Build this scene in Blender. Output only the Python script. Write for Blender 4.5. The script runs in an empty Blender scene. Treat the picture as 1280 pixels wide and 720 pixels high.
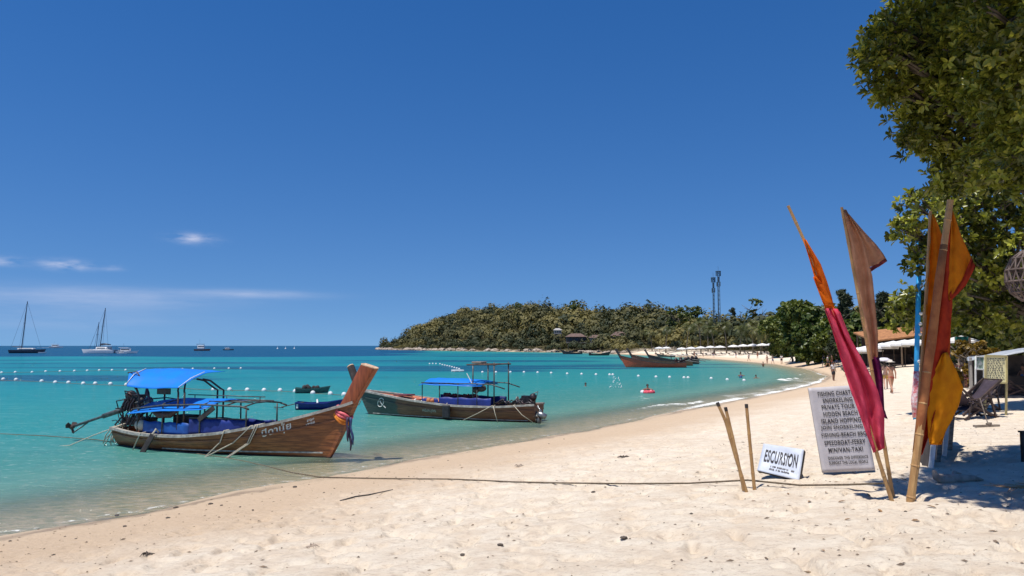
import bpy, bmesh, math, random
import numpy as np
from mathutils import Vector, Matrix, Quaternion, Euler

random.seed(7)
np.random.seed(7)
R = math.radians
scene = bpy.context.scene
C = scene.collection

# ------------------------------------------------------------------ camera
FOC = 924.0            # focal length in pixels of the 1280 x 720 photograph
HCAM = 3.5             # metres above the sea
PITCH = math.atan(72.0 / FOC)
cam_data = bpy.data.cameras.new('camera')
cam_data.sensor_width = 36.0
cam_data.lens = 36.0 * FOC / 1280.0
cam_data.clip_start = 0.1
cam_data.clip_end = 40000.0
cam = bpy.data.objects.new('camera', cam_data)
C.objects.link(cam)
cam.location = (0, 0, HCAM)
cam.rotation_euler = (R(90) + PITCH, 0, 0)
scene.camera = cam

# ------------------------------------------------------------------ sky, sun, exposure
SUN_DIR = Vector((-0.26, -0.24, 1.0)).normalized()
SUN_EL = math.asin(SUN_DIR.z)
SUN_ROT = math.atan2(SUN_DIR.x, SUN_DIR.y)
world = bpy.data.worlds.new('World')
scene.world = world
world.use_nodes = True
wn, wl = world.node_tree.nodes, world.node_tree.links
wn.clear()

def wmath(op, a, b=None, c=None, clamp=False):
    n = wn.new('ShaderNodeMath'); n.operation = op; n.use_clamp = clamp
    for i, v in enumerate((a, b, c)):
        if v is None: continue
        if isinstance(v, (int, float)): n.inputs[i].default_value = v
        else: wl.new(v, n.inputs[i])
    return n.outputs[0]

sky = wn.new('ShaderNodeTexSky')
sky.sky_type = 'NISHITA'
sky.sun_disc = False
sky.sun_elevation = SUN_EL
sky.sun_rotation = SUN_ROT
sky.altitude = 0.0
sky.air_density = 1.0
sky.dust_density = 0.0
sky.ozone_density = 2.6
hsv = wn.new('ShaderNodeHueSaturation')
hsv.inputs['Hue'].default_value = 0.510
hsv.inputs['Saturation'].default_value = 1.36
hsv.inputs['Value'].default_value = 0.90
wl.new(sky.outputs[0], hsv.inputs['Color'])
tc = wn.new('ShaderNodeTexCoord')
sep = wn.new('ShaderNodeSeparateXYZ')
wl.new(tc.outputs['Generated'], sep.inputs[0])
svec = wn.new('ShaderNodeCombineXYZ')          # clear dry air: the pale band at the horizon stays thin
wl.new(sep.outputs[0], svec.inputs[0]); wl.new(sep.outputs[1], svec.inputs[1])
wl.new(wmath('MULTIPLY_ADD', wmath('ABSOLUTE', sep.outputs[2]), 0.84, 0.15), svec.inputs[2])
snorm = wn.new('ShaderNodeVectorMath'); snorm.operation = 'NORMALIZE'
wl.new(svec.outputs[0], snorm.inputs[0])
wl.new(snorm.outputs[0], sky.inputs['Vector'])
az = wmath('ARCTAN2', sep.outputs[0], sep.outputs[1])
el = wmath('ARCSINE', sep.outputs[2])
comb = wn.new('ShaderNodeCombineXYZ')
wl.new(wmath('MULTIPLY', az, 9.0), comb.inputs[0])
wl.new(wmath('MULTIPLY', el, 75.0), comb.inputs[1])
cn = wn.new('ShaderNodeTexNoise')
cn.inputs['Scale'].default_value = 1.0
cn.inputs['Detail'].default_value = 7.0
cn.inputs['Roughness'].default_value = 0.62
wl.new(comb.outputs[0], cn.inputs['Vector'])
comb2 = wn.new('ShaderNodeCombineXYZ')
wl.new(wmath('MULTIPLY', az, 40.0), comb2.inputs[0])
wl.new(wmath('MULTIPLY', el, 130.0), comb2.inputs[1])
cn2 = wn.new('ShaderNodeTexNoise')
cn2.inputs['Scale'].default_value = 1.0
cn2.inputs['Detail'].default_value = 5.0
wl.new(comb2.outputs[0], cn2.inputs['Vector'])

def cloud_patch(a0, e0, wa, we):
    da = wmath('DIVIDE', wmath('SUBTRACT', az, R(a0)), R(wa))
    de = wmath('DIVIDE', wmath('SUBTRACT', el, R(e0)), R(we))
    d2 = wmath('ADD', wmath('MULTIPLY', da, da), wmath('MULTIPLY', de, de))
    return wmath('POWER', 2.718, wmath('MULTIPLY', d2, -1.0))

veil = None
for a0, e0, wa, we, s in [(-29.5, 3.3, 7.5, .62, .55), (-19.2, 3.75, 4.2, .28, .55), (-31, 1.8, 9, 1.0, .22),
                          (33, 2.6, 9, .6, .4), (62, 3.4, 16, .8, .5), (-64, 3.0, 16, .8, .5), (120, 3, 30, .8, .5), (-130, 3.2, 30, .8, .5)]:
    p = wmath('MULTIPLY', cloud_patch(a0, e0, wa, we), s)
    veil = p if veil is None else wmath('ADD', veil, p)
veil = wmath('MULTIPLY', veil, wmath('MULTIPLY_ADD', cn.outputs[0], 2.2, -.35, True))
puff = None
for a0, e0, wa, we, s in [(-23.5, 7.6, 1.25, .32, 1.0), (-31.2, 5.35, 1.3, .3, 1.0), (-35.2, 5.4, 1.5, .26, .85), (-28.6, 5.3, .7, .2, .4),
                          (58, 7, 2, .4, .9), (-70, 6.5, 2, .4, .9)]:
    p = wmath('MULTIPLY', cloud_patch(a0, e0, wa, we), s)
    puff = p if puff is None else wmath('ADD', puff, p)
puff = wmath('MULTIPLY', puff, wmath('MULTIPLY_ADD', cn2.outputs[0], 3.2, -1.1, True))
cl = wmath('MULTIPLY', wmath('ADD', veil, puff), 0.55, None, True)
mixc = wn.new('ShaderNodeMix'); mixc.data_type = 'RGBA'
wl.new(cl, mixc.inputs['Factor'])
wl.new(hsv.outputs[0], mixc.inputs['A'])
mixc.inputs['B'].default_value = (6.2, 6.3, 7.4, 1)
bg = wn.new('ShaderNodeBackground')
bg.inputs['Strength'].default_value = 0.098
wl.new(mixc.outputs['Result'], bg.inputs['Color'])
wo = wn.new('ShaderNodeOutputWorld')
wl.new(bg.outputs[0], wo.inputs['Surface'])

sun_data = bpy.data.lights.new('sun', 'SUN')
sun_data.energy = 4.5
sun_data.angle = R(0.5)
sun_data.color = (1.0, 0.955, 0.88)
sun = bpy.data.objects.new('sun', sun_data)
C.objects.link(sun)
sun.rotation_euler = SUN_DIR.to_track_quat('Z', 'Y').to_euler()
sun.location = (-10, -5, 60)

scene.view_settings.view_transform = 'Standard'
scene.view_settings.look = 'None'
scene.view_settings.exposure = 0.38
scene.view_settings.gamma = 1.0
scene.view_settings.use_curve_mapping = False
scene.render.engine = 'CYCLES'
scene.cycles.use_denoising = True
scene.cycles.max_bounces = 6
scene.cycles.diffuse_bounces = 3
scene.cycles.glossy_bounces = 3
scene.cycles.transparent_max_bounces = 10
scene.cycles.sample_clamp_indirect = 6.0

# ------------------------------------------------------------------ photo pixel -> direction / place
def ray(px, py):
    x = (px - 640.0) / FOC
    z = -(py - 360.0) / FOC
    c, s = math.cos(PITCH), math.sin(PITCH)
    return Vector((x, c - s * z, s + c * z))

def at(px, py, Y):
    d = ray(px, py)
    return Vector((0, 0, HCAM)) + d * (Y / d.y)

def sea(px, py, z=0.0):
    d = ray(px, py)
    return Vector((0, 0, HCAM)) + d * ((z - HCAM) / d.z)

# ------------------------------------------------------------------ noise and terrain
def _hash(ix, iy, seed):
    h = (ix * 374761393 + iy * 668265263 + seed * 1442695041) & 0xFFFFFFFF
    h = ((h ^ (h >> 13)) * 1274126177) & 0xFFFFFFFF
    return ((h ^ (h >> 16)) & 0xFFFF) / 65535.0

def vnoise(x, y, seed=0):
    x = np.asarray(x, float); y = np.asarray(y, float)
    ix = np.floor(x).astype(np.int64); iy = np.floor(y).astype(np.int64)
    fx = x - ix; fy = y - iy
    fx = fx * fx * (3 - 2 * fx); fy = fy * fy * (3 - 2 * fy)
    a = _hash(ix, iy, seed); b = _hash(ix + 1, iy, seed)
    c = _hash(ix, iy + 1, seed); d = _hash(ix + 1, iy + 1, seed)
    return (a * (1 - fx) + b * fx) * (1 - fy) + (c * (1 - fx) + d * fx) * fy

def fbm(x, y, oct=3, seed=0):
    t = 0.0; a = 1.0; n = 0.0
    for k in range(oct):
        t = t + a * vnoise(np.asarray(x) * 2 ** k, np.asarray(y) * 2 ** k, seed + k * 17); n += a; a *= .5
    return t / n

def sstep(a, b, x):
    t = np.clip((np.asarray(x, float) - a) / (b - a), 0, 1)
    return t * t * (3 - 2 * t)

SHORE = [(-400, -420), (-70, -70), (-30, -14), (-14.5, 7.5), (-9.6, 13.9), (-7.7, 16.2), (-6.65, 18.07), (-5.2, 20.0), (-4.0, 21.9), (-3.0, 23.4),
         (-1.1, 25.9), (1.93, 29.7), (6.2, 36.0), (12.8, 45.7), (21.4, 58.0), (29.0, 70.3), (36.0, 85.0), (43.0, 108.0),
         (48.7, 140.0), (51.5, 180.0), (53.0, 215.0), (51.0, 249.0), (44, 310), (36, 365), (8, 412), (-34, 480), (-62, 545), (-88, 590), (-116, 655),
         (-126, 700), (-104, 775), (40, 930), (600, 1200), (3000, 1500)]
CLOSE = [(3000, -1500), (-400, -1500)]
_poly = np.array(SHORE + CLOSE, float)
_seg_a = np.array(SHORE[:-1], float); _seg_b = np.array(SHORE[1:], float)

def shore_dist(x, y):
    x = np.asarray(x, float); y = np.asarray(y, float)
    d2 = np.full(x.shape, 1e18)
    for a, b in zip(_seg_a, _seg_b):
        ab = b - a; L2 = ab @ ab
        t = np.clip(((x - a[0]) * ab[0] + (y - a[1]) * ab[1]) / L2, 0, 1)
        dx = x - (a[0] + t * ab[0]); dy = y - (a[1] + t * ab[1])
        d2 = np.minimum(d2, dx * dx + dy * dy)
    ins = np.zeros(x.shape, bool)
    n = len(_poly); j = n - 1
    for i in range(n):
        xi, yi = _poly[i]; xj, yj = _poly[j]
        c = ((yi > y) != (yj > y)) & (x < (xj - xi) * (y - yi) / (yj - yi + 1e-12) + xi)
        ins ^= c; j = i
    return np.where(ins, 1.0, -1.0) * np.sqrt(d2)

def beach_profile(s):
    land = np.interp(s, [0, 1.2, 4, 9, 14, 18, 26, 60, 400], [0, .075, .34, .86, 1.36, 1.56, 1.72, 1.95, 2.5])
    seab = np.interp(-s, [0, 1, 3, 8, 20, 60, 200, 2000], [0, -.07, -.2, -.55, -1.3, -2.6, -5, -9])
    return np.where(s >= 0, land, seab)

def hill(x, y, s):
    h = 20.5 * sstep(250, 390, y) * sstep(6, 78, s)
    h = h * (0.94 + 0.12 * fbm(x / 50.0, y / 50.0, 2, 5)) * np.interp(x, [-120, -55, 5, 28, 62, 110], [1.30, 1.25, 1.17, .97, .76, .76])
    h = h * (1 - .62 * sstep(72, 118, np.asarray(x) - (np.asarray(y) - 430) * .2))
    return np.where(s > 0, h, 0)

def terrain(x, y, s=None, fine=True):
    x = np.asarray(x, float); y = np.asarray(y, float)
    if s is None: s = shore_dist(x, y)
    wob = (fbm(x / 3.1, y / 3.1, 2, 3) - .5) * 1.1 * np.exp(-(np.abs(s) / 5.0))
    steep = 1 + 1.0 * sstep(50, 66, y) * sstep(150, 110, y)          # the beach is narrow and steep where it turns
    z = beach_profile(np.where(s > 0, s * steep, s) + wob)
    z = z + hill(x, y, s)
    dry = sstep(1.5, 5.5, s)
    z = z + (fbm(x / 2.6, y / 2.6, 2, 11) - .5) * .10 * sstep(2, 9, s)
    if fine:
        near = 1.0 / (1.0 + (np.hypot(x, y) / 30.0) ** 2)
        foot = fbm(x / .30, y / .30, 2, 21)
        z = z - np.clip(.47 - foot, 0, 1) * .42 * dry * near
        z = z + (fbm(x / .13, y / .13, 2, 31) - .5) * .030 * dry * near
        z = z + (fbm(x / .5, y / .5, 2, 41) - .5) * .012 * near * sstep(-.5, 1, s)
    return z

def ground_z(x, y):
    return float(terrain(np.array([x]), np.array([y]), None, False)[0])

def ground_hit(px, py):
    d = ray(px, py)
    ts = np.geomspace(3.0, 900.0, 2500) / d.y
    X = d.x * ts; Y = d.y * ts; Z = HCAM + d.z * ts
    g = np.maximum(terrain(X, Y, None, False), 0.0)
    k = np.nonzero(Z <= g)[0]
    i = k[0] if len(k) else len(ts) - 1
    return Vector((X[i], Y[i], float(g[i])))

# ------------------------------------------------------------------ mesh helpers
def link(o, parent=None):
    C.objects.link(o)
    if parent is not None: o.parent = parent
    return o

def tag(o, label=None, cat=None, group=None, kind=None):
    if label: o['label'] = label
    if cat: o['category'] = cat
    if group: o['group'] = group
    if kind: o['kind'] = kind
    return o

def empty(name, loc=(0, 0, 0), rz=0.0):
    o = bpy.data.objects.new(name, None)
    o.empty_display_size = .2
    o.location = loc; o.rotation_euler = (0, 0, rz)
    return link(o)

def children(o):
    return [c for c in bpy.data.objects if c.parent == o]

def copy_tree(o, parent=None, kids=None):
    c = o.copy(); link(c)
    if parent is not None: c.parent = parent
    for ch in (kids[o] if kids else children(o)):
        copy_tree(ch, c, kids)
    return c

def mesh_np(name, V, F, mat=None, parent=None, attrs=None, smooth=False):
    V = np.asarray(V, np.float32); F = np.asarray(F, np.int32)
    k = F.shape[1]
    me = bpy.data.meshes.new(name)
    me.vertices.add(len(V)); me.vertices.foreach_set('co', V.ravel())
    me.loops.add(F.size); me.loops.foreach_set('vertex_index', F.ravel())
    me.polygons.add(len(F))
    me.polygons.foreach_set('loop_start', np.arange(0, F.size, k, dtype=np.int32))
    me.polygons.foreach_set('loop_total', np.full(len(F), k, np.int32))
    if smooth: me.polygons.foreach_set('use_smooth', np.ones(len(F), bool))
    me.update(calc_edges=True)
    if attrs:
        for an, av in attrs.items():
            a = me.attributes.new(an, 'FLOAT', 'POINT')
            a.data.foreach_set('value', np.asarray(av, np.float32))
    if mat: me.materials.append(mat)
    return link(bpy.data.objects.new(name, me), parent)

class MB:
    """collects simple solids; build() links them as ONE mesh object"""
    def __init__(s): s.v = []; s.f = []
    def add(s, vs, fs):
        b = len(s.v); s.v += [tuple(v) for v in vs]; s.f += [tuple(i + b for i in f) for f in fs]; return s
    def box(s, c, size, rot=None):
        hx, hy, hz = size[0] / 2, size[1] / 2, size[2] / 2
        m = rot if rot is not None else Matrix.Identity(3)
        vs = [Vector(c) + m @ Vector((x * hx, y * hy, z * hz)) for x in (-1, 1) for y in (-1, 1) for z in (-1, 1)]
        return s.add(vs, [(0, 1, 3, 2), (4, 6, 7, 5), (0, 4, 5, 1), (2, 3, 7, 6), (0, 2, 6, 4), (1, 5, 7, 3)])
    def beam(s, a, b, w, h, up=(0, 0, 1)):
        a = Vector(a); b = Vector(b); d = (b - a); L = d.length; d.normalize()
        u = Vector(up); sd = d.cross(u)
        if sd.length < 1e-4: sd = d.cross(Vector((1, 0, 0)))
        sd.normalize(); u = sd.cross(d)
        m = Matrix((d, sd, u)).transposed()
        return s.box((a + b) / 2, (L, w, h), m)
    def tube(s, pts, r, n=8, cap=True):
        pts = [Vector(p) for p in pts]
        rs = r if isinstance(r, (list, tuple)) else [r] * len(pts)
        base = len(s.v); ref = None
        for i, p in enumerate(pts):
            d = (pts[min(i + 1, len(pts) - 1)] - pts[max(i - 1, 0)]).normalized()
            if ref is None:
                ref = d.cross(Vector((0, 0, 1)))
                if ref.length < .1: ref = d.cross(Vector((1, 0, 0)))
            ref = (ref - d * ref.dot(d)).normalized()
            q = d.cross(ref)
            for k in range(n):
                a = 2 * math.pi * k / n
                s.v.append(tuple(p + (ref * math.cos(a) + q * math.sin(a)) * rs[i]))
        for i in range(len(pts) - 1):
            for k in range(n):
                a = base + i * n + k; b = base + i * n + (k + 1) % n
                s.f.append((a, b, b + n, a + n))
        if cap:
            s.f.append(tuple(base + k for k in range(n))[::-1])
            s.f.append(tuple(base + (len(pts) - 1) * n + k for k in range(n)))
        return s
    def lathe(s, prof, n=12, c=(0, 0, 0), m=None):
        base = len(s.v); m = m or Matrix.Identity(3); c = Vector(c)
        for (r, z) in prof:
            for k in range(n):
                a = 2 * math.pi * k / n
                s.v.append(tuple(c + m @ Vector((r * math.cos(a), r * math.sin(a), z))))
        for i in range(len(prof) - 1):
            for k in range(n):
                a = base + i * n + k; b = base + i * n + (k + 1) % n
                s.f.append((a, b, b + n, a + n))
        s.f.append(tuple(base + k for k in range(n))[::-1])
        s.f.append(tuple(base + (len(prof) - 1) * n + k for k in range(n)))
        return s
    def ball(s, c, r, nu=10, nv=6, sc=(1, 1, 1)):
        prof = [(math.sin(math.pi * (i + .001) / nv) * r, -math.cos(math.pi * i / nv) * r) for i in range(nv + 1)]
        prof[0] = (r * .02, -r); prof[-1] = (r * .02, r)
        return s.lathe(prof, nu, c, Matrix.Diagonal(Vector(sc)).to_3x3())
    def grid(s, P):
        base = len(s.v); nu = len(P); nv = len(P[0])
        for row in P: s.v += [tuple(p) for p in row]
        for i in range(nu - 1):
            for j in range(nv - 1):
                a = base + i * nv + j
                s.f.append((a, a + 1, a + nv + 1, a + nv))
        return s
    def build(s, name, mat=None, parent=None, smooth=False, bevel=0, solid=0):
        me = bpy.data.meshes.new(name)
        me.from_pydata(s.v, [], s.f); me.update()
        bm = bmesh.new(); bm.from_mesh(me)
        if bevel:
            try: bmesh.ops.bevel(bm, geom=list(bm.edges), offset=bevel, segments=1, affect='EDGES', clamp_overlap=True)
            except Exception: pass
        if solid:
            bmesh.ops.recalc_face_normals(bm, faces=bm.faces)
            bmesh.ops.solidify(bm, geom=list(bm.faces), thickness=solid)
        bmesh.ops.recalc_face_normals(bm, faces=bm.faces)
        bm.to_mesh(me); bm.free()
        if smooth:
            for p in me.polygons: p.use_smooth = True
        if mat: me.materials.append(mat)
        return link(bpy.data.objects.new(name, me), parent)

def shade_auto(o, ang=35):
    me = o.data
    for p in me.polygons: p.use_smooth = True
    try: me.set_sharp_from_angle(angle=R(ang))
    except Exception: pass
    return o

# ------------------------------------------------------------------ material helpers
class NT:
    def __init__(s, name):
        s.m = bpy.data.materials.new(name); s.m.use_nodes = True
        s.n = s.m.node_tree.nodes; s.l = s.m.node_tree.links; s.n.clear()
        s.out = s.n.new('ShaderNodeOutputMaterial')
    def put(s, inp, v):
        if v is None: return
        if hasattr(v, 'is_output') or isinstance(v, bpy.types.NodeSocket): s.l.new(v, inp)
        else: inp.default_value = v
    def math(s, op, a, b=None, c=None, clamp=False):
        n = s.n.new('ShaderNodeMath'); n.operation = op; n.use_clamp = clamp
        for i, v in enumerate((a, b, c)): s.put(n.inputs[i], v)
        return n.outputs[0]
    def sm(s, x, a, b, lo=0.0, hi=1.0):
        n = s.n.new('ShaderNodeMapRange'); n.interpolation_type = 'SMOOTHSTEP'
        s.put(n.inputs['Value'], x)
        n.inputs['From Min'].default_value = a; n.inputs['From Max'].default_value = b
        n.inputs['To Min'].default_value = lo; n.inputs['To Max'].default_value = hi
        return n.outputs[0]
    def noise(s, vec, scale, detail=4, rough=.55, dist=0.0):
        n = s.n.new('ShaderNodeTexNoise')
        n.inputs['Scale'].default_value = scale; n.inputs['Detail'].default_value = detail
        n.inputs['Roughness'].default_value = rough; n.inputs['Distortion'].default_value = dist
        s.put(n.inputs['Vector'], vec)
        return n.outputs['Fac']
    def coord(s, which='Object', scale=(1, 1, 1), rot=(0, 0, 0)):
        t = s.n.new('ShaderNodeTexCoord')
        mp = s.n.new('ShaderNodeMapping')
        mp.inputs['Scale'].default_value = scale; mp.inputs['Rotation'].default_value = rot
        s.l.new(t.outputs[which], mp.inputs['Vector'])
        return mp.outputs[0]
    def pos(s, scale=(1, 1, 1), rot=(0, 0, 0)):
        g = s.n.new('ShaderNodeNewGeometry')
        mp = s.n.new('ShaderNodeMapping')
        mp.inputs['Scale'].default_value = scale; mp.inputs['Rotation'].default_value = rot
        s.l.new(g.outputs['Position'], mp.inputs['Vector'])
        return mp.outputs[0]
    def attr(s, name):
        a = s.n.new('ShaderNodeAttribute'); a.attribute_name = name
        return a.outputs['Fac']
    def mix(s, f, a, b, blend='MIX'):
        n = s.n.new('ShaderNodeMix'); n.data_type = 'RGBA'; n.blend_type = blend
        s.put(n.inputs['Factor'], f); s.put(n.inputs['A'], a); s.put(n.inputs['B'], b)
        return n.outputs['Result']
    def ramp(s, f, stops, interp='LINEAR'):
        n = s.n.new('ShaderNodeValToRGB'); n.color_ramp.interpolation = interp
        e = n.color_ramp.elements
        while len(e) < len(stops): e.new(.5)
        for k, (p, c) in enumerate(stops):
            e[k].position = p; e[k].color = c if len(c) == 4 else (*c, 1)
        s.put(n.inputs[0], f)
        return n.outputs[0]
    def bump(s, h, strength=.3, dist=.02, normal=None):
        n = s.n.new('ShaderNodeBump')
        n.inputs['Strength'].default_value = strength; n.inputs['Distance'].default_value = dist
        s.put(n.inputs['Height'], h)
        if normal is not None: s.put(n.inputs['Normal'], normal)
        return n.outputs[0]
    def principled(s, color, rough=.6, metallic=0, normal=None, spec=.5):
        n = s.n.new('ShaderNodeBsdfPrincipled')
        s.put(n.inputs['Base Color'], color if not isinstance(color, tuple) else (*color[:3], 1))
        s.put(n.inputs['Roughness'], rough); s.put(n.inputs['Metallic'], metallic)
        n.inputs['Specular IOR Level'].default_value = spec
        if normal is not None: s.put(n.inputs['Normal'], normal)
        return n.outputs[0]
    def done(s, sh):
        s.l.new(sh, s.out.inputs['Surface']); return s.m

def c4(c): return (*c[:3], 1)

def simple(name, c1, c2=None, scale=6, rough=.6, bump=.15, metallic=0, spec=.4, stretch=(1, 1, 1), dirt=None, detail=5, bscale=None):
    t = NT(name)
    co = t.coord('Object', stretch)
    n = t.noise(co, scale, detail)
    c2 = c2 or tuple(v * .72 for v in c1)
    col = t.mix(t.sm(n, .32, .68), c4(c2), c4(c1))
    if dirt:
        d = t.noise(co, scale * .35, 6, .7)
        col = t.mix(t.math('MULTIPLY', t.sm(d, .5, .72), .75), col, c4(dirt))
    nb = t.noise(co, bscale or scale * 4, 4)
    return t.done(t.principled(col, t.sm(n, .2, .8, min(1, rough + .1), max(.05, rough - .1)), metallic, t.bump(nb, bump, .01), spec))
# ================================================================== THE SETTING
# ---- beach and sea bed: one sheet, finer where the beach is near
def polar_grid(r0, r1, nr, a_front, n_front, n_back, rad=None):
    rad = np.geomspace(r0, r1, nr) if rad is None else rad
    nr = len(rad)
    fr = np.linspace(-a_front, a_front, n_front)
    bk = np.linspace(a_front, 2 * math.pi - a_front, n_back + 2)[1:-1]
    ang = np.concatenate([fr, bk])
    A, Rr = np.meshgrid(ang, rad)
    X = Rr * np.sin(A); Y = Rr * np.cos(A)
    na = len(ang)
    i, j = np.meshgrid(np.arange(nr - 1), np.arange(na), indexing='ij')
    a = i * na + j; b = i * na + (j + 1) % na
    F = np.stack([a, b, b + na, a + na], -1).reshape(-1, 4)
    return X.ravel(), Y.ravel(), F[:, ::-1]

def mat_sand():
    t = NT('coral_sand')
    s = t.attr('shore')
    p = t.pos()
    big = t.noise(p, .35, 4)
    mid = t.noise(p, 2.2, 5, .6)
    fin = t.noise(t.pos((1, 1.6, 1), (0, 0, R(20))), 9, 7, .72)
    grain = t.noise(p, 90, 3, .7)
    dry = t.mix(t.sm(mid, .3, .7), c4((.70, .575, .435)), c4((.80, .70, .56)))
    dry = t.mix(t.math('MULTIPLY', t.sm(fin, .50, .66), .62), dry, c4((.50, .385, .285)))
    pit_shade = t.sm(t.noise(t.pos((1, 1.5, 1)), 26, 5, .75), .56, .70)
    dry = t.mix(t.math('MULTIPLY', pit_shade, .45), dry, c4((.40, .30, .215)))  # tiny shadows between the grains, painted into the sand colour
    firm = t.mix(t.sm(fin, .3, .75), c4((.62, .47, .325)), c4((.53, .39, .26)))
    swob = t.math('ADD', s, t.math('MULTIPLY_ADD', big, 5.0, -2.5))
    col = t.mix(t.sm(swob, 2.2, 7.5), firm, dry)
    s2 = t.math('ADD', s, t.math('MULTIPLY_ADD', t.noise(p, .8, 4), 1.2, -.6))
    wetf = t.sm(s2, .05, 1.6, 1.0, 0.0)
    wet = c4((.44, .335, .225))
    col = t.mix(t.math('MULTIPLY', wetf, .85), col, wet)
    # tide wrack: a thin dark line of weed crumbs
    wr = t.math('MULTIPLY', t.sm(t.math('ABSOLUTE', t.math('SUBTRACT', s2, .55)), .0, .22, 1, 0), t.sm(t.noise(p, 6, 5, .7), .5, .62))
    col = t.mix(t.math('MULTIPLY', wr, .55), col, c4((.16, .12, .085)))
    ln = t.math('MULTIPLY', t.sm(t.math('ABSOLUTE', t.math('SUBTRACT', s2, .38)), .0, .30, 1, 0), t.sm(t.noise(p, .22, 3, .5), .36, .55))
    col = t.mix(t.math('MULTIPLY', ln, .6), col, c4((.15, .11, .075)))
    # bits of broken shell, coral and leaf
    sp = t.math('MULTIPLY', t.sm(t.noise(p, 21, 2, .5), .69, .75), t.sm(t.noise(p, 1.1, 4, .6), .44, .64))
    col = t.mix(t.math('MULTIPLY', sp, .6), col, c4((.17, .12, .08)))
    # forest floor away from the beach
    col = t.mix(t.math('MAXIMUM', t.sm(s, 24, 34), t.attr('wooded')), col, t.mix(t.sm(mid, .35, .65), c4((.045, .042, .018)), c4((.085, .07, .032))))
    under = t.sm(s, -14, -1.5)
    col = t.mix(under, t.mix(t.sm(big, .35, .65), c4((.40, .44, .33)), c4((.62, .56, .40))), col)
    rough = t.math('MULTIPLY_ADD', wetf, -.38, .92)
    h = t.math('ADD', t.math('MULTIPLY', fin, 1.0), t.math('MULTIPLY', grain, .35))
    h = t.math('ADD', h, t.math('MULTIPLY', mid, 1.2))
    n = t.bump(t.math('MULTIPLY', h, t.math('MULTIPLY_ADD', wetf, -.75, 1.0)), .8, .08)
    return t.done(t.principled(col, rough, 0, n, .25))

X, Y, F = polar_grid(1.2, 4200, 0, R(43), 620, 60, np.concatenate([np.geomspace(1.2, 5.2, 12)[:-1], np.geomspace(5.2, 30, 360)[:-1], np.geomspace(30, 4200, 170)]))
sd = shore_dist(X, Y)
Z = terrain(X, Y, sd)
V = np.stack([X, Y, Z], 1)
cen = len(V)
V = np.vstack([V, [[0, 0, float(Z[:681].mean())]]])
beach = mesh_np('beach', V, F, mat_sand(), None, {'shore': np.append(sd, 20.), 'wooded': np.append(sstep(300, 345, Y) * sstep(2.5, 6, sd), 0.)}, True)
beach['kind'] = 'structure'

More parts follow.
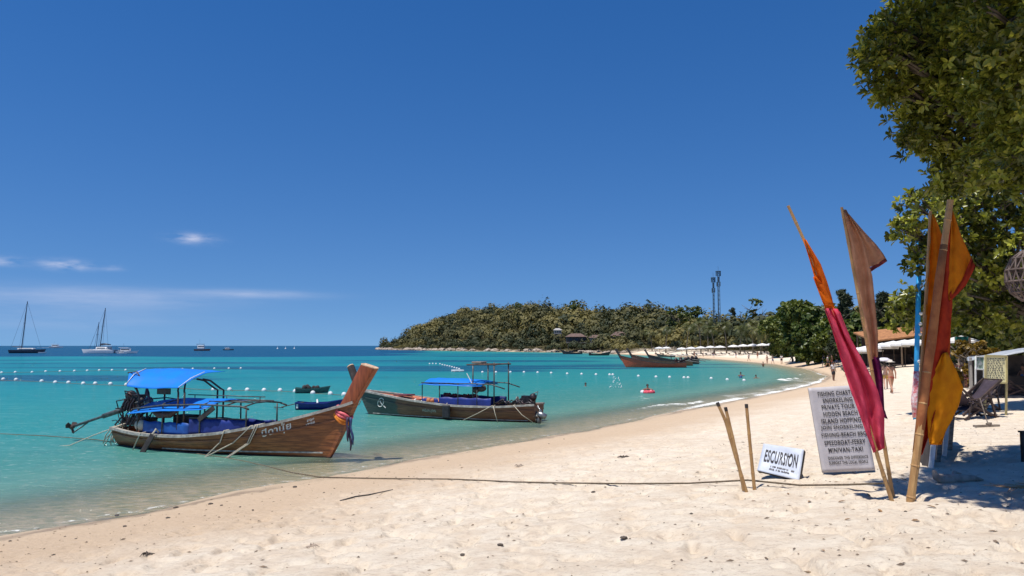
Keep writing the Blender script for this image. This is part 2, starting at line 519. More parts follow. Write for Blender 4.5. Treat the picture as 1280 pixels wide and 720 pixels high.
# ---- the sea
def mat_sea():
    t = NT('sea_water')
    s = t.attr('shore')
    patch = t.attr('weed')
    off = t.math('MULTIPLY', s, -1.0)                       # metres offshore
    p = t.pos()
    ps = t.pos((.012, .05, 1), (0, 0, R(-4)))
    band = t.noise(ps, 1.0, 5, .55)
    pm = t.pos((.06, .16, 1), (0, 0, R(25)))
    mid = t.noise(pm, 1.0, 5, .6)
    offn = t.math('ADD', off, t.math('MULTIPLY', t.math('MULTIPLY_ADD', mid, 2.0, -1.0), t.math('MULTIPLY', off, .16)))
    # water body colour by depth over pale sand
    col = t.ramp(t.math('DIVIDE', offn, 90.0, None, True), [
        (0.0, (.36, .33, .23)), (.015, (.25, .30, .21)), (.04, (.135, .27, .205)), (.09, (.062, .235, .20)), (.20, (.022, .205, .20)),
        (.6, (.009, .185, .21)), (1.0, (.007, .175, .215))])
    lag = t.sm(band, .40, .66)
    col = t.mix(t.math('MULTIPLY', t.math('MULTIPLY', lag, t.sm(off, 22, 60)), .38), col, c4((.006, .125, .185)))
    col = t.mix(t.math('MULTIPLY', t.sm(patch, .1, .75), .82), col, c4((.006, .062, .125)))
    lite = t.math('MULTIPLY', t.sm(band, .50, .36), t.sm(off, 90, 150))
    col = t.mix(t.math('MULTIPLY', lite, .35), col, c4((.016, .27, .29)))
    deep = t.attr('deep')
    deep = t.sm(t.math('ADD', deep, t.math('MULTIPLY_ADD', mid, .4, -.2)), .35, .65)
    col = t.mix(deep, col, c4((.002, .058, .135)))
    # streaks of wind ripple, their light and dark painted into the body colour
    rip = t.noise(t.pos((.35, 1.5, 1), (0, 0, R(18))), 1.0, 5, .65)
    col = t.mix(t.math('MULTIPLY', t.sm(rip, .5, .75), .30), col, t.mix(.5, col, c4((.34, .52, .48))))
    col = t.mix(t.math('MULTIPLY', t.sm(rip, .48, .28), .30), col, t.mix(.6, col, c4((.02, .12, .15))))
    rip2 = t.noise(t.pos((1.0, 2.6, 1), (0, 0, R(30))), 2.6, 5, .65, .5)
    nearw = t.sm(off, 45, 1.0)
    col = t.mix(t.math('MULTIPLY', t.math('MULTIPLY', t.sm(rip2, .54, .74), nearw), .50), col, c4((.50, .56, .46)))  # caustic-like bright streaks painted into the near water's colour
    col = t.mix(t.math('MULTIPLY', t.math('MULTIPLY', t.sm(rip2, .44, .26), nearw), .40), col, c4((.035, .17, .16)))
    # clear in the shallows
    op = t.math('ADD', t.sm(offn, .1, 6.0, .08, .85), t.sm(offn, 6.0, 20, 0, .15), None, True)
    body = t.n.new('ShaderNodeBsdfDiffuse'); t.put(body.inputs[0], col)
    tr = t.n.new('ShaderNodeBsdfTransparent'); t.put(tr.inputs[0], t.mix(t.sm(rip2, .34, .66), c4((.62, .74, .68)), c4((1, 1, .97))))  # light focused by the waves, painted as a pattern in the transmittance
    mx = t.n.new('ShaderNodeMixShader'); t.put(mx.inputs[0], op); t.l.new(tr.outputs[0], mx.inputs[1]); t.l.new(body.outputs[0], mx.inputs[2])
    w1 = t.noise(t.pos((1.0, 2.1, 1), (0, 0, R(28))), 1.6, 4, .55, .3)
    w2 = t.noise(t.pos((1.0, 2.0, 1), (0, 0, R(12))), 6.0, 4, .6)
    h = t.math('ADD', t.math('MULTIPLY', w1, 1.0), t.math('MULTIPLY', w2, .22))
    nrm = t.bump(h, 1.0, .22)
    gl = t.n.new('ShaderNodeBsdfGlossy'); gl.inputs['Roughness'].default_value = .12; t.put(gl.inputs['Normal'], nrm)
    fr = t.n.new('ShaderNodeFresnel'); fr.inputs['IOR'].default_value = 1.33; t.put(fr.inputs['Normal'], nrm)
    fac = t.math('MINIMUM', t.math('MULTIPLY', fr.outputs[0], .62), .24)
    m2 = t.n.new('ShaderNodeMixShader'); t.put(m2.inputs[0], fac); t.l.new(mx.outputs[0], m2.inputs[1]); t.l.new(gl.outputs[0], m2.inputs[2])
    # foam: lace at the edge and on the small breakers
    fo = t.attr('foam')
    lace = t.noise(t.pos((1, 1, 1)), 5.5, 6, .7, .6)
    ff = t.math('MULTIPLY', t.sm(t.math('ADD', t.math('MULTIPLY', fo, .75), lace), .88, 1.18), .85)
    foam = t.n.new('ShaderNodeBsdfDiffuse'); foam.inputs[0].default_value = (.78, .78, .74, 1)
    m3 = t.n.new('ShaderNodeMixShader'); t.put(m3.inputs[0], ff); t.l.new(m2.outputs[0], m3.inputs[1]); t.l.new(foam.outputs[0], m3.inputs[2])
    return t.done(m3.outputs[0])

X, Y, F = polar_grid(6.0, 16000, 430, R(43), 560, 40)
sd = shore_dist(X, Y)
keep = sd < 3.0
swell = np.exp(-np.clip(-sd, 0, 400) / 25.0)
Z = 0.012 + .035 * (fbm(X / 1.7 + Y / 4, Y / .9, 2, 61) - .5) * sstep(.2, 3, -sd) / (1 + np.hypot(X, Y) / 60)
edge = (fbm(X / 4.2, Y / 4.2, 2, 71) - .5) * 2
brk = -sd + edge * 2.2
ridge = np.exp(-((brk - 2.6) / .32) ** 2) * sstep(.42, .62, fbm(X / 7, Y / 7, 2, 77)) + .7 * np.exp(-((brk - 5.0) / .4) ** 2) * sstep(.5, .7, fbm(X / 8, Y / 8, 2, 79))
yfar = sstep(32, 52, Y) * sstep(110, 70, Y)
ridge = ridge * (.25 + 1.0 * yfar)
Z = Z + ridge * .07
foam = .62 * np.exp(-((sd + .12 + edge * .15) / .28) ** 2) + ridge * .75 + yfar * .62 * np.exp(-((brk - 1.4) / 1.5) ** 2)
weed = np.zeros_like(X)
wob = fbm(X / 16, Y / 7, 3, 91)
for bx, by, rx, ry, st in [(-52, 81, 27, 9, 1.0), (-22, 82, 20, 4.0, .35), (-30, 116, 60, 8, .8), (-10, 104, 22, 6, .85), (6, 126, 28, 6, .8), (30, 138, 22, 7, .5),
                           (-60, 150, 45, 9, .6), (-10, 170, 38, 10, .7), (25, 210, 20, 12, .6), (-8, 250, 34, 15, .7), (-55, 300, 60, 20, .6), (-120, 175, 60, 8, .5), (10, 300, 30, 20, .6)]:
    d = np.hypot((X - bx) / rx, (Y - by) / ry)
    weed = np.maximum(weed, st * sstep(1.25, .45, d + (wob - .5) * 1.3))
dl = sstep(215, 262, Y + X * .05 + (fbm(X / 90, Y / 30, 2, 95) - .5) * 40) * sstep(-15, -75, X + (fbm(X / 40, Y / 40, 2, 96) - .5) * 30 + (Y - 230) * .04)
dl = np.maximum(dl, sstep(640, 800, Y) * sstep(2, 60, -sd))
kf = keep[F].any(1)
F = F[kf]
used = np.unique(F); remap = np.zeros(len(X), np.int64); remap[used] = np.arange(len(used))
F = remap[F]
V = np.stack([X, Y, Z], 1)[used]
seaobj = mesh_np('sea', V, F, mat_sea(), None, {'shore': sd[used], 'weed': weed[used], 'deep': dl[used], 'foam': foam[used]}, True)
seaobj['kind'] = 'structure'
# ================================================================== MATERIALS OF THINGS
def mat_hull(name, c1, c2, bottom, zcut, bow=None, bowx=0.0, rough=.38):
    t = NT(name)
    co = t.coord('Object')
    ln = t.coord('Object', (.9, 1, 9.0))
    sp = t.n.new('ShaderNodeSeparateXYZ'); t.l.new(co, sp.inputs[0])
    g = t.noise(ln, 2.2, 6, .62, .4)
    g2 = t.noise(t.coord('Object', (.55, 1, 3.2)), 1.5, 4, .6)
    col = t.mix(t.sm(g, .34, .68), c4(c2), c4(c1))
    col = t.mix(t.math('MULTIPLY', t.sm(g2, .48, .72), .6), col, c4(tuple(v * .45 for v in c2)))
    # plank seams
    ax = t.math('MULTIPLY_ADD', sp.outputs[0], -.055, sp.outputs[2])
    seam = t.math('FRACT', t.math('MULTIPLY', ax, 6.2))
    sl = t.sm(t.math('ABSOLUTE', t.math('SUBTRACT', seam, .5)), .0, .06, 1, 0)
    col = t.mix(t.math('MULTIPLY', sl, .7), col, c4(tuple(v * .25 for v in c2)))
    if bow:
        bm_ = t.sm(t.math('ADD', sp.outputs[0], t.math('MULTIPLY_ADD', g2, .5, -.25)), bowx - .12, bowx + .12)
        col = t.mix(bm_, col, t.mix(t.sm(g, .3, .7), c4(bow), c4(tuple(v * .6 for v in bow))))
    wz = t.math('ADD', sp.outputs[2], t.math('MULTIPLY_ADD', t.noise(co, 2.5, 4), .06, -.03))
    col = t.mix(t.sm(wz, zcut - .012, zcut + .012, 1, 0), col, t.mix(t.sm(g, .3, .7), c4(bottom), c4(tuple(v * 1.8 for v in bottom))))
    h = t.math('SUBTRACT', g, t.math('MULTIPLY', sl, .8))
    return t.done(t.principled(col, t.sm(g2, .3, .7, rough - .08, rough + .16), 0, t.bump(h, .35, .02), .45))

WOOD_WEATHER = simple('weathered_grey_wood', (.30, .25, .20), (.16, .125, .095), 5, .75, .4, stretch=(.4, 4, 4))
WOOD_RAIL = simple('pale_painted_rail', (.42, .40, .35), (.22, .21, .19), 7, .6, .3, dirt=(.14, .12, .10))
WOOD_DARK = simple('dark_wet_wood', (.055, .045, .04), (.025, .02, .018), 6, .6, .3)
WOOD_RED = simple('red_brown_stem_wood', (.32, .085, .032), (.18, .046, .018), 4, .4, .35, stretch=(3, 3, .5))
WOOD_END = simple('cut_end_grain', (.62, .43, .30), (.42, .27, .17), 9, .8, .3)
DECK_ORANGE = simple('orange_painted_planks', (.52, .17, .085), (.30, .09, .05), 5, .6, .3)
DECK_GREY = simple('bilge_boards', (.16, .13, .10), (.07, .055, .045), 5, .8, .3)
TARP_BLUE = simple('bright_blue_tarpaulin', (.010, .19, .66), (.008, .15, .55), 2.2, .42, .35, bscale=3.5)
TARP_NAVY = simple('navy_canvas', (.012, .030, .20), (.008, .018, .12), 2.5, .6, .4, bscale=5)
TARP_MID = simple('mid_blue_canvas', (.012, .085, .34), (.010, .055, .24), 2.5, .55, .4, bscale=5)
IRON = simple('painted_iron_pipe', (.10, .115, .115), (.05, .045, .04), 8, .5, .2, metallic=.3)
IRON_RUST = simple('rusty_iron', (.13, .075, .055), (.055, .04, .038), 9, .7, .4, metallic=.2)
ENGINE = simple('greasy_engine_block', (.040, .036, .042), (.012, .012, .014), 9, .45, .3, metallic=.35, dirt=(.13, .05, .035))
STEEL = simple('dull_steel', (.35, .36, .36), (.2, .2, .2), 9, .4, .2, metallic=.8)
RUBBER = simple('black_rubber', (.022, .022, .026), (.012, .012, .014), 8, .6, .2)
ROPE = simple('pale_rope', (.52, .47, .37), (.32, .28, .21), 30, .9, .5)
ROPE_DARK = simple('dark_wet_rope', (.17, .13, .085), (.08, .06, .04), 30, .9, .5)
PAINT_WHITE = simple('white_paint', (.72, .72, .70), (.58, .57, .54), 9, .5, .1)
CHAR_WHITE = simple('white_sign_paint', (.74, .72, .68), (.6, .58, .54), 14, .6, .1)
RIB_PINK = simple('pink_ribbon', (.75, .16, .17), (.55, .09, .12), 14, .6, .2)
RIB_ORANGE = simple('orange_ribbon', (.80, .27, .03), (.62, .16, .02), 14, .6, .2)
RIB_DARK = simple('purple_ribbon', (.055, .03, .075), (.025, .02, .035), 12, .6, .2)
RIB_BLUE = simple('blue_ribbon', (.03, .05, .16), (.02, .03, .09), 12, .6, .2)
FIBREGLASS = simple('white_fibreglass', (.74, .74, .74), (.6, .6, .6), 4, .3, .05)
GLASS_DARK = simple('tinted_glass', (.02, .03, .045), (.012, .018, .03), 3, .1, .02)

def text_mesh(body, size=1.0, sx=1.0, space=1.0, shear=0.0, bold=0.0):
    """lettering as a flat mesh in the xy plane: returns vertices (2d) and faces"""
    cu = bpy.data.curves.new('lettering', 'FONT')
    cu.body = body; cu.size = size; cu.align_x = 'CENTER'; cu.align_y = 'CENTER'
    cu.space_character = space; cu.shear = shear; cu.offset = bold
    cu.resolution_u = 3
    o = bpy.data.objects.new('lettering', cu); C.objects.link(o)
    bpy.context.view_layer.update()
    me = bpy.data.meshes.new_from_object(o.evaluated_get(bpy.context.evaluated_depsgraph_get()))
    vs = [(v.co.x * sx, v.co.y) for v in me.vertices]
    fs = [tuple(p.vertices) for p in me.polygons]
    bpy.data.objects.remove(o); bpy.data.curves.remove(cu); bpy.data.meshes.remove(me)
    return vs, fs

def lettering(vs, fs, fn, mat, parent, name='lettering'):
    m = MB(); m.add([fn(x, y) for x, y in vs], fs)
    o = m.build(name, mat, parent)
    # lettering faces outward like the surface below it
    return o

# ================================================================== LONGTAIL BOATS
class Hull:
    def __init__(s, L, sheer, beam, keel, rake):
        s.L = L; s.rake = rake
        us = np.linspace(0, 1, 201)
        def sm(tab):
            a = np.interp(us, [p[0] for p in tab], [p[1] for p in tab])
            k = np.ones(21) / 21
            return np.convolve(np.pad(a, 10, mode='edge'), k, 'valid')
        s.us = us; s.S = sm(sheer); s.B = sm(beam); s.K = sm(keel)
        s.S[-1] = sheer[-1][1]
    def pt(s, u, v, side, off=0.0):
        b = float(np.interp(u, s.us, s.B)) - 0.0; k = float(np.interp(u, s.us, s.K)); sh = float(np.interp(u, s.us, s.S))
        q = max(0.0, (u - .5) / .5); xs = u * s.L + s.rake * q ** 2.2
        z = k + (sh - k) * v ** 1.2
        y = b * (1 - (1 - v) ** 2.0) ** .62
        y = y * (.80 + .20 * v)
        x = u * s.L + (xs - u * s.L) * v
        return Vector((x, side * (y + off), z))
    def find(s, x, z, side, off=0.01):
        u = x / s.L; v = .5
        for _ in range(12):
            k = float(np.interp(u, s.us, s.K)); sh = float(np.interp(u, s.us, s.S))
            v = min(1, max(0, (z - k) / (sh - k))) ** (1 / 1.2)
            q = max(0.0, (u - .5) / .5)
            u = min(1, max(0, (x - s.rake * q ** 2.2 * v) / s.L))
        return s.pt(u, v, side, off)
    def sheer_pt(s, x, side, off=0.0, dz=0.0):
        lo, hi = 0.0, 1.0
        for _ in range(24):
            u = (lo + hi) / 2
            if s.pt(u, 1, side).x < x: lo = u
            else: hi = u
        p = s.pt(u, 1, side, off); p.z += dz
        return p

def hull_parts(H, root, mhull, mrail, mdeck, nu=44, nv=11, floor_v=.52, mstrake=None):
    m = MB()
    for side in (-1, 1):
        m.grid([[H.pt(i / nu, j / nv, side) for j in range(nv + 1)] for i in range(nu + 1)])
        m.grid([[H.pt(i / nu, floor_v + (1 - floor_v) * j / 5, side, -.05 - .03 * (1 - j / 5)) + Vector((0, 0, .002)) for j in range(6)] for i in range(1, nu - 1)])
    # transom
    m.grid([[H.pt(0, j / nv, -1) for j in range(nv + 1)], [H.pt(0, j / nv, 1) for j in range(nv + 1)]])
    o = m.build('hull', mhull, root); shade_auto(o, 40)
    for side in (-1, 1):
        g = MB()
        for i in range(nu):
            a = H.pt(i / nu, 1, side, .015); b = H.pt((i + 1) / nu, 1, side, .015)
            g.beam(a + Vector((0, 0, .0)), b, .13, .085)
        shade_auto(g.build('gunwale', mrail, root), 30)
        r = MB()                       # rubbing strake below the rail
        for i in range(nu - 1):
            r.beam(H.pt(i / nu, .80, side, .02), H.pt((i + 1) / nu, .80, side, .02), .035, .05)
        shade_auto(r.build('rubbing_strake', mstrake or mrail, root), 30)
    # floor boards, one by one
    x = .5
    while x < H.L - 1.0:
        u = (x + .1) / H.L
        p = H.pt(u, floor_v, 1); w = max(.1, p.y - .06) * 2
        fb = MB(); fb.box((x + .1, 0, p.z), (.185, w, .03))
        fb.build('floor_board', mdeck, root)
        x += .42
    for x in ([.9, 2.0, 3.2, 4.4, 5.6, 6.8] if H.L > 7 else []):
        p = H.sheer_pt(x, 1); q = H.sheer_pt(x, -1)
        tb = MB(); tb.box((x, 0, min(p.z, q.z) - .12), (.20, 2 * p.y - .1, .05))
        tb.build('thwart', WOOD_WEATHER, root)
    # carved stem board that closes the bow
    st = MB()
    for j in range(nv):
        a = H.pt(1, j / nv, 1); b = H.pt(1, (j + 1) / nv, 1)
        a = Vector((a.x, 0, a.z)); b = Vector((b.x, 0, b.z))
        st.beam(a, b, 2 * max(H.pt(1, j / nv, 1).y, .05) + .03, .10, up=(1, 0, 0))
    st.build('stem', mhull, root)
    return o

def engine_parts(root, at_, shaft_end, big=1.0, with_frame=True):
    ax, ay, az = at_
    e = MB()
    e.box((ax, ay, az), (.62 * big, .42 * big, .40 * big)); e.box((ax + .05, ay, az + .26 * big), (.5 * big, .30 * big, .16 * big))
    for k in range(4):
        e.tube([(ax - .2 * big + .13 * k, ay - .2 * big, az + .2 * big), (ax - .2 * big + .13 * k, ay - .32 * big, az + .05), (ax - .25 * big + .13 * k, ay - .34 * big, az - .2)], .035 * big, 6)
    e.ball((ax - .28 * big, ay + .05, az + .28 * big), .19 * big, 10, 6)
    e.ball((ax + .30 * big, ay - .04, az + .12 * big), .17 * big, 10, 6, (1, 1.1, .9))
    e.lathe([(.02, -.16), (.17 * big, -.15), (.17 * big, .15), (.02, .16)], 12, (ax + .36 * big, ay, az - .02), Matrix.Rotation(R(90), 3, 'Y'))
    for k in range(9):                      # hoses and leads
        a = Vector((ax + random.uniform(-.35, .3) * big, ay + random.uniform(-.3, .2) * big, az + random.uniform(-.2, .4) * big))
        b = a + Vector((random.uniform(-.4, .3), random.uniform(-.3, .2), random.uniform(-.6, .15))) * big
        mid = (a + b) / 2 + Vector((random.uniform(-.2, .2), -.12, random.uniform(-.05, .25)))
        e.tube([a, mid, b], .022 * big, 5)
    eo = e.build('engine', ENGINE, root, bevel=0); shade_auto(eo, 40)
    fan = MB(); fan.lathe([(.02, 0), (.19 * big, .0), (.19 * big, .03), (.02, .03)], 14, (ax + .56 * big, ay, az + .1), Matrix.Rotation(R(90), 3, 'Y'))
    fan.build('fan', STEEL, eo)
    s = MB(); a = Vector((ax - .25 * big, ay, az - .1)); b = Vector(shaft_end)
    s.tube([a, b], .045 * big, 8)
    d = (b - a).normalized()
    s.tube([a + d * .1, a + d * 1.25 * big], .085 * big, 8)
    so = s.build('tail_shaft', IRON, root, True)
    br = MB(); q = a.lerp(b, .72); br.tube([q - Vector((0, 0, .04)), b + Vector((.1, 0, -.2)), b + Vector((-.02, 0, -.10))], .022 * big, 6)
    br.build('shaft_brace', IRON, so, True)
    p = MB(); m3 = d.to_track_quat('Z', 'Y').to_matrix()
    p.lathe([(.02, -.12), (.075, -.08), (.085, .05), (.02, .14)], 10, b, m3)
    for k in range(3):
        r_ = Matrix.Rotation(2 * math.pi * k / 3 + .4, 3, d)
        w = r_ @ (m3 @ Vector((1, 0, 0))); tvec = d.cross(w)
        c = b + w * .13
        vs = [c - w * .1 - tvec * .05 + d * .02, c - w * .1 + tvec * .05 - d * .02, c + w * .08 + tvec * .10 - d * .05, c + w * .13 + tvec * .0, c + w * .06 - tvec * .09 + d * .05]
        vs2 = [v + d * .015 for v in vs]
        p.add(vs + vs2, [(0, 1, 2, 3, 4), (9, 8, 7, 6, 5)] + [(i, (i + 1) % 5, (i + 1) % 5 + 5, i + 5) for i in range(5)])
    p.build('propeller', IRON_RUST, so)
    return eo

def tarp(name, mat, parent, rows, sag=.03, seed=0, ny=9):
    """rows: list of (x, [(y,z)...]) cross-sections along the boat; real cloth thickness"""
    P = []
    rnd = random.Random(seed)
    for i, (x, sec) in enumerate(rows):
        ys = [p[0] for p in sec]; n = len(sec)
        row = []
        for j in range(ny * 2):
            tt = j / (ny * 2 - 1) * (n - 1); k = min(int(tt), n - 2); f = tt - k
            y = sec[k][0] * (1 - f) + sec[k + 1][0] * f; z = sec[k][1] * (1 - f) + sec[k + 1][1] * f
            row.append(Vector((x, y, z + math.sin(j * 1.7 + i * 2.1 + seed) * sag * .4 - (sag if i % 2 else 0))))
        P.append(row)
    m = MB(); m.grid(P)
    o = m.build(name, mat, parent, True, solid=.012)
    return o

def canvas_panel(name, mat, parent, a, b, z0, z1, seed=0, n=24, solid=.02):
    """upright canvas wall between two points (x,y) with soft folds"""
    a = Vector((a[0], a[1], 0)); b = Vector((b[0], b[1], 0)); d = (b - a); nrm = Vector((-d.y, d.x, 0)).normalized()
    P = []
    for i in range(n + 1):
        q = a + d * i / n
        w = math.sin(i * 1.9 + seed) * .018 + math.sin(i * .7 + seed * 2) * .02
        P.append([q + nrm * w * (1 - k / 4 * .6) + Vector((0, 0, z1 + (z0 - z1) * k / 4 + (math.sin(i * .9 + seed) * .02 if k == 0 else 0))) for k in range(5)])
    m = MB(); m.grid(P)
    return m.build(name, mat, parent, True, solid=solid)

# ---------------------------------------------------------------- boat in front
def boat_one():
    bowp = sea(405, 572); ster = sea(163, 556)
    ang = math.atan2(bowp.y - ster.y, bowp.x - ster.x)
    L = 8.5
    d = Vector((math.cos(ang), math.sin(ang), 0))
    org = Vector((bowp.x, bowp.y, 0)) - d * L
    root = empty('longtail_boat', org, ang)
    tag(root, 'varnished wooden longtail boat with tall raked prow post and two blue tarpaulin canopies', 'boat', 'longtail boats moored by the beach')
    H = Hull(L, [(0, .64), (.2, .53), (.42, .55), (.6, .70), (.78, 1.03), (.9, 1.38), (1, 1.76)],
             [(0, .50), (.12, .82), (.3, 1.02), (.5, 1.05), (.7, .84), (.85, .50), (.95, .22), (1, .08)],
             [(0, -.06), (.15, -.18), (.5, -.26), (.85, -.26), (1, -.22)], 1.12)
    mh = mat_hull('varnished_teak_hull', (.33, .115, .036), (.17, .052, .018), (.035, .02, .015), .05, rough=.36)
    hull_parts(H, root, mh, WOOD_RAIL, DECK_GREY, mstrake=mh)
    S = -1
    # white boot line towards the bow
    bl = MB()
    xs = np.linspace(2.6, 8.52, 40)
    for x0, x1 in zip(xs[:-1], xs[1:]):
        z0 = .10 + .012 * (x0 - 3); z1 = .10 + .012 * (x1 - 3)
        bl.beam(H.find(x0, z0, S, .008), H.find(x1, z1, S, .008), .02, .045)
    bl.build('boot_line', WOOD_RAIL, root)
    # prow post: a thick squared timber
    a = Vector((9.05, 0, 1.15)); b = Vector((10.12, 0, 2.86)); dd = (b - a).normalized()
    pp = MB(); sd_ = Vector((0, 1, 0)); up = sd_.cross(dd)
    secs = []
    for f, w, h in [(0, .20, .40), (.3, .23, .43), (.55, .26, .44), (.8, .29, .46), (1.0, .31, .48)]:
        c = a.lerp(b, f)
        top = 1.0
        pts = [c + sd_ * w * .5 * .8 + up * h * .5, c + sd_ * w * .5 + up * h * .38, c + sd_ * w * .5 - up * h * .38, c + sd_ * w * .5 * .8 - up * h * .5,
               c - sd_ * w * .5 * .8 - up * h * .5, c - sd_ * w * .5 - up * h * .38, c - sd_ * w * .5 + up * h * .38, c - sd_ * w * .5 * .8 + up * h * .5]
        if f == 1.0: pts = [p + dd * (.05 if k in (0, 1, 7, 6) else -.07) for k, p in enumerate(pts)]
        secs.append(pts)
    for i in range(len(secs) - 1):
        pp.add(secs[i] + secs[i + 1], [(k, (k + 1) % 8, 8 + (k + 1) % 8, 8 + k) for k in range(8)])
    pp.add(secs[0], [tuple(range(8))])
    post = pp.build('prow_post', WOOD_RED, root); shade_auto(post, 40)
    cap = MB(); c0 = secs[-1]; cap.add([p + dd * .004 for p in c0] + [p + dd * .035 for p in c0], [tuple(range(8))[::-1], tuple(range(8, 16))] + [(k, (k + 1) % 8, 8 + (k + 1) % 8, 8 + k) for k in range(8)])
    cap.build('cut_end', WOOD_END, post)
    hb = MB(); hb.tube([(9.62, .26, 2.02), (9.42, .30, 2.42), (9.20, .34, 2.84)], [.14, .125, .115], 8)
    horn = hb.build('side_horn', WOOD_DARK, root); shade_auto(horn, 40)
    hc = MB(); hc.tube([(9.197, .3405, 2.845), (9.180, .343, 2.872)], [.116, .10], 8); hc.build('cut_end', WOOD_END, horn)
    # ribbons round the prow
    base = a.lerp(b, .10)
    for k, (mt, dz) in enumerate([(RIB_PINK, .13), (RIB_PINK, .05), (RIB_ORANGE, -.03), (RIB_ORANGE, -.10)]):
        rb = MB(); c = base + dd * dz
        ring = []
        for q in range(17):
            th = 2 * math.pi * q / 16
            ring.append(c + sd_ * math.cos(th) * .20 + up * math.sin(th) * .30 + dd * (.03 * math.sin(3 * th + k)))
        rb.tube(ring, .05, 6, False)
        rb.build('ribbon_wrap', mt, root, True)
    for k, (mt, off, ln) in enumerate([(RIB_DARK, 0, 1.0), (RIB_BLUE, .10, .82), (RIB_DARK, -.06, .72)]):
        p0 = base + Vector((.36 + off * .5, -.18 - k * .03, -.02))
        P = []
        for q in range(9):
            f = q / 8
            c = p0 + Vector((.10 * f + math.sin(q * 1.3 + k) * .02 + off * f * .6, -.03 * f, -ln * f))
            w = .055 * (1 - .45 * f)
            P.append([c + Vector((-w, .02 * math.sin(q), 0)), c + Vector((0, -.025, 0)), c + Vector((w, .02 * math.cos(q), 0))])
        m = MB(); m.grid(P); m.build('ribbon_tail', mt, root, True, solid=.012)
    # name in Thai letters and the registration in two short rows
    vs, fs = text_mesh('ปีดานุ้ย', .30, 1.12, 1.05, .0, .006)
    lettering(vs, fs, lambda x, y: H.find(7.12 + x, .86 + y + .30 * x, S, .010), CHAR_WHITE, root, 'boat_name')
    for row, tx in enumerate(['สตูล', '๓๒๘๔']):
        vs, fs = text_mesh(tx, .105, 1.25, 1.05, 0, .004)
        lettering(vs, fs, lambda x, y: H.find(8.24 + x - .03 * row, 1.20 - .115 * row + y + .32 * x, S, .010), CHAR_WHITE, root, 'registration')
    # lower canopy: pipe frame, blue cloth on its after half
    posts = [(1.5, .88), (2.75, 1.0), (4.35, 1.02), (6.05, .92)]
    for x, y in posts:
        for sg in (-1, 1):
            g = H.sheer_pt(x, sg, -.08)
            m = MB(); m.tube([(x, g.y, g.z - .05), (x, g.y * .98, 1.56)], .026, 6); m.build('canopy_post', IRON, root, True)
    for sg in (-1, 1):
        m = MB(); m.tube([(1.35, sg * .86, 1.36), (2.75, sg * .97, 1.53), (4.35, sg * 1.0, 1.60), (6.0, sg * .93, 1.58), (6.3, sg * .92, 1.50)], .030, 6); m.build('canopy_rail', IRON, root, True)
    for x in (1.5, 2.75, 4.35, 5.3, 6.1):
        m = MB(); m.tube([(x, -.92, 1.57), (x, -.4, 1.66), (x, .4, 1.66), (x, .92, 1.57)], .024, 6); m.build('canopy_bow', IRON, root, True)
    m = MB()
    for y in (-.5, 0, .5): m.tube([(4.3, y, 1.675), (6.1, y, 1.675)], .02, 6)
    m.tube([(2.6, .3, 1.80), (5.9, .3, 1.80)], .018, 6); m.build('roof_rack', IRON, root, True)
    for x in (2.9, 4.3, 5.7):
        m = MB(); m.tube([(x, .3, 1.66), (x, .3, 1.80)], .015, 6); m.build('rack_stay', IRON, root, True)
    tarp('lower_canopy', TARP_BLUE, root, [(1.20, [(-.98, 1.19), (-.6, 1.33), (.0, 1.52), (.9, 1.46)]), (1.9, [(-1.03, 1.29), (-.6, 1.47), (.0, 1.66), (.95, 1.58)]),
        (2.8, [(-1.06, 1.36), (-.6, 1.56), (.0, 1.72), (.98, 1.62)]), (3.7, [(-1.06, 1.40), (-.6, 1.61), (0, 1.735), (1.0, 1.62)]), (4.45, [(-1.06, 1.44), (-.6, 1.645), (0, 1.74), (1.0, 1.63)]), (4.75, [(-1.04, 1.53), (-.6, 1.66), (0, 1.735), (1.0, 1.62)])], .02, 1)
    m = MB(); m.beam((4.35, -.99, 1.10), (4.95, -.97, 1.52), .05, .16); m.build('folded_flap', WOOD_DARK, root, bevel=.01)
    m = MB(); m.tube([(2.1, -.86, 1.36), (2.5, -.84, 1.20), (3.0, -.84, 1.22), (3.4, -.86, 1.40)], [.03, .12, .11, .03], 8); m.build('hammock_net', simple('maroon_net', (.12, .05, .045), (.05, .03, .03), 14), root, True)
    # upper canopy over the helm
    tarp('upper_canopy', TARP_BLUE, root, [(.82, [(-.62, 2.55), (-.1, 2.66), (.9, 2.66)]), (1.15, [(-.98, 2.14), (-.55, 2.48), (.1, 2.70), (.95, 2.69)]), (1.7, [(-1.0, 2.08), (-.55, 2.44), (.1, 2.68), (.95, 2.68)]),
        (2.4, [(-1.0, 2.09), (-.55, 2.42), (.1, 2.66), (.95, 2.66)]), (2.95, [(-1.0, 2.11), (-.55, 2.40), (.1, 2.63), (.95, 2.64)]), (3.45, [(-1.0, 2.13), (-.55, 2.38), (.1, 2.60), (.95, 2.61)]), (3.6, [(-.98, 2.20), (-.55, 2.39), (.1, 2.58), (.95, 2.60)])], .015, 4)
    m = MB(); m.tube([(3.50, -1.02, 2.14), (3.55, -.56, 2.42), (3.58, .0, 2.61)], .014, 6); m.build('canopy_hem', PAINT_WHITE, root, True)
    m = MB(); m.tube([(1.10, -1.0, 2.15), (1.0, -.56, 2.52), (.92, 0, 2.69)], .014, 6); m.build('canopy_hem', PAINT_WHITE, root, True)
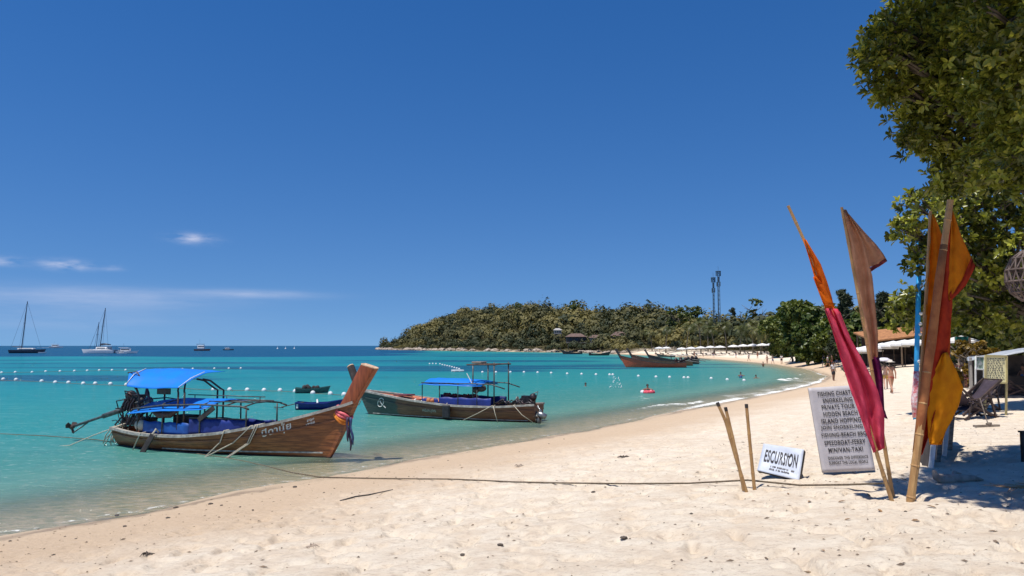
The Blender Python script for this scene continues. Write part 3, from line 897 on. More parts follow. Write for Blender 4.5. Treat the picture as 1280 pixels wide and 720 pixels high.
    for (xa, xb, y) in [(1.25, .62, -.55), (1.25, .62, .55), (1.5, .95, -.75), (3.35, 3.05, -.80), (3.62, 3.32, -.80), (3.35, 3.05, .8), (3.62, 3.32, .8)]:
        m = MB()
        if xa > 3: m.tube([(xa, y * 1.1, .75), (xa, y * 1.1, 1.95), (xa - .08, y * 1.03, 2.0), (xb, y * .7, 2.28), (xb - .2, y * .5, 2.34)], .032, 6)
        else: m.tube([(xa, y, .7), (xa, y, 1.75), (xa - .12, y, 1.98), (xb, y * .8, 2.36), (xb + .08, y * .6, 2.46), (xb + .5, y * .4, 2.5)], .034, 6)
        m.build('arch_post', IRON_RUST, root, True)
    m = MB()
    for sg in (-.55, .55): m.tube([(.70, sg, 2.56), (1.1, sg, 2.60), (1.4, sg, 2.3), (1.2, sg, 2.05), (.9, sg, 2.25)], .022, 6)
    m.tube([(.70, -.55, 2.56), (.70, .55, 2.56)], .03, 6); m.tube([(1.2, -.55, 2.05), (1.2, .55, 2.05)], .022, 6); m.build('arch_brace', IRON_RUST, root, True)
    # things under and beside the canopies that belong to the boat
    m = MB(); m.box((2.55, -.72, 1.97), (.58, .05, .20)); m.build('license_board', WOOD_DARK, root, bevel=.008)
    m = MB(); m.tube([(1.75, -.7, 2.12), (1.78, -.7, 1.88), (1.90, -.7, 1.72)], [.02, .085, .02], 6); m.tube([(1.8, -.7, 1.9), (1.95, -.7, 1.55)], [.045, .02], 6); m.build('hanging_cloth', RIB_DARK, root)
    g = lambda x, k: H.sheer_pt(x, -1, -.10 + k)
    canvas_panel('after_side_curtain', TARP_MID, root, (1.75, g(1.75, 0).y), (3.9, g(3.9, 0).y), .56, .97, 1)
    canvas_panel('forward_side_curtain', TARP_NAVY, root, (3.93, g(3.93, 0).y + .0), (6.05, g(6.05, 0).y), .60, 1.14, 3)
    canvas_panel('far_side_curtain', TARP_NAVY, root, (2.0, -g(2, 0).y), (6.05, -g(6.05, 0).y), .6, 1.0, 5)
    m = MB(); m.tube([(3.9, g(3.9, 0).y - .01, 1.16), (5.0, g(5, 0).y - .01, 1.17), (6.1, g(6.1, 0).y - .01, 1.16)], .022, 6); m.build('curtain_rail', IRON, root, True)
    m = MB(); m.ball((1.52, -.68, .80), .2, 10, 6, (1.25, .7, 1)); m.build('stuff_sack', simple('pale_sack', (.58, .5, .4), (.4, .33, .26), 6), root, True)
    m = MB(); m.box((2.65, .2, .95), (.75, .5, .34)); m.box((3.5, .2, .88), (.8, .5, .2)); m.build('engine_box', WOOD_DARK, root, bevel=.03)
    engine_parts(root, (.50, 0, 1.42), (-2.55, -.05, .52), 1.05)
    m = MB()
    for k in range(26):
        p = Vector((random.uniform(.0, 1.25), random.uniform(-.55, .4), .74))
        q = p + Vector((random.uniform(-.3, .3), random.uniform(-.2, .2), random.uniform(.1, .62)))
        m.tube([p, (p + q) / 2 + Vector((random.uniform(-.15, .15), 0, .1)), q], random.uniform(.015, .05), 5)
    m.box((.7, 0, .86), (.8, .8, .22)); m.build('engine_bearer', ENGINE, root)
    m = MB()
    for k in range(14):                    # slack lines hung over the stern
        x0 = random.uniform(-.02, .35); y0 = random.uniform(-.6, .3)
        m.tube([(x0 + .3, y0, .80), (x0 - .10, y0 - .12, .66), (x0 - .22 + random.uniform(-.1, .1), y0 - .16, random.uniform(.2, .45)), (x0 - .30 + random.uniform(-.15, .2), y0 - .2, random.uniform(-.05, .25))], .019, 5)
    m.build('stern_lines', ROPE, root, True)
    # fender plank hung over the side
    m = MB(); p0 = H.sheer_pt(2.65, -1, .16, .06); m.beam(p0 + Vector((0, -.02, 0)), p0 + Vector((-.52, -.16, -.92)), .20, .05, up=(0, -1, 0)); m.build('leeboard', WOOD_DARK, root, bevel=.012)
    m = MB(); m.tube([p0 + Vector((-.02, -.03, .0)), p0 + Vector((.03, .06, .16)), p0 + Vector((.0, .2, .05))], .03, 6); m.build('leeboard_lashing', ROPE, root)
    # lashings on the flank
    for xa, xb in [(5.42, 4.95), (6.35, 4.95), (6.52, 5.75), (6.60, 5.80), (1.9, 1.55)]:
        p = H.sheer_pt(xa, -1, .09, .05); m = MB()
        pm = H.find(xa * .5 + xb * .5, .42, -1, .06); e = Vector((xb, -1.30 if xb > 2 else -1.0, -.01))
        m.tube([p + Vector((.05, .25, .02)), p, pm, e], .021, 6); m.build('lashing', ROPE, root, True)
    return root, H

boat1, H1 = boat_one()

# ---------------------------------------------------------------- second boat, bow seaward
def boat_two():
    bowp = sea(467, 518); ster = sea(674, 527.5)
    ang = math.atan2(bowp.y - ster.y, bowp.x - ster.x)
    L = (Vector((bowp.x - ster.x, bowp.y - ster.y))).length
    root = empty('longtail_boat', (ster.x, ster.y, 0), ang)
    tag(root, 'brown longtail boat with dark green bow, short blue canopy and a pipe arch', 'boat', 'longtail boats moored by the beach')
    H = Hull(L, [(0, .82), (.2, .68), (.45, .68), (.7, .86), (.88, 1.08), (1, 1.22)],
             [(0, .55), (.12, .85), (.3, 1.02), (.55, 1.02), (.75, .80), (.9, .44), (1, .10)],
             [(0, -.15), (.3, -.3), (.7, -.3), (1, -.25)], .80)
    mh = mat_hull('brown_painted_hull', (.22, .085, .040), (.13, .048, .026), (.02, .016, .014), .04, (.055, .075, .062), L * .80, .5)
    hull_parts(H, root, mh, WOOD_RAIL, DECK_GREY, mstrake=mh)
    S = 1
    bl = MB(); xs = np.linspace(.4, L - .05, 40)
    for x0, x1 in zip(xs[:-1], xs[1:]): bl.beam(H.find(x0, .085, S, .008), H.find(x1, .085, S, .008), .02, .035)
    bl.build('boot_line', WOOD_RAIL, root)
    # orange fore deck laid in planks, with beams showing aft of it
    y0 = L * .72
    for k in range(11):
        x = y0 + k * .28
        if x > L + .35: break
        p = H.sheer_pt(x, 1); q = H.sheer_pt(x + .25, 1)
        w0 = max(.05, p.y - .07); w1 = max(.03, q.y - .07)
        m = MB(); z0 = p.z - .05; z1 = q.z - .05
        vs = [(x, -w0, z0), (x, w0, z0), (x + .262, w1, z1), (x + .262, -w1, z1)]
        m.add(vs + [(a, b, c - .03) for a, b, c in vs], [(0, 1, 2, 3), (7, 6, 5, 4), (0, 4, 5, 1), (1, 5, 6, 2), (2, 6, 7, 3), (3, 7, 4, 0)])
        m.build('deck_plank', DECK_ORANGE, root)
    for k in range(5):
        x = L * .50 + k * .42; p = H.sheer_pt(x, 1)
        m = MB(); m.beam((x, p.y - .05, p.z - .06), (x + .12, p.y - .45, p.z + .04), .06, .06); m.build('knee', PAINT_WHITE, root)
    for sg in (-1, 1):
        P = []
        for k in range(16):
            x = L * .46 + k * .2; p = H.sheer_pt(x, sg, -.10)
            P.append([p + Vector((0, 0, .02)), p + Vector((0, -sg * .06, -.26))])
        m = MB(); m.grid(P); m.build('inner_plank', DECK_ORANGE, root, True, solid=.025)
    m = MB(); m.box((L * .80, 0, 1.04), (.8, .8, .06)); m.build('hatch', simple('maroon_hatch', (.14, .02, .025), (.07, .012, .015), 5), root, bevel=.02)
    # white eye ring on the bow and the faded name
    ring = []
    for q in range(25):
        th = 2 * math.pi * q / 24
        ring.append(H.find(L - .72 + .20 * math.cos(th) - .10 * math.sin(th), .66 + .22 * math.sin(th), S, .012))
    m = MB(); m.tube(ring, .022, 5, False); m.build('bow_emblem', CHAR_WHITE, root)
    m = MB(); m.tube([H.find(L - .80, .56, S, .012), H.find(L - .68, .74, S, .012)], .03, 5); m.tube([H.find(L - 1.02, .40, S, .012), H.find(L - .9, .50, S, .012)], .03, 5); m.build('bow_mark', CHAR_WHITE, root)
    vs, fs = text_mesh('ศรีสมุทร', .20, 1.2, 1.0, 0, .004)
    lettering(vs, fs, lambda x, y: H.find(L * .585 - x, .40 + y, S, .010), WOOD_RAIL, root, 'boat_name')
    # canopy
    x0, x1 = 2.75, 5.75
    for x in (x0, 3.75, 4.75, x1):
        for sg in (-1, 1):
            g = H.sheer_pt(x, sg, -.1); m = MB(); m.tube([(x, g.y, g.z - .05), (x, g.y, 1.72)], .024, 6); m.build('canopy_post', IRON, root, True)
    for sg in (-1, 1):
        m = MB(); m.tube([(1.35, sg * .85, 1.52), (2.0, sg * .88, 1.70), (x0, sg * .92, 1.72), (x1, sg * .92, 1.72)], .03, 6); m.build('canopy_rail', IRON, root, True)
    tarp('canopy', TARP_BLUE, root, [(x0 - .25, [(-.95, 1.62), (-.5, 1.80), (.5, 1.80), (.98, 1.62)]), (3.4, [(-.98, 1.63), (-.5, 1.89), (.5, 1.89), (1.0, 1.62)]), (4.2, [(-.98, 1.63), (-.5, 1.91), (.5, 1.91), (1.0, 1.63)]),
        (5.0, [(-.98, 1.63), (-.5, 1.92), (.5, 1.92), (1.0, 1.64)]), (x1 - .15, [(-.98, 1.64), (-.5, 1.90), (.5, 1.90), (1.0, 1.65)]), (x1 + .12, [(-.98, 1.60), (-.5, 1.72), (.5, 1.72), (1.0, 1.62)])], .025, 2)
    canvas_panel('side_curtain', TARP_NAVY, root, (2.05, H.sheer_pt(2.05, 1, -.08).y), (4.75, H.sheer_pt(4.75, 1, -.08).y), .62, 1.06, 2)
    canvas_panel('fore_side_curtain', TARP_NAVY, root, (4.8, H.sheer_pt(4.8, 1, -.08).y), (5.75, H.sheer_pt(5.75, 1, -.08).y), .62, .98, 4)
    canvas_panel('far_side_curtain', TARP_NAVY, root, (2.05, -H.sheer_pt(2.05, 1, -.08).y), (5.7, -H.sheer_pt(5.7, 1, -.08).y), .62, 1.05, 6)
    m = MB()
    for k in range(16): m.ball((2.9 + k * .12, .55 + random.uniform(-.1, .1), 1.13 + random.uniform(-.02, .05)), random.uniform(.07, .11), 8, 5)
    m.build('life_vests', simple('faded_red_vests', (.22, .035, .03), (.05, .02, .03), 5), root, True)
    m = MB(); m.ball((5.32, .93, .88), .13, 8, 5); m.ball((5.12, .95, .87), .11, 8, 5); m.build('lifebuoys', simple('orange_float', (.55, .2, .07), (.4, .12, .05), 5), root, True)
    m = MB(); m.ball((2.62, .75, 1.52), .22, 10, 6, (1.3, .7, .8)); m.ball((2.9, .7, 1.44), .17, 10, 6); m.build('rolled_tarpaulin', WOOD_DARK, root, True)
    # pipe arch with a flat rack
    for x, zt in ((1.92, 2.72), (3.02, 2.62)):
        for sg in (-.8, .8):
            m = MB(); m.tube([(x, sg, .65), (x, sg, zt)], .032, 6); m.build('arch_post', IRON, root, True)
    m = MB()
    for sg in (-.8, .8): m.tube([(1.8, sg, 2.62), (3.35, sg, 2.60)], .04, 6)
    for x in (1.92, 2.3, 2.7, 3.02): m.tube([(x, -.8, 2.62), (x, .8, 2.62)], .03, 6)
    m.build('arch_rack', IRON_RUST, root, True)
    m = MB(); m.box((2.95, .3, 2.70), (.5, .6, .09)); m.build('rack_board', WOOD_WEATHER, root, bevel=.01)
    m = MB(); m.tube([(3.35, .8, 2.2), (3.05, .8, 1.7)], .02, 6); m.build('aerial', PAINT_WHITE, root)
    # side tyre, gear on the stern, engine
    m = MB(); P = []
    p = H.sheer_pt(4.25, 1, .10); m.box((p.x, p.y + .02, p.z - .28), (.40, .14, .62)); m.build('fender_bag', RUBBER, root, bevel=.05)
    m = MB(); m.tube([p + Vector((0, -.08, .10)), p + Vector((0, 0, .05)), p + Vector((0, .02, -.05))], .02, 5); m.build('fender_line', ROPE, root)
    engine_parts(root, (.55, 0, .86), (-.15, .55, .22), .95)
    m = MB()
    for k in range(22):
        x = random.uniform(.1, 1.7); yv = random.uniform(.1, .75)
        m.tube([(x, yv, .78 + random.uniform(0, .08)), (x + .2, yv - .1, .9 + random.uniform(0, .14)), (x + .45, yv + random.uniform(-.1, .1), .8)], random.uniform(.03, .06), 5)
    m.build('coiled_gear', ENGINE, root, True)
    m = MB(); m.lathe([(.02, -.22), (.13, -.2), (.15, .1), (.1, .2), (.02, .22)], 12, (-.32, .46, .36), Matrix.Rotation(R(70), 3, 'Y')); m.build('gearbox', STEEL, root, True)
    m = MB(); m.tube([(-.1, .5, .75), (-.32, .5, .55), (-.30, .48, .1), (-.12, .5, -.1)], .025, 6); m.tube([(-.05, .3, .8), (-.25, .3, .3), (-.1, .35, -.1)], .02, 6); m.build('rudder_frame', STEEL, root, True)
    for xa, xb, yb in [(1.95, 3.3, 1.25), (1.85, 1.6, 1.1), (.9, 0.0, .72)]:
        pp = H.sheer_pt(xa, 1, .09, .05); m = MB(); m.tube([pp + Vector((0, -.2, .02)), pp, Vector(((xa + xb) / 2, pp.y + .06, .38)), Vector((xb, yb, .05))], .018, 5); m.build('lashing', ROPE, root, True)
    return root, H

boat2, H2 = boat_two()

# ---------------------------------------------------------------- boats far across the bay
def small_longtail(name, px0, px1, py, yaw_sign, label, hullc, Ys=None, seed=0, canopy=False, cat='boat'):
    a = sea(px0, py); b = sea(px1, py + .4 * yaw_sign)
    rnd = random.Random(seed)
    d = a - b; ang = math.atan2(d.y, d.x); L = d.length * .9
    root = empty(name, (b.x, b.y, 0), ang)
    tag(root, label, cat, 'longtail boats far across the bay')
    k = L / 8.5
    H = Hull(L, [(0, .8 * k), (.3, .62 * k), (.6, .8 * k), (.85, 1.3 * k), (1, 1.75 * k)], [(0, .5 * k), (.3, .95 * k), (.6, .9 * k), (.9, .35 * k), (1, .08)],
             [(0, -.2), (.5, -.3), (1, -.25)], 1.15 * k)
    mh = mat_hull('hull_paint_' + str(seed), hullc, tuple(v * .55 for v in hullc), (.02, .015, .014), .08 * k)
    m = MB()
    for side in (-1, 1): m.grid([[H.pt(i / 24, j / 6, side) for j in range(7)] for i in range(25)])
    m.grid([[H.pt(0, j / 6, -1) for j in range(7)], [H.pt(0, j / 6, 1) for j in range(7)]])
    m.grid([[H.pt(i / 24, .6, -1), H.pt(i / 24, .6, 1)] for i in range(25)])
    shade_auto(m.build('hull', mh, root))
    for side in (-1, 1):
        m = MB()
        for i in range(24): m.beam(H.pt(i / 24, 1, side, .01), H.pt((i + 1) / 24, 1, side, .01), .14, .10)
        m.build('gunwale', WOOD_DARK, root)
    e = H.pt(1, 1, 1); m = MB(); m.beam((e.x - .45 * k, 0, e.z - .7 * k), (e.x + .55 * k, 0, e.z + 1.0 * k), .22, .34 * k); m.build('prow_post', WOOD_DARK, root, bevel=.03)
    m = MB()
    for q in range(9): m.ball((rnd.uniform(.2, 1.5) * k, rnd.uniform(-.4, .4), rnd.uniform(.7, 1.35) * k), rnd.uniform(.18, .34) * k, 8, 5)
    m.build('engine', ENGINE, root)
    m = MB(); m.tube([(.3 * k, 0, 1.05 * k), (-2.0 * k, .2, .75 * k)], .07 * k, 6); m.build('tail_shaft', IRON, root)
    for q in range(4):
        x = (2.2 + q * 1.1) * k; p = H.sheer_pt(x, 1)
        m = MB(); m.box((x, 0, p.z - .02), (.25, 2 * p.y, .07)); m.build('thwart', WOOD_WEATHER, root)
    if canopy:
        for x in (2.2 * k, 5.2 * k):
            for sg in (-1, 1):
                m = MB(); m.tube([(x, sg * .75 * k, .6 * k), (x, sg * .75 * k, 1.7 * k)], .04, 5); m.build('canopy_post', IRON, root)
        tarp('canopy', WOOD_RAIL if canopy == 1 else TARP_BLUE, root, [(2 * k, [(-.9 * k, 1.62 * k), (0, 1.8 * k), (.9 * k, 1.62 * k)]), (5.4 * k, [(-.9 * k, 1.62 * k), (0, 1.8 * k), (.9 * k, 1.62 * k)])], .02, seed, 5)
    return root

small_longtail('longtail_boat', 776, 858, 459.2, 1, 'red hulled longtail boat, foremost of the three moored side by side', (.62, .13, .055), seed=11)
small_longtail('longtail_boat', 790, 866, 456.8, 1, 'brown longtail boat moored behind the red hulled one, prow raised', (.42, .15, .07), seed=12, canopy=False)
small_longtail('longtail_boat', 811, 874, 454.6, 1, 'dark longtail boat with pale canopy, hindmost of the three moored together', (.10, .06, .045), seed=13, canopy=1)
small_longtail('longtail_boat', 763, 736, 444.4, 0, 'low dark longtail boat lying off the rocks of the headland', (.05, .055, .05), seed=14)
small_longtail('longtail_boat', 821, 844, 446.2, 0, 'small weathered longtail boat drawn up on the far sand', (.20, .17, .14), seed=15)
small_longtail('longtail_boat', 702, 728, 442.6, 0, 'small dark longtail boat close under the wooded headland', (.07, .06, .05), seed=16)

# ---------------------------------------------------------------- skiffs
def skiff(name, px0, px1, py, label, mat, mrim, k=1.0, paddle=True, heap=False):
    a = sea(px1, py); b = sea(px0, py + .6); d = a - b; L = d.length
    root = empty(name, (b.x, b.y, 0), math.atan2(d.y, d.x)); tag(root, label, 'dinghy')
    H = Hull(L, [(0, .42 * k), (.3, .34 * k), (.7, .36 * k), (1, .52 * k)], [(0, .42 * k), (.3, .55 * k), (.7, .5 * k), (1, .12)], [(0, -.08), (.5, -.12), (1, -.04)], .22)
    m = MB()
    for side in (-1, 1):
        m.grid([[H.pt(i / 20, j / 6, side) for j in range(7)] for i in range(21)])
        m.grid([[H.pt(i / 20, .4 + .6 * j / 3, side, -.04) for j in range(4)] for i in range(21)])
    m.grid([[H.pt(0, j / 6, -1) for j in range(7)], [H.pt(0, j / 6, 1) for j in range(7)]])
    m.grid([[H.pt(i / 20, .42, -1, -.03), H.pt(i / 20, .42, 1, -.03)] for i in range(21)])
    shade_auto(m.build('hull', mat, root))
    for side in (-1, 1):
        m = MB()
        for i in range(20): m.beam(H.pt(i / 20, 1, side, .01), H.pt((i + 1) / 20, 1, side, .01), .07, .05)
        m.build('gunwale', mrim, root)
    for x in (.25, .62):
        m = MB(); p = H.pt(x, .85, 1); m.box((p.x, 0, p.z), (.2, 2 * p.y - .04, .04)); m.build('thwart', mrim, root)
    return root, H, L

NAVY_PAINT = simple('navy_boat_paint', (.010, .022, .17), (.007, .014, .11), 4, .4, .1)
TEAL_PAINT = simple('faded_teal_paint', (.05, .13, .12), (.03, .08, .08), 5, .6, .2)
b, Hs, L = skiff('rowing_dinghy', 370, 424, 511.5, 'small navy blue dinghy with an oar trailing over its stern', NAVY_PAINT, NAVY_PAINT, 1.0)
m = MB(); m.tube([(.4, .1, .40), (-.2, .15, .28), (-.8, .2, .14)], .03, 6); m.box((-.95, .22, .10), (.5, .16, .03)); m.build('oar', WOOD_DARK, b)
m = MB(); m.tube([(L * .52, -.5, .38), (L * .50, -.3, .55)], .05, 6); m.build('white_bottle', PAINT_WHITE, b)
m = MB(); m.box((.12, -.36, .22), (.10, .16, .22)); m.build('stern_patch', PAINT_WHITE, b)
b, Hs, L = skiff('rowing_dinghy', 369, 409, 491.0, 'low faded teal dinghy heaped with dark nets among the white buoys', TEAL_PAINT, TEAL_PAINT, .95)
m = MB()
for k in range(12): m.ball((L * .45 + random.uniform(-.7, .6), random.uniform(-.25, .25), .36 + random.uniform(0, .12)), random.uniform(.10, .2), 7, 4)
m.build('net_heap', WOOD_DARK, b)
# ================================================================== VEGETATION
def mat_leaf(name, dark, light, trans=.35, rough=.42, tintname='tint', nz=.6):
    t = NT(name)
    ti = t.attr(tintname)
    n = t.noise(t.coord('Object'), 1.3, 3)
    f = t.math('ADD', t.math('MULTIPLY', ti, .75), t.math('MULTIPLY_ADD', n, nz, -.3 * nz), None, True)
    oi = t.n.new('ShaderNodeObjectInfo')
    f = t.math('ADD', f, t.math('MULTIPLY_ADD', oi.outputs['Random'], .24, -.12), None, True)
    col = t.mix(f, c4(dark), c4(light))
    p = t.n.new('ShaderNodeBsdfPrincipled'); t.put(p.inputs['Base Color'], col); p.inputs['Roughness'].default_value = rough
    p.inputs['Specular IOR Level'].default_value = .4
    tr = t.n.new('ShaderNodeBsdfTranslucent'); t.put(tr.inputs[0], t.mix(1.0, col, c4((1.1, 1.15, .45)), 'MULTIPLY'))
    m = t.n.new('ShaderNodeMixShader'); m.inputs[0].default_value = trans
    t.l.new(p.outputs[0], m.inputs[1]); t.l.new(tr.outputs[0], m.inputs[2])
    return t.done(m.outputs[0])

LEAF_HILL = mat_leaf('hillside_foliage', (.014, .026, .008), (.20, .165, .048), .12, .7, 'tint', .15)
LEAF_TREE = mat_leaf('broadleaf_foliage', (.032, .060, .012), (.19, .21, .04), .28, .45)
LEAF_BRIGHT = mat_leaf('young_green_foliage', (.030, .055, .010), (.17, .19, .03), .3, .45)
LEAF_PALM = mat_leaf('palm_foliage', (.030, .045, .012), (.15, .15, .045), .25, .45)
LEAF_CAS = mat_leaf('casuarina_foliage', (.022, .034, .018), (.075, .085, .04), .2, .6)
LEAF_NEAR = mat_leaf('glossy_leaf', (.012, .026, .005), (.46, .47, .07), .26, .30)
LEAF_DRY = mat_leaf('dry_brown_foliage', (.07, .05, .025), (.20, .145, .07), .2, .7)
BARK = simple('grey_bark', (.16, .13, .10), (.07, .055, .04), 6, .85, .6, stretch=(1, 1, .3))
BARK_PALM = simple('palm_bark', (.20, .17, .13), (.10, .085, .065), 8, .85, .6, stretch=(.4, .4, 4))

rng = np.random.default_rng(3)

def leaf_cards(P, N, size, aspect=.55, jitter=.9, rg=rng, fold=.18):
    """one folded leaf (two quads) per point, roughly facing N"""
    n = len(P)
    D = N + rg.normal(0, jitter, (n, 3)); D /= np.linalg.norm(D, axis=1, keepdims=True) + 1e-9
    A = np.cross(D, rg.normal(0, 1, (n, 3))); A /= np.linalg.norm(A, axis=1, keepdims=True) + 1e-9
    B = np.cross(D, A)
    s = (size * rg.uniform(.65, 1.35, n))[:, None]
    w = s * aspect
    a0 = P - A * s * .5; a1 = P + A * s * .5
    l0 = P - A * s * .12 + B * w * .5 + D * w * fold; l1 = P + A * s * .22 + B * w * .42 + D * w * fold
    r0 = P - A * s * .12 - B * w * .5 + D * w * fold; r1 = P + A * s * .22 - B * w * .42 + D * w * fold
    V = np.stack([a0, l0, l1, a1, r1, r0], 1).reshape(-1, 3)
    k = np.arange(n)[:, None] * 6
    F = np.concatenate([k + np.array([[0, 1, 2, 3]]), k + np.array([[3, 4, 5, 0]])], 0)
    return V, F

def crown_points(blobs, per, rg, shell=.55):
    """points through lumpy clumps: each blob is broken into smaller tufts"""
    P, N, T = [], [], []
    for (cx, cy, cz, rx, ry, rz) in blobs:
        nt = max(6, int(per / 22))
        d = rg.normal(0, 1, (nt, 3)); d /= np.linalg.norm(d, axis=1, keepdims=True)
        rad = rg.uniform(shell, 1.0, nt)[:, None]
        tc_ = d * rad * np.array([[rx, ry, rz]]) + np.array([[cx, cy, cz]])
        tr = rg.uniform(.16, .34, nt) * (rx + ry + rz) / 3
        tint = np.clip(rg.normal(.42, .22, nt), 0, 1)
        m = int(per / nt)
        e = rg.normal(0, 1, (nt, m, 3)); e /= np.linalg.norm(e, axis=2, keepdims=True)
        rr = rg.uniform(.35, 1.0, (nt, m, 1))
        pts = tc_[:, None, :] + e * rr * tr[:, None, None]
        nn = e * .8 + d[:, None, :] * .5 + np.array([0, 0, .5])
        P.append(pts.reshape(-1, 3)); N.append(nn.reshape(-1, 3)); T.append(np.repeat(tint, m))
    return np.vstack(P), np.vstack(N), np.concatenate(T)

def crown_mesh(name, blobs, per, leaf, mat, parent, seed=0, aspect=.55, shell=.55, jitter=.9, kind=None):
    rg = np.random.default_rng(seed)
    P, N, T = crown_points(blobs, per, rg, shell)
    V, F = leaf_cards(P, N, leaf, aspect, jitter, rg)
    t6 = np.repeat(np.clip(T + rg.normal(0, .12, len(T)), 0, 1), 6)
    o = mesh_np(name, V, F, mat, parent, {'tint': t6})
    if kind: o['kind'] = kind
    return o

def trunk_mesh(root, H, r, seed=0, limbs=5, spread=.4, mat=None, reach=.75):
    rnd = random.Random(seed); m = MB()
    bend = Vector((rnd.uniform(-.06, .06), rnd.uniform(-.06, .06), 0)) * H
    pts = [Vector((0, 0, -.3))] + [Vector((0, 0, H * f)) + bend * f * f for f in (.15, .35, .55, .72)]
    m.tube(pts, [r * 1.25, r * 1.05, r * .85, r * .7, r * .45], 8)
    for k in range(limbs):
        th = 2 * math.pi * k / limbs + rnd.uniform(-.4, .4); f = rnd.uniform(.35, .65)
        p = Vector((0, 0, H * f)) + bend * f * f
        d = Vector((math.cos(th), math.sin(th), 0))
        e = p + d * H * spread * rnd.uniform(.7, 1) + Vector((0, 0, H * rnd.uniform(.12, reach - .45)))
        mid = p.lerp(e, .5) + Vector((0, 0, H * .03))
        m.tube([p, mid, e], [r * .5, r * .32, r * .12], 6)
        for q in range(2):
            e2 = mid + Vector((math.cos(th + 1.2 * (q * 2 - 1)), math.sin(th + 1.2 * (q * 2 - 1)), .7)) * H * .16
            m.tube([mid, e2], [r * .25, r * .07], 5)
    return m.build('trunk', mat or BARK, root, True)

def tree(name, px, Y, top, label, group, mat, rx=None, seed=0, per=340, leaf=None, nb=9, cat='tree', low=.28, flat=1.0, base_off=0.0, kind='round'):
    g0 = at(px, 432, Y); x = g0.x; gz = ground_z(x, Y) + base_off
    H = at(px, top, Y).z - gz
    root = empty(name, (x, Y, gz)); tag(root, label, cat, group)
    rnd = random.Random(seed)
    rx = rx or H * .42
    blobs = []
    if kind == 'round':
        for k in range(nb):
            f = rnd.uniform(low, .92); th = rnd.uniform(0, 2 * math.pi)
            wide = math.sin(math.pi * min(1, max(.12, (f - low * .5) / (1.12 - low * .5)))) ** .7
            q = rx * wide * rnd.uniform(.25, .72)
            rb = rx * rnd.uniform(.34, .5)
            z = min(f * H, H - rb * .8)
            blobs.append((q * math.cos(th), q * math.sin(th), z, rb, rb, rb * .72 * flat))
        blobs.append((0, 0, H - rx * .34 * flat, rx * .40, rx * .40, rx * .34 * flat))
        shell, asp = .5, .6
    elif kind == 'cone':            # feathery casuarina
        for k in range(nb):
            f = rnd.uniform(low, .97); th = rnd.uniform(0, 2 * math.pi); q = rx * (1.05 - f) * rnd.uniform(.3, 1.0)
            rb = rx * (.22 + .25 * (1 - f)); blobs.append((q * math.cos(th), q * math.sin(th), f * H - rb * .3, rb * .7, rb * .7, rb))
        shell, asp = .2, .16
    crown_mesh('crown', blobs, per, leaf or max(.35, rx * .11), mat, root, seed, asp, shell)
    trunk_mesh(root, H, H * .022 + .05, seed)
    return root

def palm(px, Y, top, seed=0, label='slender coconut palm behind the far umbrellas'):
    x = at(px, 432, Y).x; gz = ground_z(x, Y); H = at(px, top, Y).z - gz - 1.0
    root = empty('coconut_palm', (x, Y, gz)); tag(root, label, 'palm tree', 'coconut palms behind the far beach')
    rnd = random.Random(seed)
    lean = Vector((rnd.uniform(-.16, .16), rnd.uniform(-.1, .1), 0)) * H
    m = MB(); m.tube([lean * (f * f) + Vector((0, 0, H * f - (.3 if f == 0 else 0))) for f in (0, .15, .35, .6, .85, 1)], [.26, .2, .17, .15, .14, .13], 7)
    m.build('trunk', BARK_PALM, root, True)
    hub = lean + Vector((0, 0, H))
    Vs, Fs, Ts, n0 = [], [], [], 0
    for k in range(17):
        th = 2 * math.pi * k / 17 + rnd.uniform(-.2, .2); el = rnd.uniform(-.3, 1.1); Lf = rnd.uniform(2.9, 3.9)
        d = Vector((math.cos(th), math.sin(th), 0)); sd_ = Vector((-d.y, d.x, 0)); tint = rnd.uniform(.1, .9)
        p = hub.copy(); ang = el
        pts = []
        for q in range(9):
            pts.append(p.copy()); p = p + (d * math.cos(ang) + Vector((0, 0, 1)) * math.sin(ang)) * Lf / 8; ang -= .24
        for q in range(1, 9):
            for h in range(2):
                c = pts[q - 1].lerp(pts[q], h * .5)
                ax = (pts[q] - pts[q - 1]).normalized(); w = (.85 * math.sin(math.pi * (q + .4) / 9.6) + .15)
                for sg in (-1, 1):
                    tip = c + sd_ * sg * w + ax * .35 * w - Vector((0, 0, .45 * w))
                    Vs += [c - ax * .07, c + ax * .07, tip + ax * .05, tip - ax * .03]
                    Fs.append((n0, n0 + 1, n0 + 2, n0 + 3)); n0 += 4; Ts += [tint] * 4
    mesh_np('crown', [tuple(v) for v in Vs], Fs, LEAF_PALM, root, {'tint': Ts})
    m = MB()
    for k in range(7):
        th = k * .9; m.ball(hub + Vector((math.cos(th) * .2, math.sin(th) * .2, -.22)), .13, 7, 5)
    m.build('coconut_cluster', simple('green_coconut_%d' % seed, (.12, .13, .03), (.16, .09, .03), 4), root)
    return root

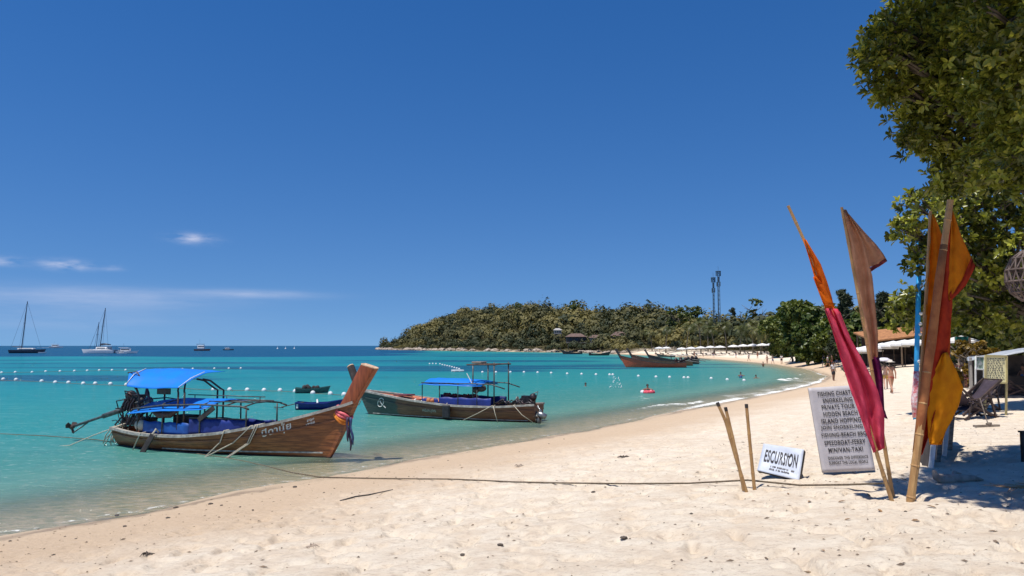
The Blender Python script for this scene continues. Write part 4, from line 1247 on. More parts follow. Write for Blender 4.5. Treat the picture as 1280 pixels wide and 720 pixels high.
# ---- the wooded headland: a far wood that reads as one mass
def headland_wood():
    rg = np.random.default_rng(12)
    n = 60000
    x = rg.uniform(-140, 420, n); y = rg.uniform(120, 800, n)
    s = shore_dist(x, y)
    # beach-side flats carry trees only behind the umbrellas; the headland carries them down to the rocks
    smin = np.where(y > 330, 2.2, np.interp(y, [120, 200, 290, 330], [28, 22, 12, 2]))
    ok = (s > smin) & (s < np.where(y > 300, 150, 95)) & (x / y < .74) & (np.where(y < 330, x > 0, True))
    x, y, s = x[ok], y[ok], s[ok]
    # thin to a spacing
    order = np.argsort(y); kept = []; cell = {}
    for i in order:
        sp = 4.2 + y[i] / 190.0
        c = (int(x[i] // 9), int(y[i] // 9)); bad = False
        for a in (-1, 0, 1):
            for b in (-1, 0, 1):
                for j in cell.get((c[0] + a, c[1] + b), ()):
                    if (x[j] - x[i]) ** 2 + (y[j] - y[i]) ** 2 < sp * sp: bad = True; break
        if not bad: cell.setdefault(c, []).append(i); kept.append(i)
    kept = np.array(kept); x, y, s = x[kept], y[kept], s[kept]
    gz = terrain(x, y, s, False)
    nT = len(x)
    r = rg.uniform(2.8, 6.2, nT) * (.85 + .3 * rg.random(nT)) * np.where(s < 18, .75, 1)
    h = r * rg.uniform(.8, 1.5, nT)
    tall = rg.random(nT) < .05; h = np.where(tall, h * 1.55, h)
    grove = fbm(x / 34.0, y / 34.0, 2, 51)
    tint = np.clip((grove - .5) * 1.7 + .40 + rg.normal(0, .34, nT), 0, 1)
    per = 190
    e = rg.normal(0, 1, (nT, per, 3)); e[:, :, 2] = np.abs(e[:, :, 2]) * .9 - .22
    e /= np.linalg.norm(e, axis=2, keepdims=True)
    lum = 1 + .38 * np.sin(e[:, :, 0:1] * 4 + rg.uniform(0, 6, (nT, 1, 1))) * np.cos(e[:, :, 1:2] * 5 + rg.uniform(0, 6, (nT, 1, 1)))
    P = np.stack([x, y, gz + h * .75], 1)[:, None, :] + e * lum * np.stack([r, r, h * .62], 1)[:, None, :] * rg.uniform(.72, 1.08, (nT, per, 1))
    N = e * 1.0 + np.array([0, 0, .12])
    size = np.repeat(.20 * r + .35, per)
    V, F = leaf_cards(P.reshape(-1, 3), N.reshape(-1, 3), size, .75, .16, rg, .1)
    tt = np.repeat(np.clip(np.repeat(tint, per) + rg.normal(0, .07, nT * per), 0, 1), 6)
    o = mesh_np('headland_wood', V, F, LEAF_HILL, None, {'tint': tt})
    tag(o, 'dense dry tropical wood covering the headland across the bay', 'wood', None, 'stuff')
    print('WOOD', nT)
    return nT
NWOOD = headland_wood()

def on_hill(name, px, py_base_guess_Y, top, label, mat, rx, seed, kind='round', per=300, nb=7, leaf=None):
    return tree(name, px, py_base_guess_Y, top, label, 'trees standing out on the skyline', mat, rx, seed, per, leaf, nb, low=.35, kind=kind)
on_hill('skyline_tree', 945, 300, 372, 'tall dark tree with stacked flat crowns rising above the skyline wood', LEAF_TREE, 5.2, 31, nb=8)
on_hill('casuarina_tree', 917, 300, 384, 'feathery grey green casuarina on the skyline beside the radio masts', LEAF_CAS, 5.5, 32, 'cone', 420, 12, .8)
on_hill('skyline_tree', 720, 470, 374, 'dark round tree on the summit of the wooded headland', LEAF_TREE, 5.5, 33)
on_hill('skyline_tree', 648, 500, 377, 'small dark tree notched on the headland ridge', LEAF_TREE, 4.2, 34)
on_hill('skyline_tree', 810, 420, 374, 'thin headland tree sticking up alone above the ridge', LEAF_TREE, 2.4, 35, nb=5)
on_hill('skyline_tree', 868, 330, 380, 'broad dark headland tree beside the foot of the masts', LEAF_TREE, 7.5, 36, nb=10, per=380)
on_hill('skyline_tree', 848, 340, 381, 'pair of rounded dark crowns left of the masts', LEAF_TREE, 6.0, 37, nb=9)

# ---- trees along the back of the far beach
B_ = 'leafy trees along the back of the far beach'
for a in [('broadleaf_tree', 978, 165, 394, 'low rounded broadleaf tree at the end of the umbrella row', LEAF_TREE, 5.5, 41),
          ('broadleaf_tree', 1004, 132, 376, 'full dark broadleaf tree where the far beach turns', LEAF_TREE, 5.4, 42),
          ('broadleaf_tree', 1033, 118, 381, 'dense green broadleaf tree behind the leaning pink flag', LEAF_TREE, 4.8, 43),
          ('broadleaf_tree', 1092, 92, 388, 'broadleaf tree rising behind the beige flag', LEAF_TREE, 4.2, 44),
          ('broadleaf_tree', 1124, 90, 374, 'broad dark tree above the orange roof', LEAF_TREE, 4.4, 45),
          ('broadleaf_tree', 1152, 88, 366, 'shady tree behind the tall blue post', LEAF_TREE, 4.2, 46),
          ('broadleaf_tree', 1068, 112, 398, 'rounded tree filling the gap behind the flags', LEAF_TREE, 4.6, 47)]:
    tree(a[0], a[1], a[2], a[3], a[4], B_, a[5], a[6] * 1.06, a[7], 1000, .62, 20, low=.14)
for a in [(1010, 118, 420, 'bright green shrub at the foot of the dark trees', 2.6, 51), (1036, 106, 416, 'yellow green bush in front of the dense tree', 2.6, 52), (990, 140, 424, 'green shrub beside the last umbrella of the row', 2.4, 53),
          (1072, 92, 410, 'light green bush behind the sunbathing beach', 2.6, 54), (1102, 86, 408, 'olive bush over the low orange roof', 2.6, 55)]:
    tree('shrub', a[0], a[1], a[2], a[3], 'shrubs at the back of the beach', LEAF_BRIGHT, a[4], a[5], 420, .42, 9, 'shrub', .1)
tree('casuarina_tree', 1058, 100, 362, 'wispy casuarina standing behind the pink and beige flags', B_, LEAF_CAS, 3.6, 61, 520, .8, 16, low=.25, kind='cone')
tree('casuarina_tree', 1106, 88, 366, 'wispy casuarina showing in the gap beside the large tree', B_, LEAF_CAS, 3.2, 62, 520, .8, 15, low=.25, kind='cone')
for k, (px, Y, top) in enumerate([(858, 246, 404), (876, 238, 400), (893, 226, 407), (908, 222, 402), (925, 208, 407), (941, 204, 400), (951, 192, 408), (965, 182, 404), (832, 272, 408), (815, 300, 412), (975, 172, 412), (885, 250, 396)]):
    palm(px, Y, top, 70 + k)

# ---- rocks under the headland
def rock_mesh(name, seed, mat):
    rg = np.random.default_rng(seed)
    bm = bmesh.new(); bmesh.ops.create_icosphere(bm, subdivisions=2, radius=1)
    for v in bm.verts:
        p = np.array(v.co); k = 1 + .5 * (fbm(p[0] * 1.6 + seed, p[1] * 1.6 + p[2] * 2.1, 2, seed) - .5) * 1.6
        v.co = Vector((p[0] * k * 1.25, p[1] * k, p[2] * k * .7))
    me = bpy.data.meshes.new(name); bm.to_mesh(me); bm.free(); me.materials.append(mat)
    return me
ROCK = simple('pale_granite', (.42, .35, .28), (.20, .165, .135), 1.6, .85, .5, dirt=(.09, .075, .065))
rocks = [rock_mesh('boulder', 5 + k, ROCK) for k in range(5)]
rnd = random.Random(5)
pl = [Vector((a[0], a[1])) for a in SHORE[22:30]]
for k in range(120):
    i = rnd.randrange(len(pl) - 1); f = rnd.random(); p = pl[i].lerp(pl[i + 1], f)
    dn = Vector((pl[i + 1] - pl[i])).normalized(); nrm = Vector((dn.y, -dn.x))
    p = p + nrm * rnd.uniform(-1.5, 5.0)
    o = bpy.data.objects.new('boulder', rnd.choice(rocks)); link(o)
    sc = rnd.uniform(.9, 2.6) * (1.0 if p.y > 400 else .7)
    o.location = (p.x, p.y, max(-.1, ground_z(p.x, p.y)) + sc * .15); o.scale = (sc, sc, sc * .85); o.rotation_euler = (0, 0, rnd.uniform(0, 6.28))
    tag(o, 'pale granite boulder at the waterline under the wooded headland', 'rock', 'boulders along the headland')

# ---- houses on the hillside
ROOF_BROWN = simple('brown_roof', (.16, .10, .08), (.09, .06, .05), 2, .8, .3)
WALL_DARK = simple('dark_timber_wall', (.07, .055, .05), (.035, .03, .028), 2, .8, .2)
WALL_PALE = simple('pale_plaster', (.34, .31, .28), (.24, .22, .2), 2, .8, .2)
def house(px, Y, py, w, h, label, wall=WALL_DARK, roof=ROOF_BROWN):
    p = at(px, py, Y); root = empty('hillside_house', (p.x, p.y, p.z)); tag(root, label, 'house', 'houses among the headland trees')
    m = MB(); m.box((0, 0, h * .3), (w, w * .7, h * .7)); m.build('wall', wall, root)
    m = MB(); e = .6
    vs = [(-w / 2 - e, -w * .35 - e, h * .655), (w / 2 + e, -w * .35 - e, h * .655), (w / 2 + e, w * .35 + e, h * .655), (-w / 2 - e, w * .35 + e, h * .655), (-w * .25, 0, h * 1.05), (w * .25, 0, h * 1.05)]
    m.add(vs, [(0, 1, 5, 4), (1, 2, 5), (2, 3, 4, 5), (3, 0, 4), (3, 2, 1, 0)]); m.build('roof', roof, root)
    for k in range(3):
        m = MB(); m.box((-w * .3 + w * .3 * k, -w * .35 - .03, h * .32), (w * .16, .08, h * .3)); m.build('window', GLASS_DARK, root)
    m = MB(); m.box((0, -w * .35 - 1.0, -.05 * h), (w * 1.05, 1.9, .18)); m.build('terrace', WALL_PALE, root)
    for k in range(4):
        m = MB(); m.box((-w * .45 + w * .3 * k, -w * .35 - 1.75, -h * .45), (.25, .25, h * .8)); m.build('stilt', WALL_DARK, root)
    return root
house(720, 384, 428, 10, 4.4, 'wide dark house with pale terraces on stilts low on the headland', WALL_DARK)
house(745, 378, 428, 6.5, 3.6, 'brown roofed bungalow half hidden beside the terraced house', WALL_PALE)
house(774, 366, 428, 7, 5.0, 'dark two storey house with a brown roof above the moored boats', WALL_DARK)
house(697, 404, 417, 4, 2.8, 'small pale house higher up the wooded slope', WALL_PALE, simple('grey_roof', (.4, .38, .36), (.28, .27, .26), 2))

# ---- radio masts
MAST = simple('mast_paint', (.10, .17, .22), (.07, .10, .14), 2, .6, .1, metallic=.3)
def radio_mast(px, Y, top, base_py, w, label, n=16):
    b = at(px, base_py, Y); gz = ground_z(b.x, Y); H = at(px, top, Y).z - gz
    root = empty('radio_mast', (b.x, Y, gz)); tag(root, label, 'mast', 'lattice radio masts on the hill')
    cs = [(math.cos(a) * w, math.sin(a) * w) for a in (R(90), R(210), R(330))]
    for c in cs:
        m = MB(); m.tube([(c[0] * 1.15, c[1] * 1.15, -.5), (c[0] * .8, c[1] * .8, H)], .13, 5); m.build('mast_leg', MAST, root)
    m = MB()
    for k in range(n):
        z0 = H * k / n; z1 = H * (k + 1) / n
        for i in range(3):
            a = cs[i]; b2 = cs[(i + 1) % 3]
            m.tube([(a[0], a[1], z0), (b2[0], b2[1], z1)], .06, 4); m.tube([(a[0], a[1], z1), (b2[0], b2[1], z1)], .05, 4)
    o = m.build('lattice', MAST, root); o['kind'] = 'stuff'
    for k in range(6):
        th = k * 1.05; z = H - 1.2 - (k % 3) * 2.3
        m = MB(); m.box((math.cos(th) * (w + .35), math.sin(th) * (w + .35), z), (.4, .4, 2.0)); m.build('antenna_panel', MAST, root)
    m = MB(); m.lathe([(.05, 0), (w + .7, .05), (w + .7, .25), (.05, .3)], 10, (0, 0, H - .2)); m.build('platform', MAST, root)
    m = MB(); m.tube([(0, 0, H), (0, 0, H + 2.2)], .06, 5); m.build('lightning_rod', MAST, root)
    return root
radio_mast(899, 330, 339, 398, .55, 'taller blue grey lattice radio mast on the hill')
radio_mast(892.5, 334, 347, 398, .42, 'shorter dark lattice radio mast hung with antenna drums')

# ---- beach umbrellas
UMB = simple('white_umbrella_cloth', (.78, .77, .75), (.66, .65, .63), 2, .7, .1)
UPOLE = simple('umbrella_pole_wood', (.16, .11, .07), (.1, .07, .05), 4, .7)
LOUNGE = simple('dark_lounger', (.10, .075, .06), (.05, .04, .035), 4, .7)
def umbrella_proto():
    root = empty('beach_umbrella', (0, 0, -50))
    m = MB(); n = 8; R0 = 1.55
    ring = [(R0 * math.cos(2 * math.pi * k / n), R0 * math.sin(2 * math.pi * k / n)) for k in range(n)]
    m.add([(0, 0, 2.75)] + [(x * .5, y * .5, 2.57) for x, y in ring] + [(x, y, 2.30) for x, y in ring] + [(x, y, 2.12) for x, y in ring],
          [(0, 1 + k, 1 + (k + 1) % n) for k in range(n)] + [(1 + k, 1 + n + k, 1 + n + (k + 1) % n, 1 + (k + 1) % n) for k in range(n)] + [(1 + n + k, 1 + 2 * n + k, 1 + 2 * n + (k + 1) % n, 1 + n + (k + 1) % n) for k in range(n)])
    m.build('canopy', UMB, root, solid=.02)
    m = MB(); m.tube([(0, 0, -.3), (0, 0, 2.74)], .035, 6); m.build('pole', UPOLE, root)
    for k in range(n):
        m = MB(); x, y = ring[k]; m.tube([(0, 0, 2.05), (x * .55, y * .55, 2.50)], .015, 4); m.build('rib', UPOLE, root)
    return root
def lounger_proto():
    root = empty('sun_lounger', (0, 0, -50))
    for k in range(6):
        m = MB(); m.box((0, -.55 + k * .2, .34), (.6, .17, .05)); m.build('slat', LOUNGE, root)
    m = MB(); m.box((0, .78, .55), (.6, .06, .62), Matrix.Rotation(R(-42), 3, 'X')); m.build('backrest', LOUNGE, root)
    for sx in (-.26, .26):
        for sy in (-.5, .5):
            m = MB(); m.box((sx, sy, .155), (.05, .05, .33)); m.build('leg', LOUNGE, root)
    return root
UP = umbrella_proto(); LP = lounger_proto()
kids = {}
for o in bpy.data.objects:
    kids.setdefault(o, [])
    if o.parent: kids.setdefault(o.parent, []).append(o)
def put(proto, first, x, y, z, rz, label, cat, group, sc=1.0):
    o = proto if first else copy_tree(proto, None, kids)
    o.location = (x, y, z); o.rotation_euler = (0, 0, rz); o.scale = (sc,) * 3
    return tag(o, label, cat, group)
first = True; lfirst = True
rnd = random.Random(9)
row = [(824, 262), (833, 256), (852, 232), (864, 228), (876, 224), (888, 220), (900, 214), (917, 206), (929, 201), (941, 196), (953, 191), (965, 186), (974, 182)]
for px, Y in row:
    x = at(px, 432, Y).x
    put(UP, first, x, Y, ground_z(x, Y), rnd.random(), 'white beach umbrella in the long row across the bay', 'umbrella', 'white umbrellas across the bay', 1.05); first = False
    for sx in (-.9, .9):
        xx = x + sx; yy = Y - .6
        put(LP, lfirst, xx, yy, ground_z(xx, yy), rnd.uniform(-.2, .2) + .6, 'dark lounger under the white umbrellas across the bay', 'lounger', 'loungers under the far umbrellas'); lfirst = False
for px, Y in [(1072, 77), (1084, 76), (1103, 75), (1117, 74), (1131, 73), (1144, 72), (1193, 66), (1202, 62)]:
    x = at(px, 432, Y).x
    put(UP, False, x, Y, ground_z(x, Y), rnd.random(), 'white beach umbrella behind the walking couple, below the orange roof' if px < 1180 else 'white umbrella in the cafe yard behind the timber posts', 'umbrella', 'white umbrellas below the orange roof' if px < 1180 else 'white umbrellas in the cafe yard', .98)
    for q in range(2):
        xx = x + rnd.uniform(-1.2, 1.2); yy = Y + rnd.uniform(-1.8, .4)
        put(LP, False, xx, yy, ground_z(xx, yy), rnd.uniform(-.3, .3) + .5, 'dark lounger in the shade below the orange roof', 'lounger', 'loungers below the orange roof')

# ---- orange roofed beach bar
THATCH = simple('orange_brown_thatch', (.42, .19, .075), (.24, .11, .05), 3, .9, .5, stretch=(1, 1, 6))
p = at(1122, 440, 80); gz = ground_z(p.x, 80)
bar = empty('beach_bar', (p.x, 80, gz)); tag(bar, 'open beach bar with a low sloping orange brown roof', 'hut')
m = MB(); m.add([(-3.6, -2.2, 2.65), (2.2, -2.2, 3.35), (2.2, 2.4, 4.2), (-3.6, 2.4, 3.6)] + [(-3.6, -2.2, 2.5), (2.2, -2.2, 3.2), (2.2, 2.4, 4.05), (-3.6, 2.4, 3.45)],
    [(0, 1, 2, 3), (7, 6, 5, 4), (0, 4, 5, 1), (1, 5, 6, 2), (2, 6, 7, 3), (3, 7, 4, 0)]); m.build('roof', THATCH, bar)
for x, y, z in [(-3.3, -2, 2.5), (-.6, -2, 2.8), (2, -2, 3.1), (-3.3, 2.1, 3.4), (2, 2.1, 3.9)]:
    m = MB(); m.tube([(x, y, -.3), (x, y, z)], .09, 6); m.build('post', UPOLE, bar)
m = MB(); m.box((0, 1.2, .6), (5.2, .6, 1.15)); m.build('counter', WALL_DARK, bar)
m = MB(); m.box((0, 2.2, 1.7), (5.6, .12, 3.3)); m.build('back_wall', WALL_DARK, bar)
m = MB(); m.add([(2.35, -1, 3.6), (6.5, -1, 3.9), (6.5, 2, 4.3), (2.35, 2, 4.1), (2.35, -1, 3.5), (6.5, -1, 3.8), (6.5, 2, 4.2), (2.35, 2, 4.0)], [(0, 1, 2, 3), (7, 6, 5, 4), (0, 4, 5, 1), (1, 5, 6, 2), (2, 6, 7, 3), (3, 7, 4, 0)]); m.build('side_roof', simple('maroon_roof', (.14, .06, .06), (.08, .04, .04), 3), bar)
for y in (-.8, 1.8):
    m = MB(); m.tube([(6.3, y, -.3), (6.3, y, 3.85)], .08, 6); m.build('post', UPOLE, bar)

# ================================================================== YACHTS AND BUOYS
def yacht_hull(root, L, bm_, fb, mat, off=0.0, name='hull'):
    H = Hull(L, [(0, fb * .9), (.5, fb * .85), (1, fb * 1.1)], [(0, bm_ * .7), (.4, bm_), (.75, bm_ * .75), (1, .05)], [(0, -.1), (.5, -.3), (1, -.15)], L * .08)
    m = MB()
    for s in (-1, 1): m.grid([[H.pt(i / 20, j / 6, s) + Vector((0, off, 0)) for j in range(7)] for i in range(21)])
    m.grid([[H.pt(0, j / 6, -1) + Vector((0, off, 0)) for j in range(7)], [H.pt(0, j / 6, 1) + Vector((0, off, 0)) for j in range(7)]])
    m.grid([[H.pt(i / 20, .97, -1) + Vector((0, off, 0)), H.pt(i / 20, .97, 1) + Vector((0, off, 0))] for i in range(21)])
    o = m.build(name, mat, root); shade_auto(o); return o
HULL_NAVY = simple('dark_blue_hull', (.04, .055, .085), (.03, .04, .06), 2, .35, .05)
ALU = simple('dark_mast_alloy', (.05, .07, .11), (.03, .045, .07), 3, .4, .05, metallic=.4)
WIRE = simple('rigging_wire', (.06, .08, .13), (.05, .06, .1), 3, .5, .05)
def mast(root, x, y, H, lean, r=.16, fore=None, aft=None, z0=1.0):
    top = Vector((x + lean[0], y + lean[1], z0 + H))
    m = MB(); m.tube([(x, y, z0 - .4), top], [r, r * .7], 7); mo = m.build('mast', ALU, root)
    q = Vector((x, y, z0)).lerp(top, .55)
    m = MB(); m.tube([q + Vector((0, -1.1, 0)), q + Vector((0, 1.1, 0))], .06, 5); m.build('spreader', ALU, mo)
    for e in [v for v in (fore, aft) if v is not None] + [(x - .2, y + 1.7, z0), (x - .2, y - 1.7, z0)]:
        m = MB(); m.tube([top - Vector((0, 0, .4)), Vector(e)], .045, 4); m.build('stay', WIRE, root)
    return mo
p = sea(13, 440.8)
Y0 = 345.0
y1 = empty('sailing_yacht', (at(12, 440, Y0).x, Y0, 0), R(8)); tag(y1, 'single masted sailing yacht with dark hull at anchor', 'yacht')
yacht_hull(y1, 14.5, 2.1, 1.7, HULL_NAVY)
m = MB(); m.box((7.2, 0, 1.95), (7.0, 2.4, .75)); m.build('cabin', FIBREGLASS, y1, bevel=.15)
for sg in (-1, 1):
    m = MB(); m.box((7.2, sg * 1.22, 2.0), (5.4, .06, .26)); m.build('cabin_window', GLASS_DARK, y1)
m = MB(); m.box((3.6, 0, 2.9), (3.0, 2.4, .10)); m.build('bimini', simple('bimini_cloth', (.35, .36, .38), (.25, .26, .28), 2), y1)
mast(y1, 5.0, 0, 22.6, (1.6, 0), .22, (14.5, 0, 1.9) if False else (.2, 0, 1.8), (13.6, 0, 1.9), 1.6)
m = MB(); m.tube([(5.2, 0, 3.1), (.9, 0, 3.1)], .14, 6); m.build('boom', ALU, y1)
d1 = empty('tender_dinghy', (at(50, 441, Y0).x, Y0 - 1, 0), R(5)); tag(d1, 'little pale tender dinghy trailing behind the single masted yacht', 'dinghy')
yacht_hull(d1, 3.2, .75, .55, FIBREGLASS); m = MB(); m.box((1.2, 0, .5), (.3, 1.1, .06)); m.build('thwart', WOOD_WEATHER, d1)
y2 = empty('catamaran', (at(146, 440, 340).x, 340, 0), R(176)); tag(y2, 'white sailing catamaran with a tall mast and blue sail cover', 'yacht')
yacht_hull(y2, 14.0, .95, 1.75, FIBREGLASS, 2.6); yacht_hull(y2, 14.0, .95, 1.75, FIBREGLASS, -2.6)
m = MB(); m.box((6.0, 0, 1.45), (8.0, 5.2, .5)); m.build('bridge_deck', FIBREGLASS, y2, bevel=.1)
m = MB(); m.box((6.2, 0, 2.3), (5.4, 4.4, 1.1)); m.build('cabin', FIBREGLASS, y2, bevel=.3)
for sg in (-1, 1):
    m = MB(); m.box((6.3, sg * 2.22, 2.4), (3.8, .08, .42)); m.build('cabin_window', GLASS_DARK, y2)
m = MB(); m.box((2.9, 0, 3.4), (3.2, 3.8, .12)); m.build('bimini', FIBREGLASS, y2)
for sg in (-1.7, 1.7):
    m = MB(); m.tube([(1.5, sg, 1.6), (1.5, sg, 3.4)], .06, 5); m.build('bimini_post', ALU, y2)
mast(y2, 8.2, 0, 18.6, (-1.9, 0), .2, (13.6, 0, 1.7), (4.2, 0, 2.8), 2.2)
m = MB(); m.tube([(8.0, 0, 4.0), (5.6, 0, 4.2), (3.0, 0, 3.9)], [.5, .42, .2], 8); m.build('sail_cover', HULL_NAVY, y2, True)
y3 = empty('sailing_yacht', (at(108, 440, 362).x, 362, 0), R(172)); tag(y3, 'smaller yacht with a short mast half hidden behind the white catamaran', 'yacht')
yacht_hull(y3, 10, 1.6, 1.4, FIBREGLASS); m = MB(); m.box((5, 0, 1.6), (4, 1.8, .5)); m.build('cabin', FIBREGLASS, y3, bevel=.1)
y3.location.x = at(141, 440, 362).x
mast(y3, 9.0, 0, 13.6, (-.9, 0), .16, (12.6, 0, 1.4), (10.2, 0, 1.4), 1.4)
def motor_boat(px, py, L, label, col=FIBREGLASS, name='motor_boat', tall=1.0, rz=.0, Y=None):
    Y = Y or sea(px, py).y; x = at(px, 432, Y).x
    r = empty(name, (x, Y, 0), rz); tag(r, label, 'motor boat')
    yacht_hull(r, L, L * .15, L * .12, col)
    m = MB(); m.box((L * .45, 0, L * .17 * tall), (L * .45, L * .22, L * .14 * tall)); m.build('cabin', FIBREGLASS, r, bevel=L * .015)
    m = MB(); m.box((L * .47, 0, L * .19 * tall), (L * .40, L * .226, L * .05)); m.build('windscreen', GLASS_DARK, r)
    m = MB(); m.box((L * .40, 0, L * .29 * tall), (L * .5, L * .24, L * .02)); m.build('hardtop', col if tall > 1.2 else FIBREGLASS, r)
    for sx in (.2, .6):
        for sy in (-.1, .1):
            m = MB(); m.tube([(L * sx, L * sy, L * .1), (L * sx, L * sy, L * .285 * tall)], .05, 5); m.build('stanchion', ALU, r)
    m = MB(); m.tube([(L * .35, 0, L * .29 * tall), (L * .35, 0, L * .5 * tall)], .04, 5); m.build('aerial', ALU, r)
    return r
motor_boat(146, 440, 9.0, 'white motor cruiser moored beside the catamaran', Y=335)
motor_boat(147, 441.5, 4.0, 'small white runabout close to the motor cruiser', Y=318)
motor_boat(62, 433, 20, 'white speedboat racing along the horizon', Y=1150)
TOUR = simple('tour_boat_paint', (.23, .09, .06), (.14, .06, .05), 2, .6)
motor_boat(243, 438, 10, 'brown tour boat with a tall covered upper deck on the deep water', TOUR, 'tour_boat', 1.55, R(6), 505)
motor_boat(279, 437, 7.5, 'small grey launch anchored on the deep water beyond the buoys', simple('launch_grey', (.12, .13, .15), (.08, .09, .1), 2), 'launch', 1.0, R(4), 560)
for k, (px, Y) in enumerate([(347, 800), (357, 800), (368, 830)]):
    r = empty('channel_marker', (at(px, 432, Y).x, Y, 0)); tag(r, 'tiny pale channel marker near the horizon', 'marker', 'channel markers near the horizon')
    m = MB(); m.lathe([(.1, -.3), (.9, 0), (.8, .6), (.15, 1.2), (.12, 2.6), (.02, 2.8)], 8); m.build('float', FIBREGLASS, r)
# wake of the speedboat
m = MB(); m.grid([[at(46 + 17 * f, 432, 1150 + 6 * f) * 1 for f in (0, .5, 1)] for _ in range(1)] + [[at(46 + 17 * f, 432, 1160 + 6 * f) for f in (0, .5, 1)]])
for i, v in enumerate(m.v): m.v[i] = (v[0], v[1], .35)
o = m.build('boat_wake', simple('wake_foam', (.75, .78, .8), (.4, .5, .58), .3, .9, .1), None, solid=.3); tag(o, 'thin white wake trailing behind the speedboat on the horizon', 'wake', None, 'stuff')

BUOY = simple('white_buoy', (.72, .74, .74), (.5, .52, .52), 3, .45, .05)
bm_ = MB(); bm_.ball((0, 0, .10), .27, 12, 8); bproto = None
def buoy(px, py, sc=1.0, lab='round white mooring buoy on the float line', grp='white buoys on the float lines'):
    global bproto
    p = sea(px, py)
    if bproto is None:
        bproto = bm_.build('buoy', BUOY, None, True); o = bproto
    else:
        o = bproto.copy(); link(o)
    o.location = (p.x, p.y, 0); o.scale = (sc,) * 3
    tag(o, lab, 'buoy', grp)
for px, py in [(4, 475), (20, 475.5), (52, 477.5), (69, 479), (85.5, 479.3), (104, 480.5), (119, 480.5), (138, 481), (158, 482), (173, 483), (267, 488), (287, 488.2), (309, 488.6), (330, 489), (350, 489.2), (369, 490.5), (391, 492.5), (413, 493.5), (430, 494.5)]:
    buoy(px, py, .68)
for px, py in [(2, 466.5), (19, 466), (40, 466), (57, 465), (75, 464.8), (93, 464.4), (109, 464), (124, 463.6), (140, 463.4), (157, 463.2), (200, 462.6), (215, 462.3), (228, 462.0), (241, 461.6), (268, 461.3), (286, 461.2), (301, 461)]:
    buoy(px, py, .62, 'round white buoy on the outer float line', 'white buoys on the outer float line')
for px, py in [(603, 466), (620, 466), (638, 466), (655, 466), (672, 466.4), (689, 467), (709, 468), (727, 468.4), (745, 469), (762, 469.2), (766, 469.2), (798, 471), (820, 472), (837, 472.4), (855, 473), (860, 473), (889, 474), (909, 475.5), (930, 476.5)]:
    buoy(px, py, .62, 'round white swimming area buoy off the curved beach', 'white buoys off the curved beach')
for px, py in [(537, 455.2), (541, 455), (545, 455.2), (550, 455.4), (553, 456.5), (556, 457.2), (559, 457.8), (562, 458.4), (565, 459.3), (568, 460.2), (571, 461), (574, 461.8)]:
    buoy(px, py, .6, 'small white float in the short chain off the headland', 'floats in the short chain')
r = empty('swim_raft', tuple(sea(572, 464.6)), .4); tag(r, 'white floating raft at the end of the short float chain', 'raft')
m = MB(); m.box((0, 0, .15), (1.4, 1.4, .2)); m.build('deck', FIBREGLASS, r, bevel=.04)
for sg in (-.5, .5):
    m = MB(); m.tube([(-.7, sg, .02), (.7, sg, .02)], .16, 8); m.build('float', simple('pink_float', (.5, .3, .3), None, 3) if sg < 0 else FIBREGLASS, r)
def floatline(pts, label):
    m = MB(); m.tube([sea(a, b) + Vector((0, 0, .02)) for a, b in pts], .03, 5); o = m.build('float_line', ROPE_DARK, None, True); tag(o, label, 'rope')
floatline([(-20, 475), (52, 477.5), (104, 480.4), (173, 483), (267, 488), (350, 489.3), (430, 494.5)], 'thin line strung with white buoys behind the front boat')
floatline([(-20, 466.8), (57, 465), (124, 463.6), (200, 462.6), (301, 461)], 'thin outer line strung with white buoys')
# ================================================================== PEOPLE
SKIN = [simple('skin_tanned', (.42, .22, .14), (.36, .18, .11), 8, .55, .05), simple('skin_fair', (.58, .36, .26), (.5, .29, .2), 8, .55, .05), simple('skin_brown', (.22, .11, .07), (.17, .085, .055), 8, .55, .05)]
HAIR = simple('dark_hair', (.03, .02, .015), (.015, .01, .008), 20, .5)
def cloth(name, c): return simple(name, c, tuple(v * .75 for v in c), 7, .8, .2)
def skin_body(joints, edges, rad, name, mat, parent, root=0, sub=2):
    me = bpy.data.meshes.new(name); me.from_pydata([Vector(j) for j in joints], edges, [])
    o = bpy.data.objects.new(name, me); C.objects.link(o)
    sk = o.modifiers.new('skin', 'SKIN'); sk.use_smooth_shade = True
    layer = me.skin_vertices[0] if me.skin_vertices else None
    for i, r in enumerate(rad):
        rr = r if isinstance(r, tuple) else (r, r)
        me.skin_vertices[0].data[i].radius = rr
        me.skin_vertices[0].data[i].use_root = (i == root)
    sb = o.modifiers.new('sub', 'SUBSURF'); sb.levels = sub; sb.render_levels = sub
    bpy.context.view_layer.update()
    ev = bpy.data.meshes.new_from_object(o.evaluated_get(bpy.context.evaluated_depsgraph_get()))
    ev.name = name
    bpy.data.objects.remove(o)
    ev.materials.clear(); ev.materials.append(mat)
    for p in ev.polygons: p.use_smooth = True
    return link(bpy.data.objects.new(name, ev), parent)

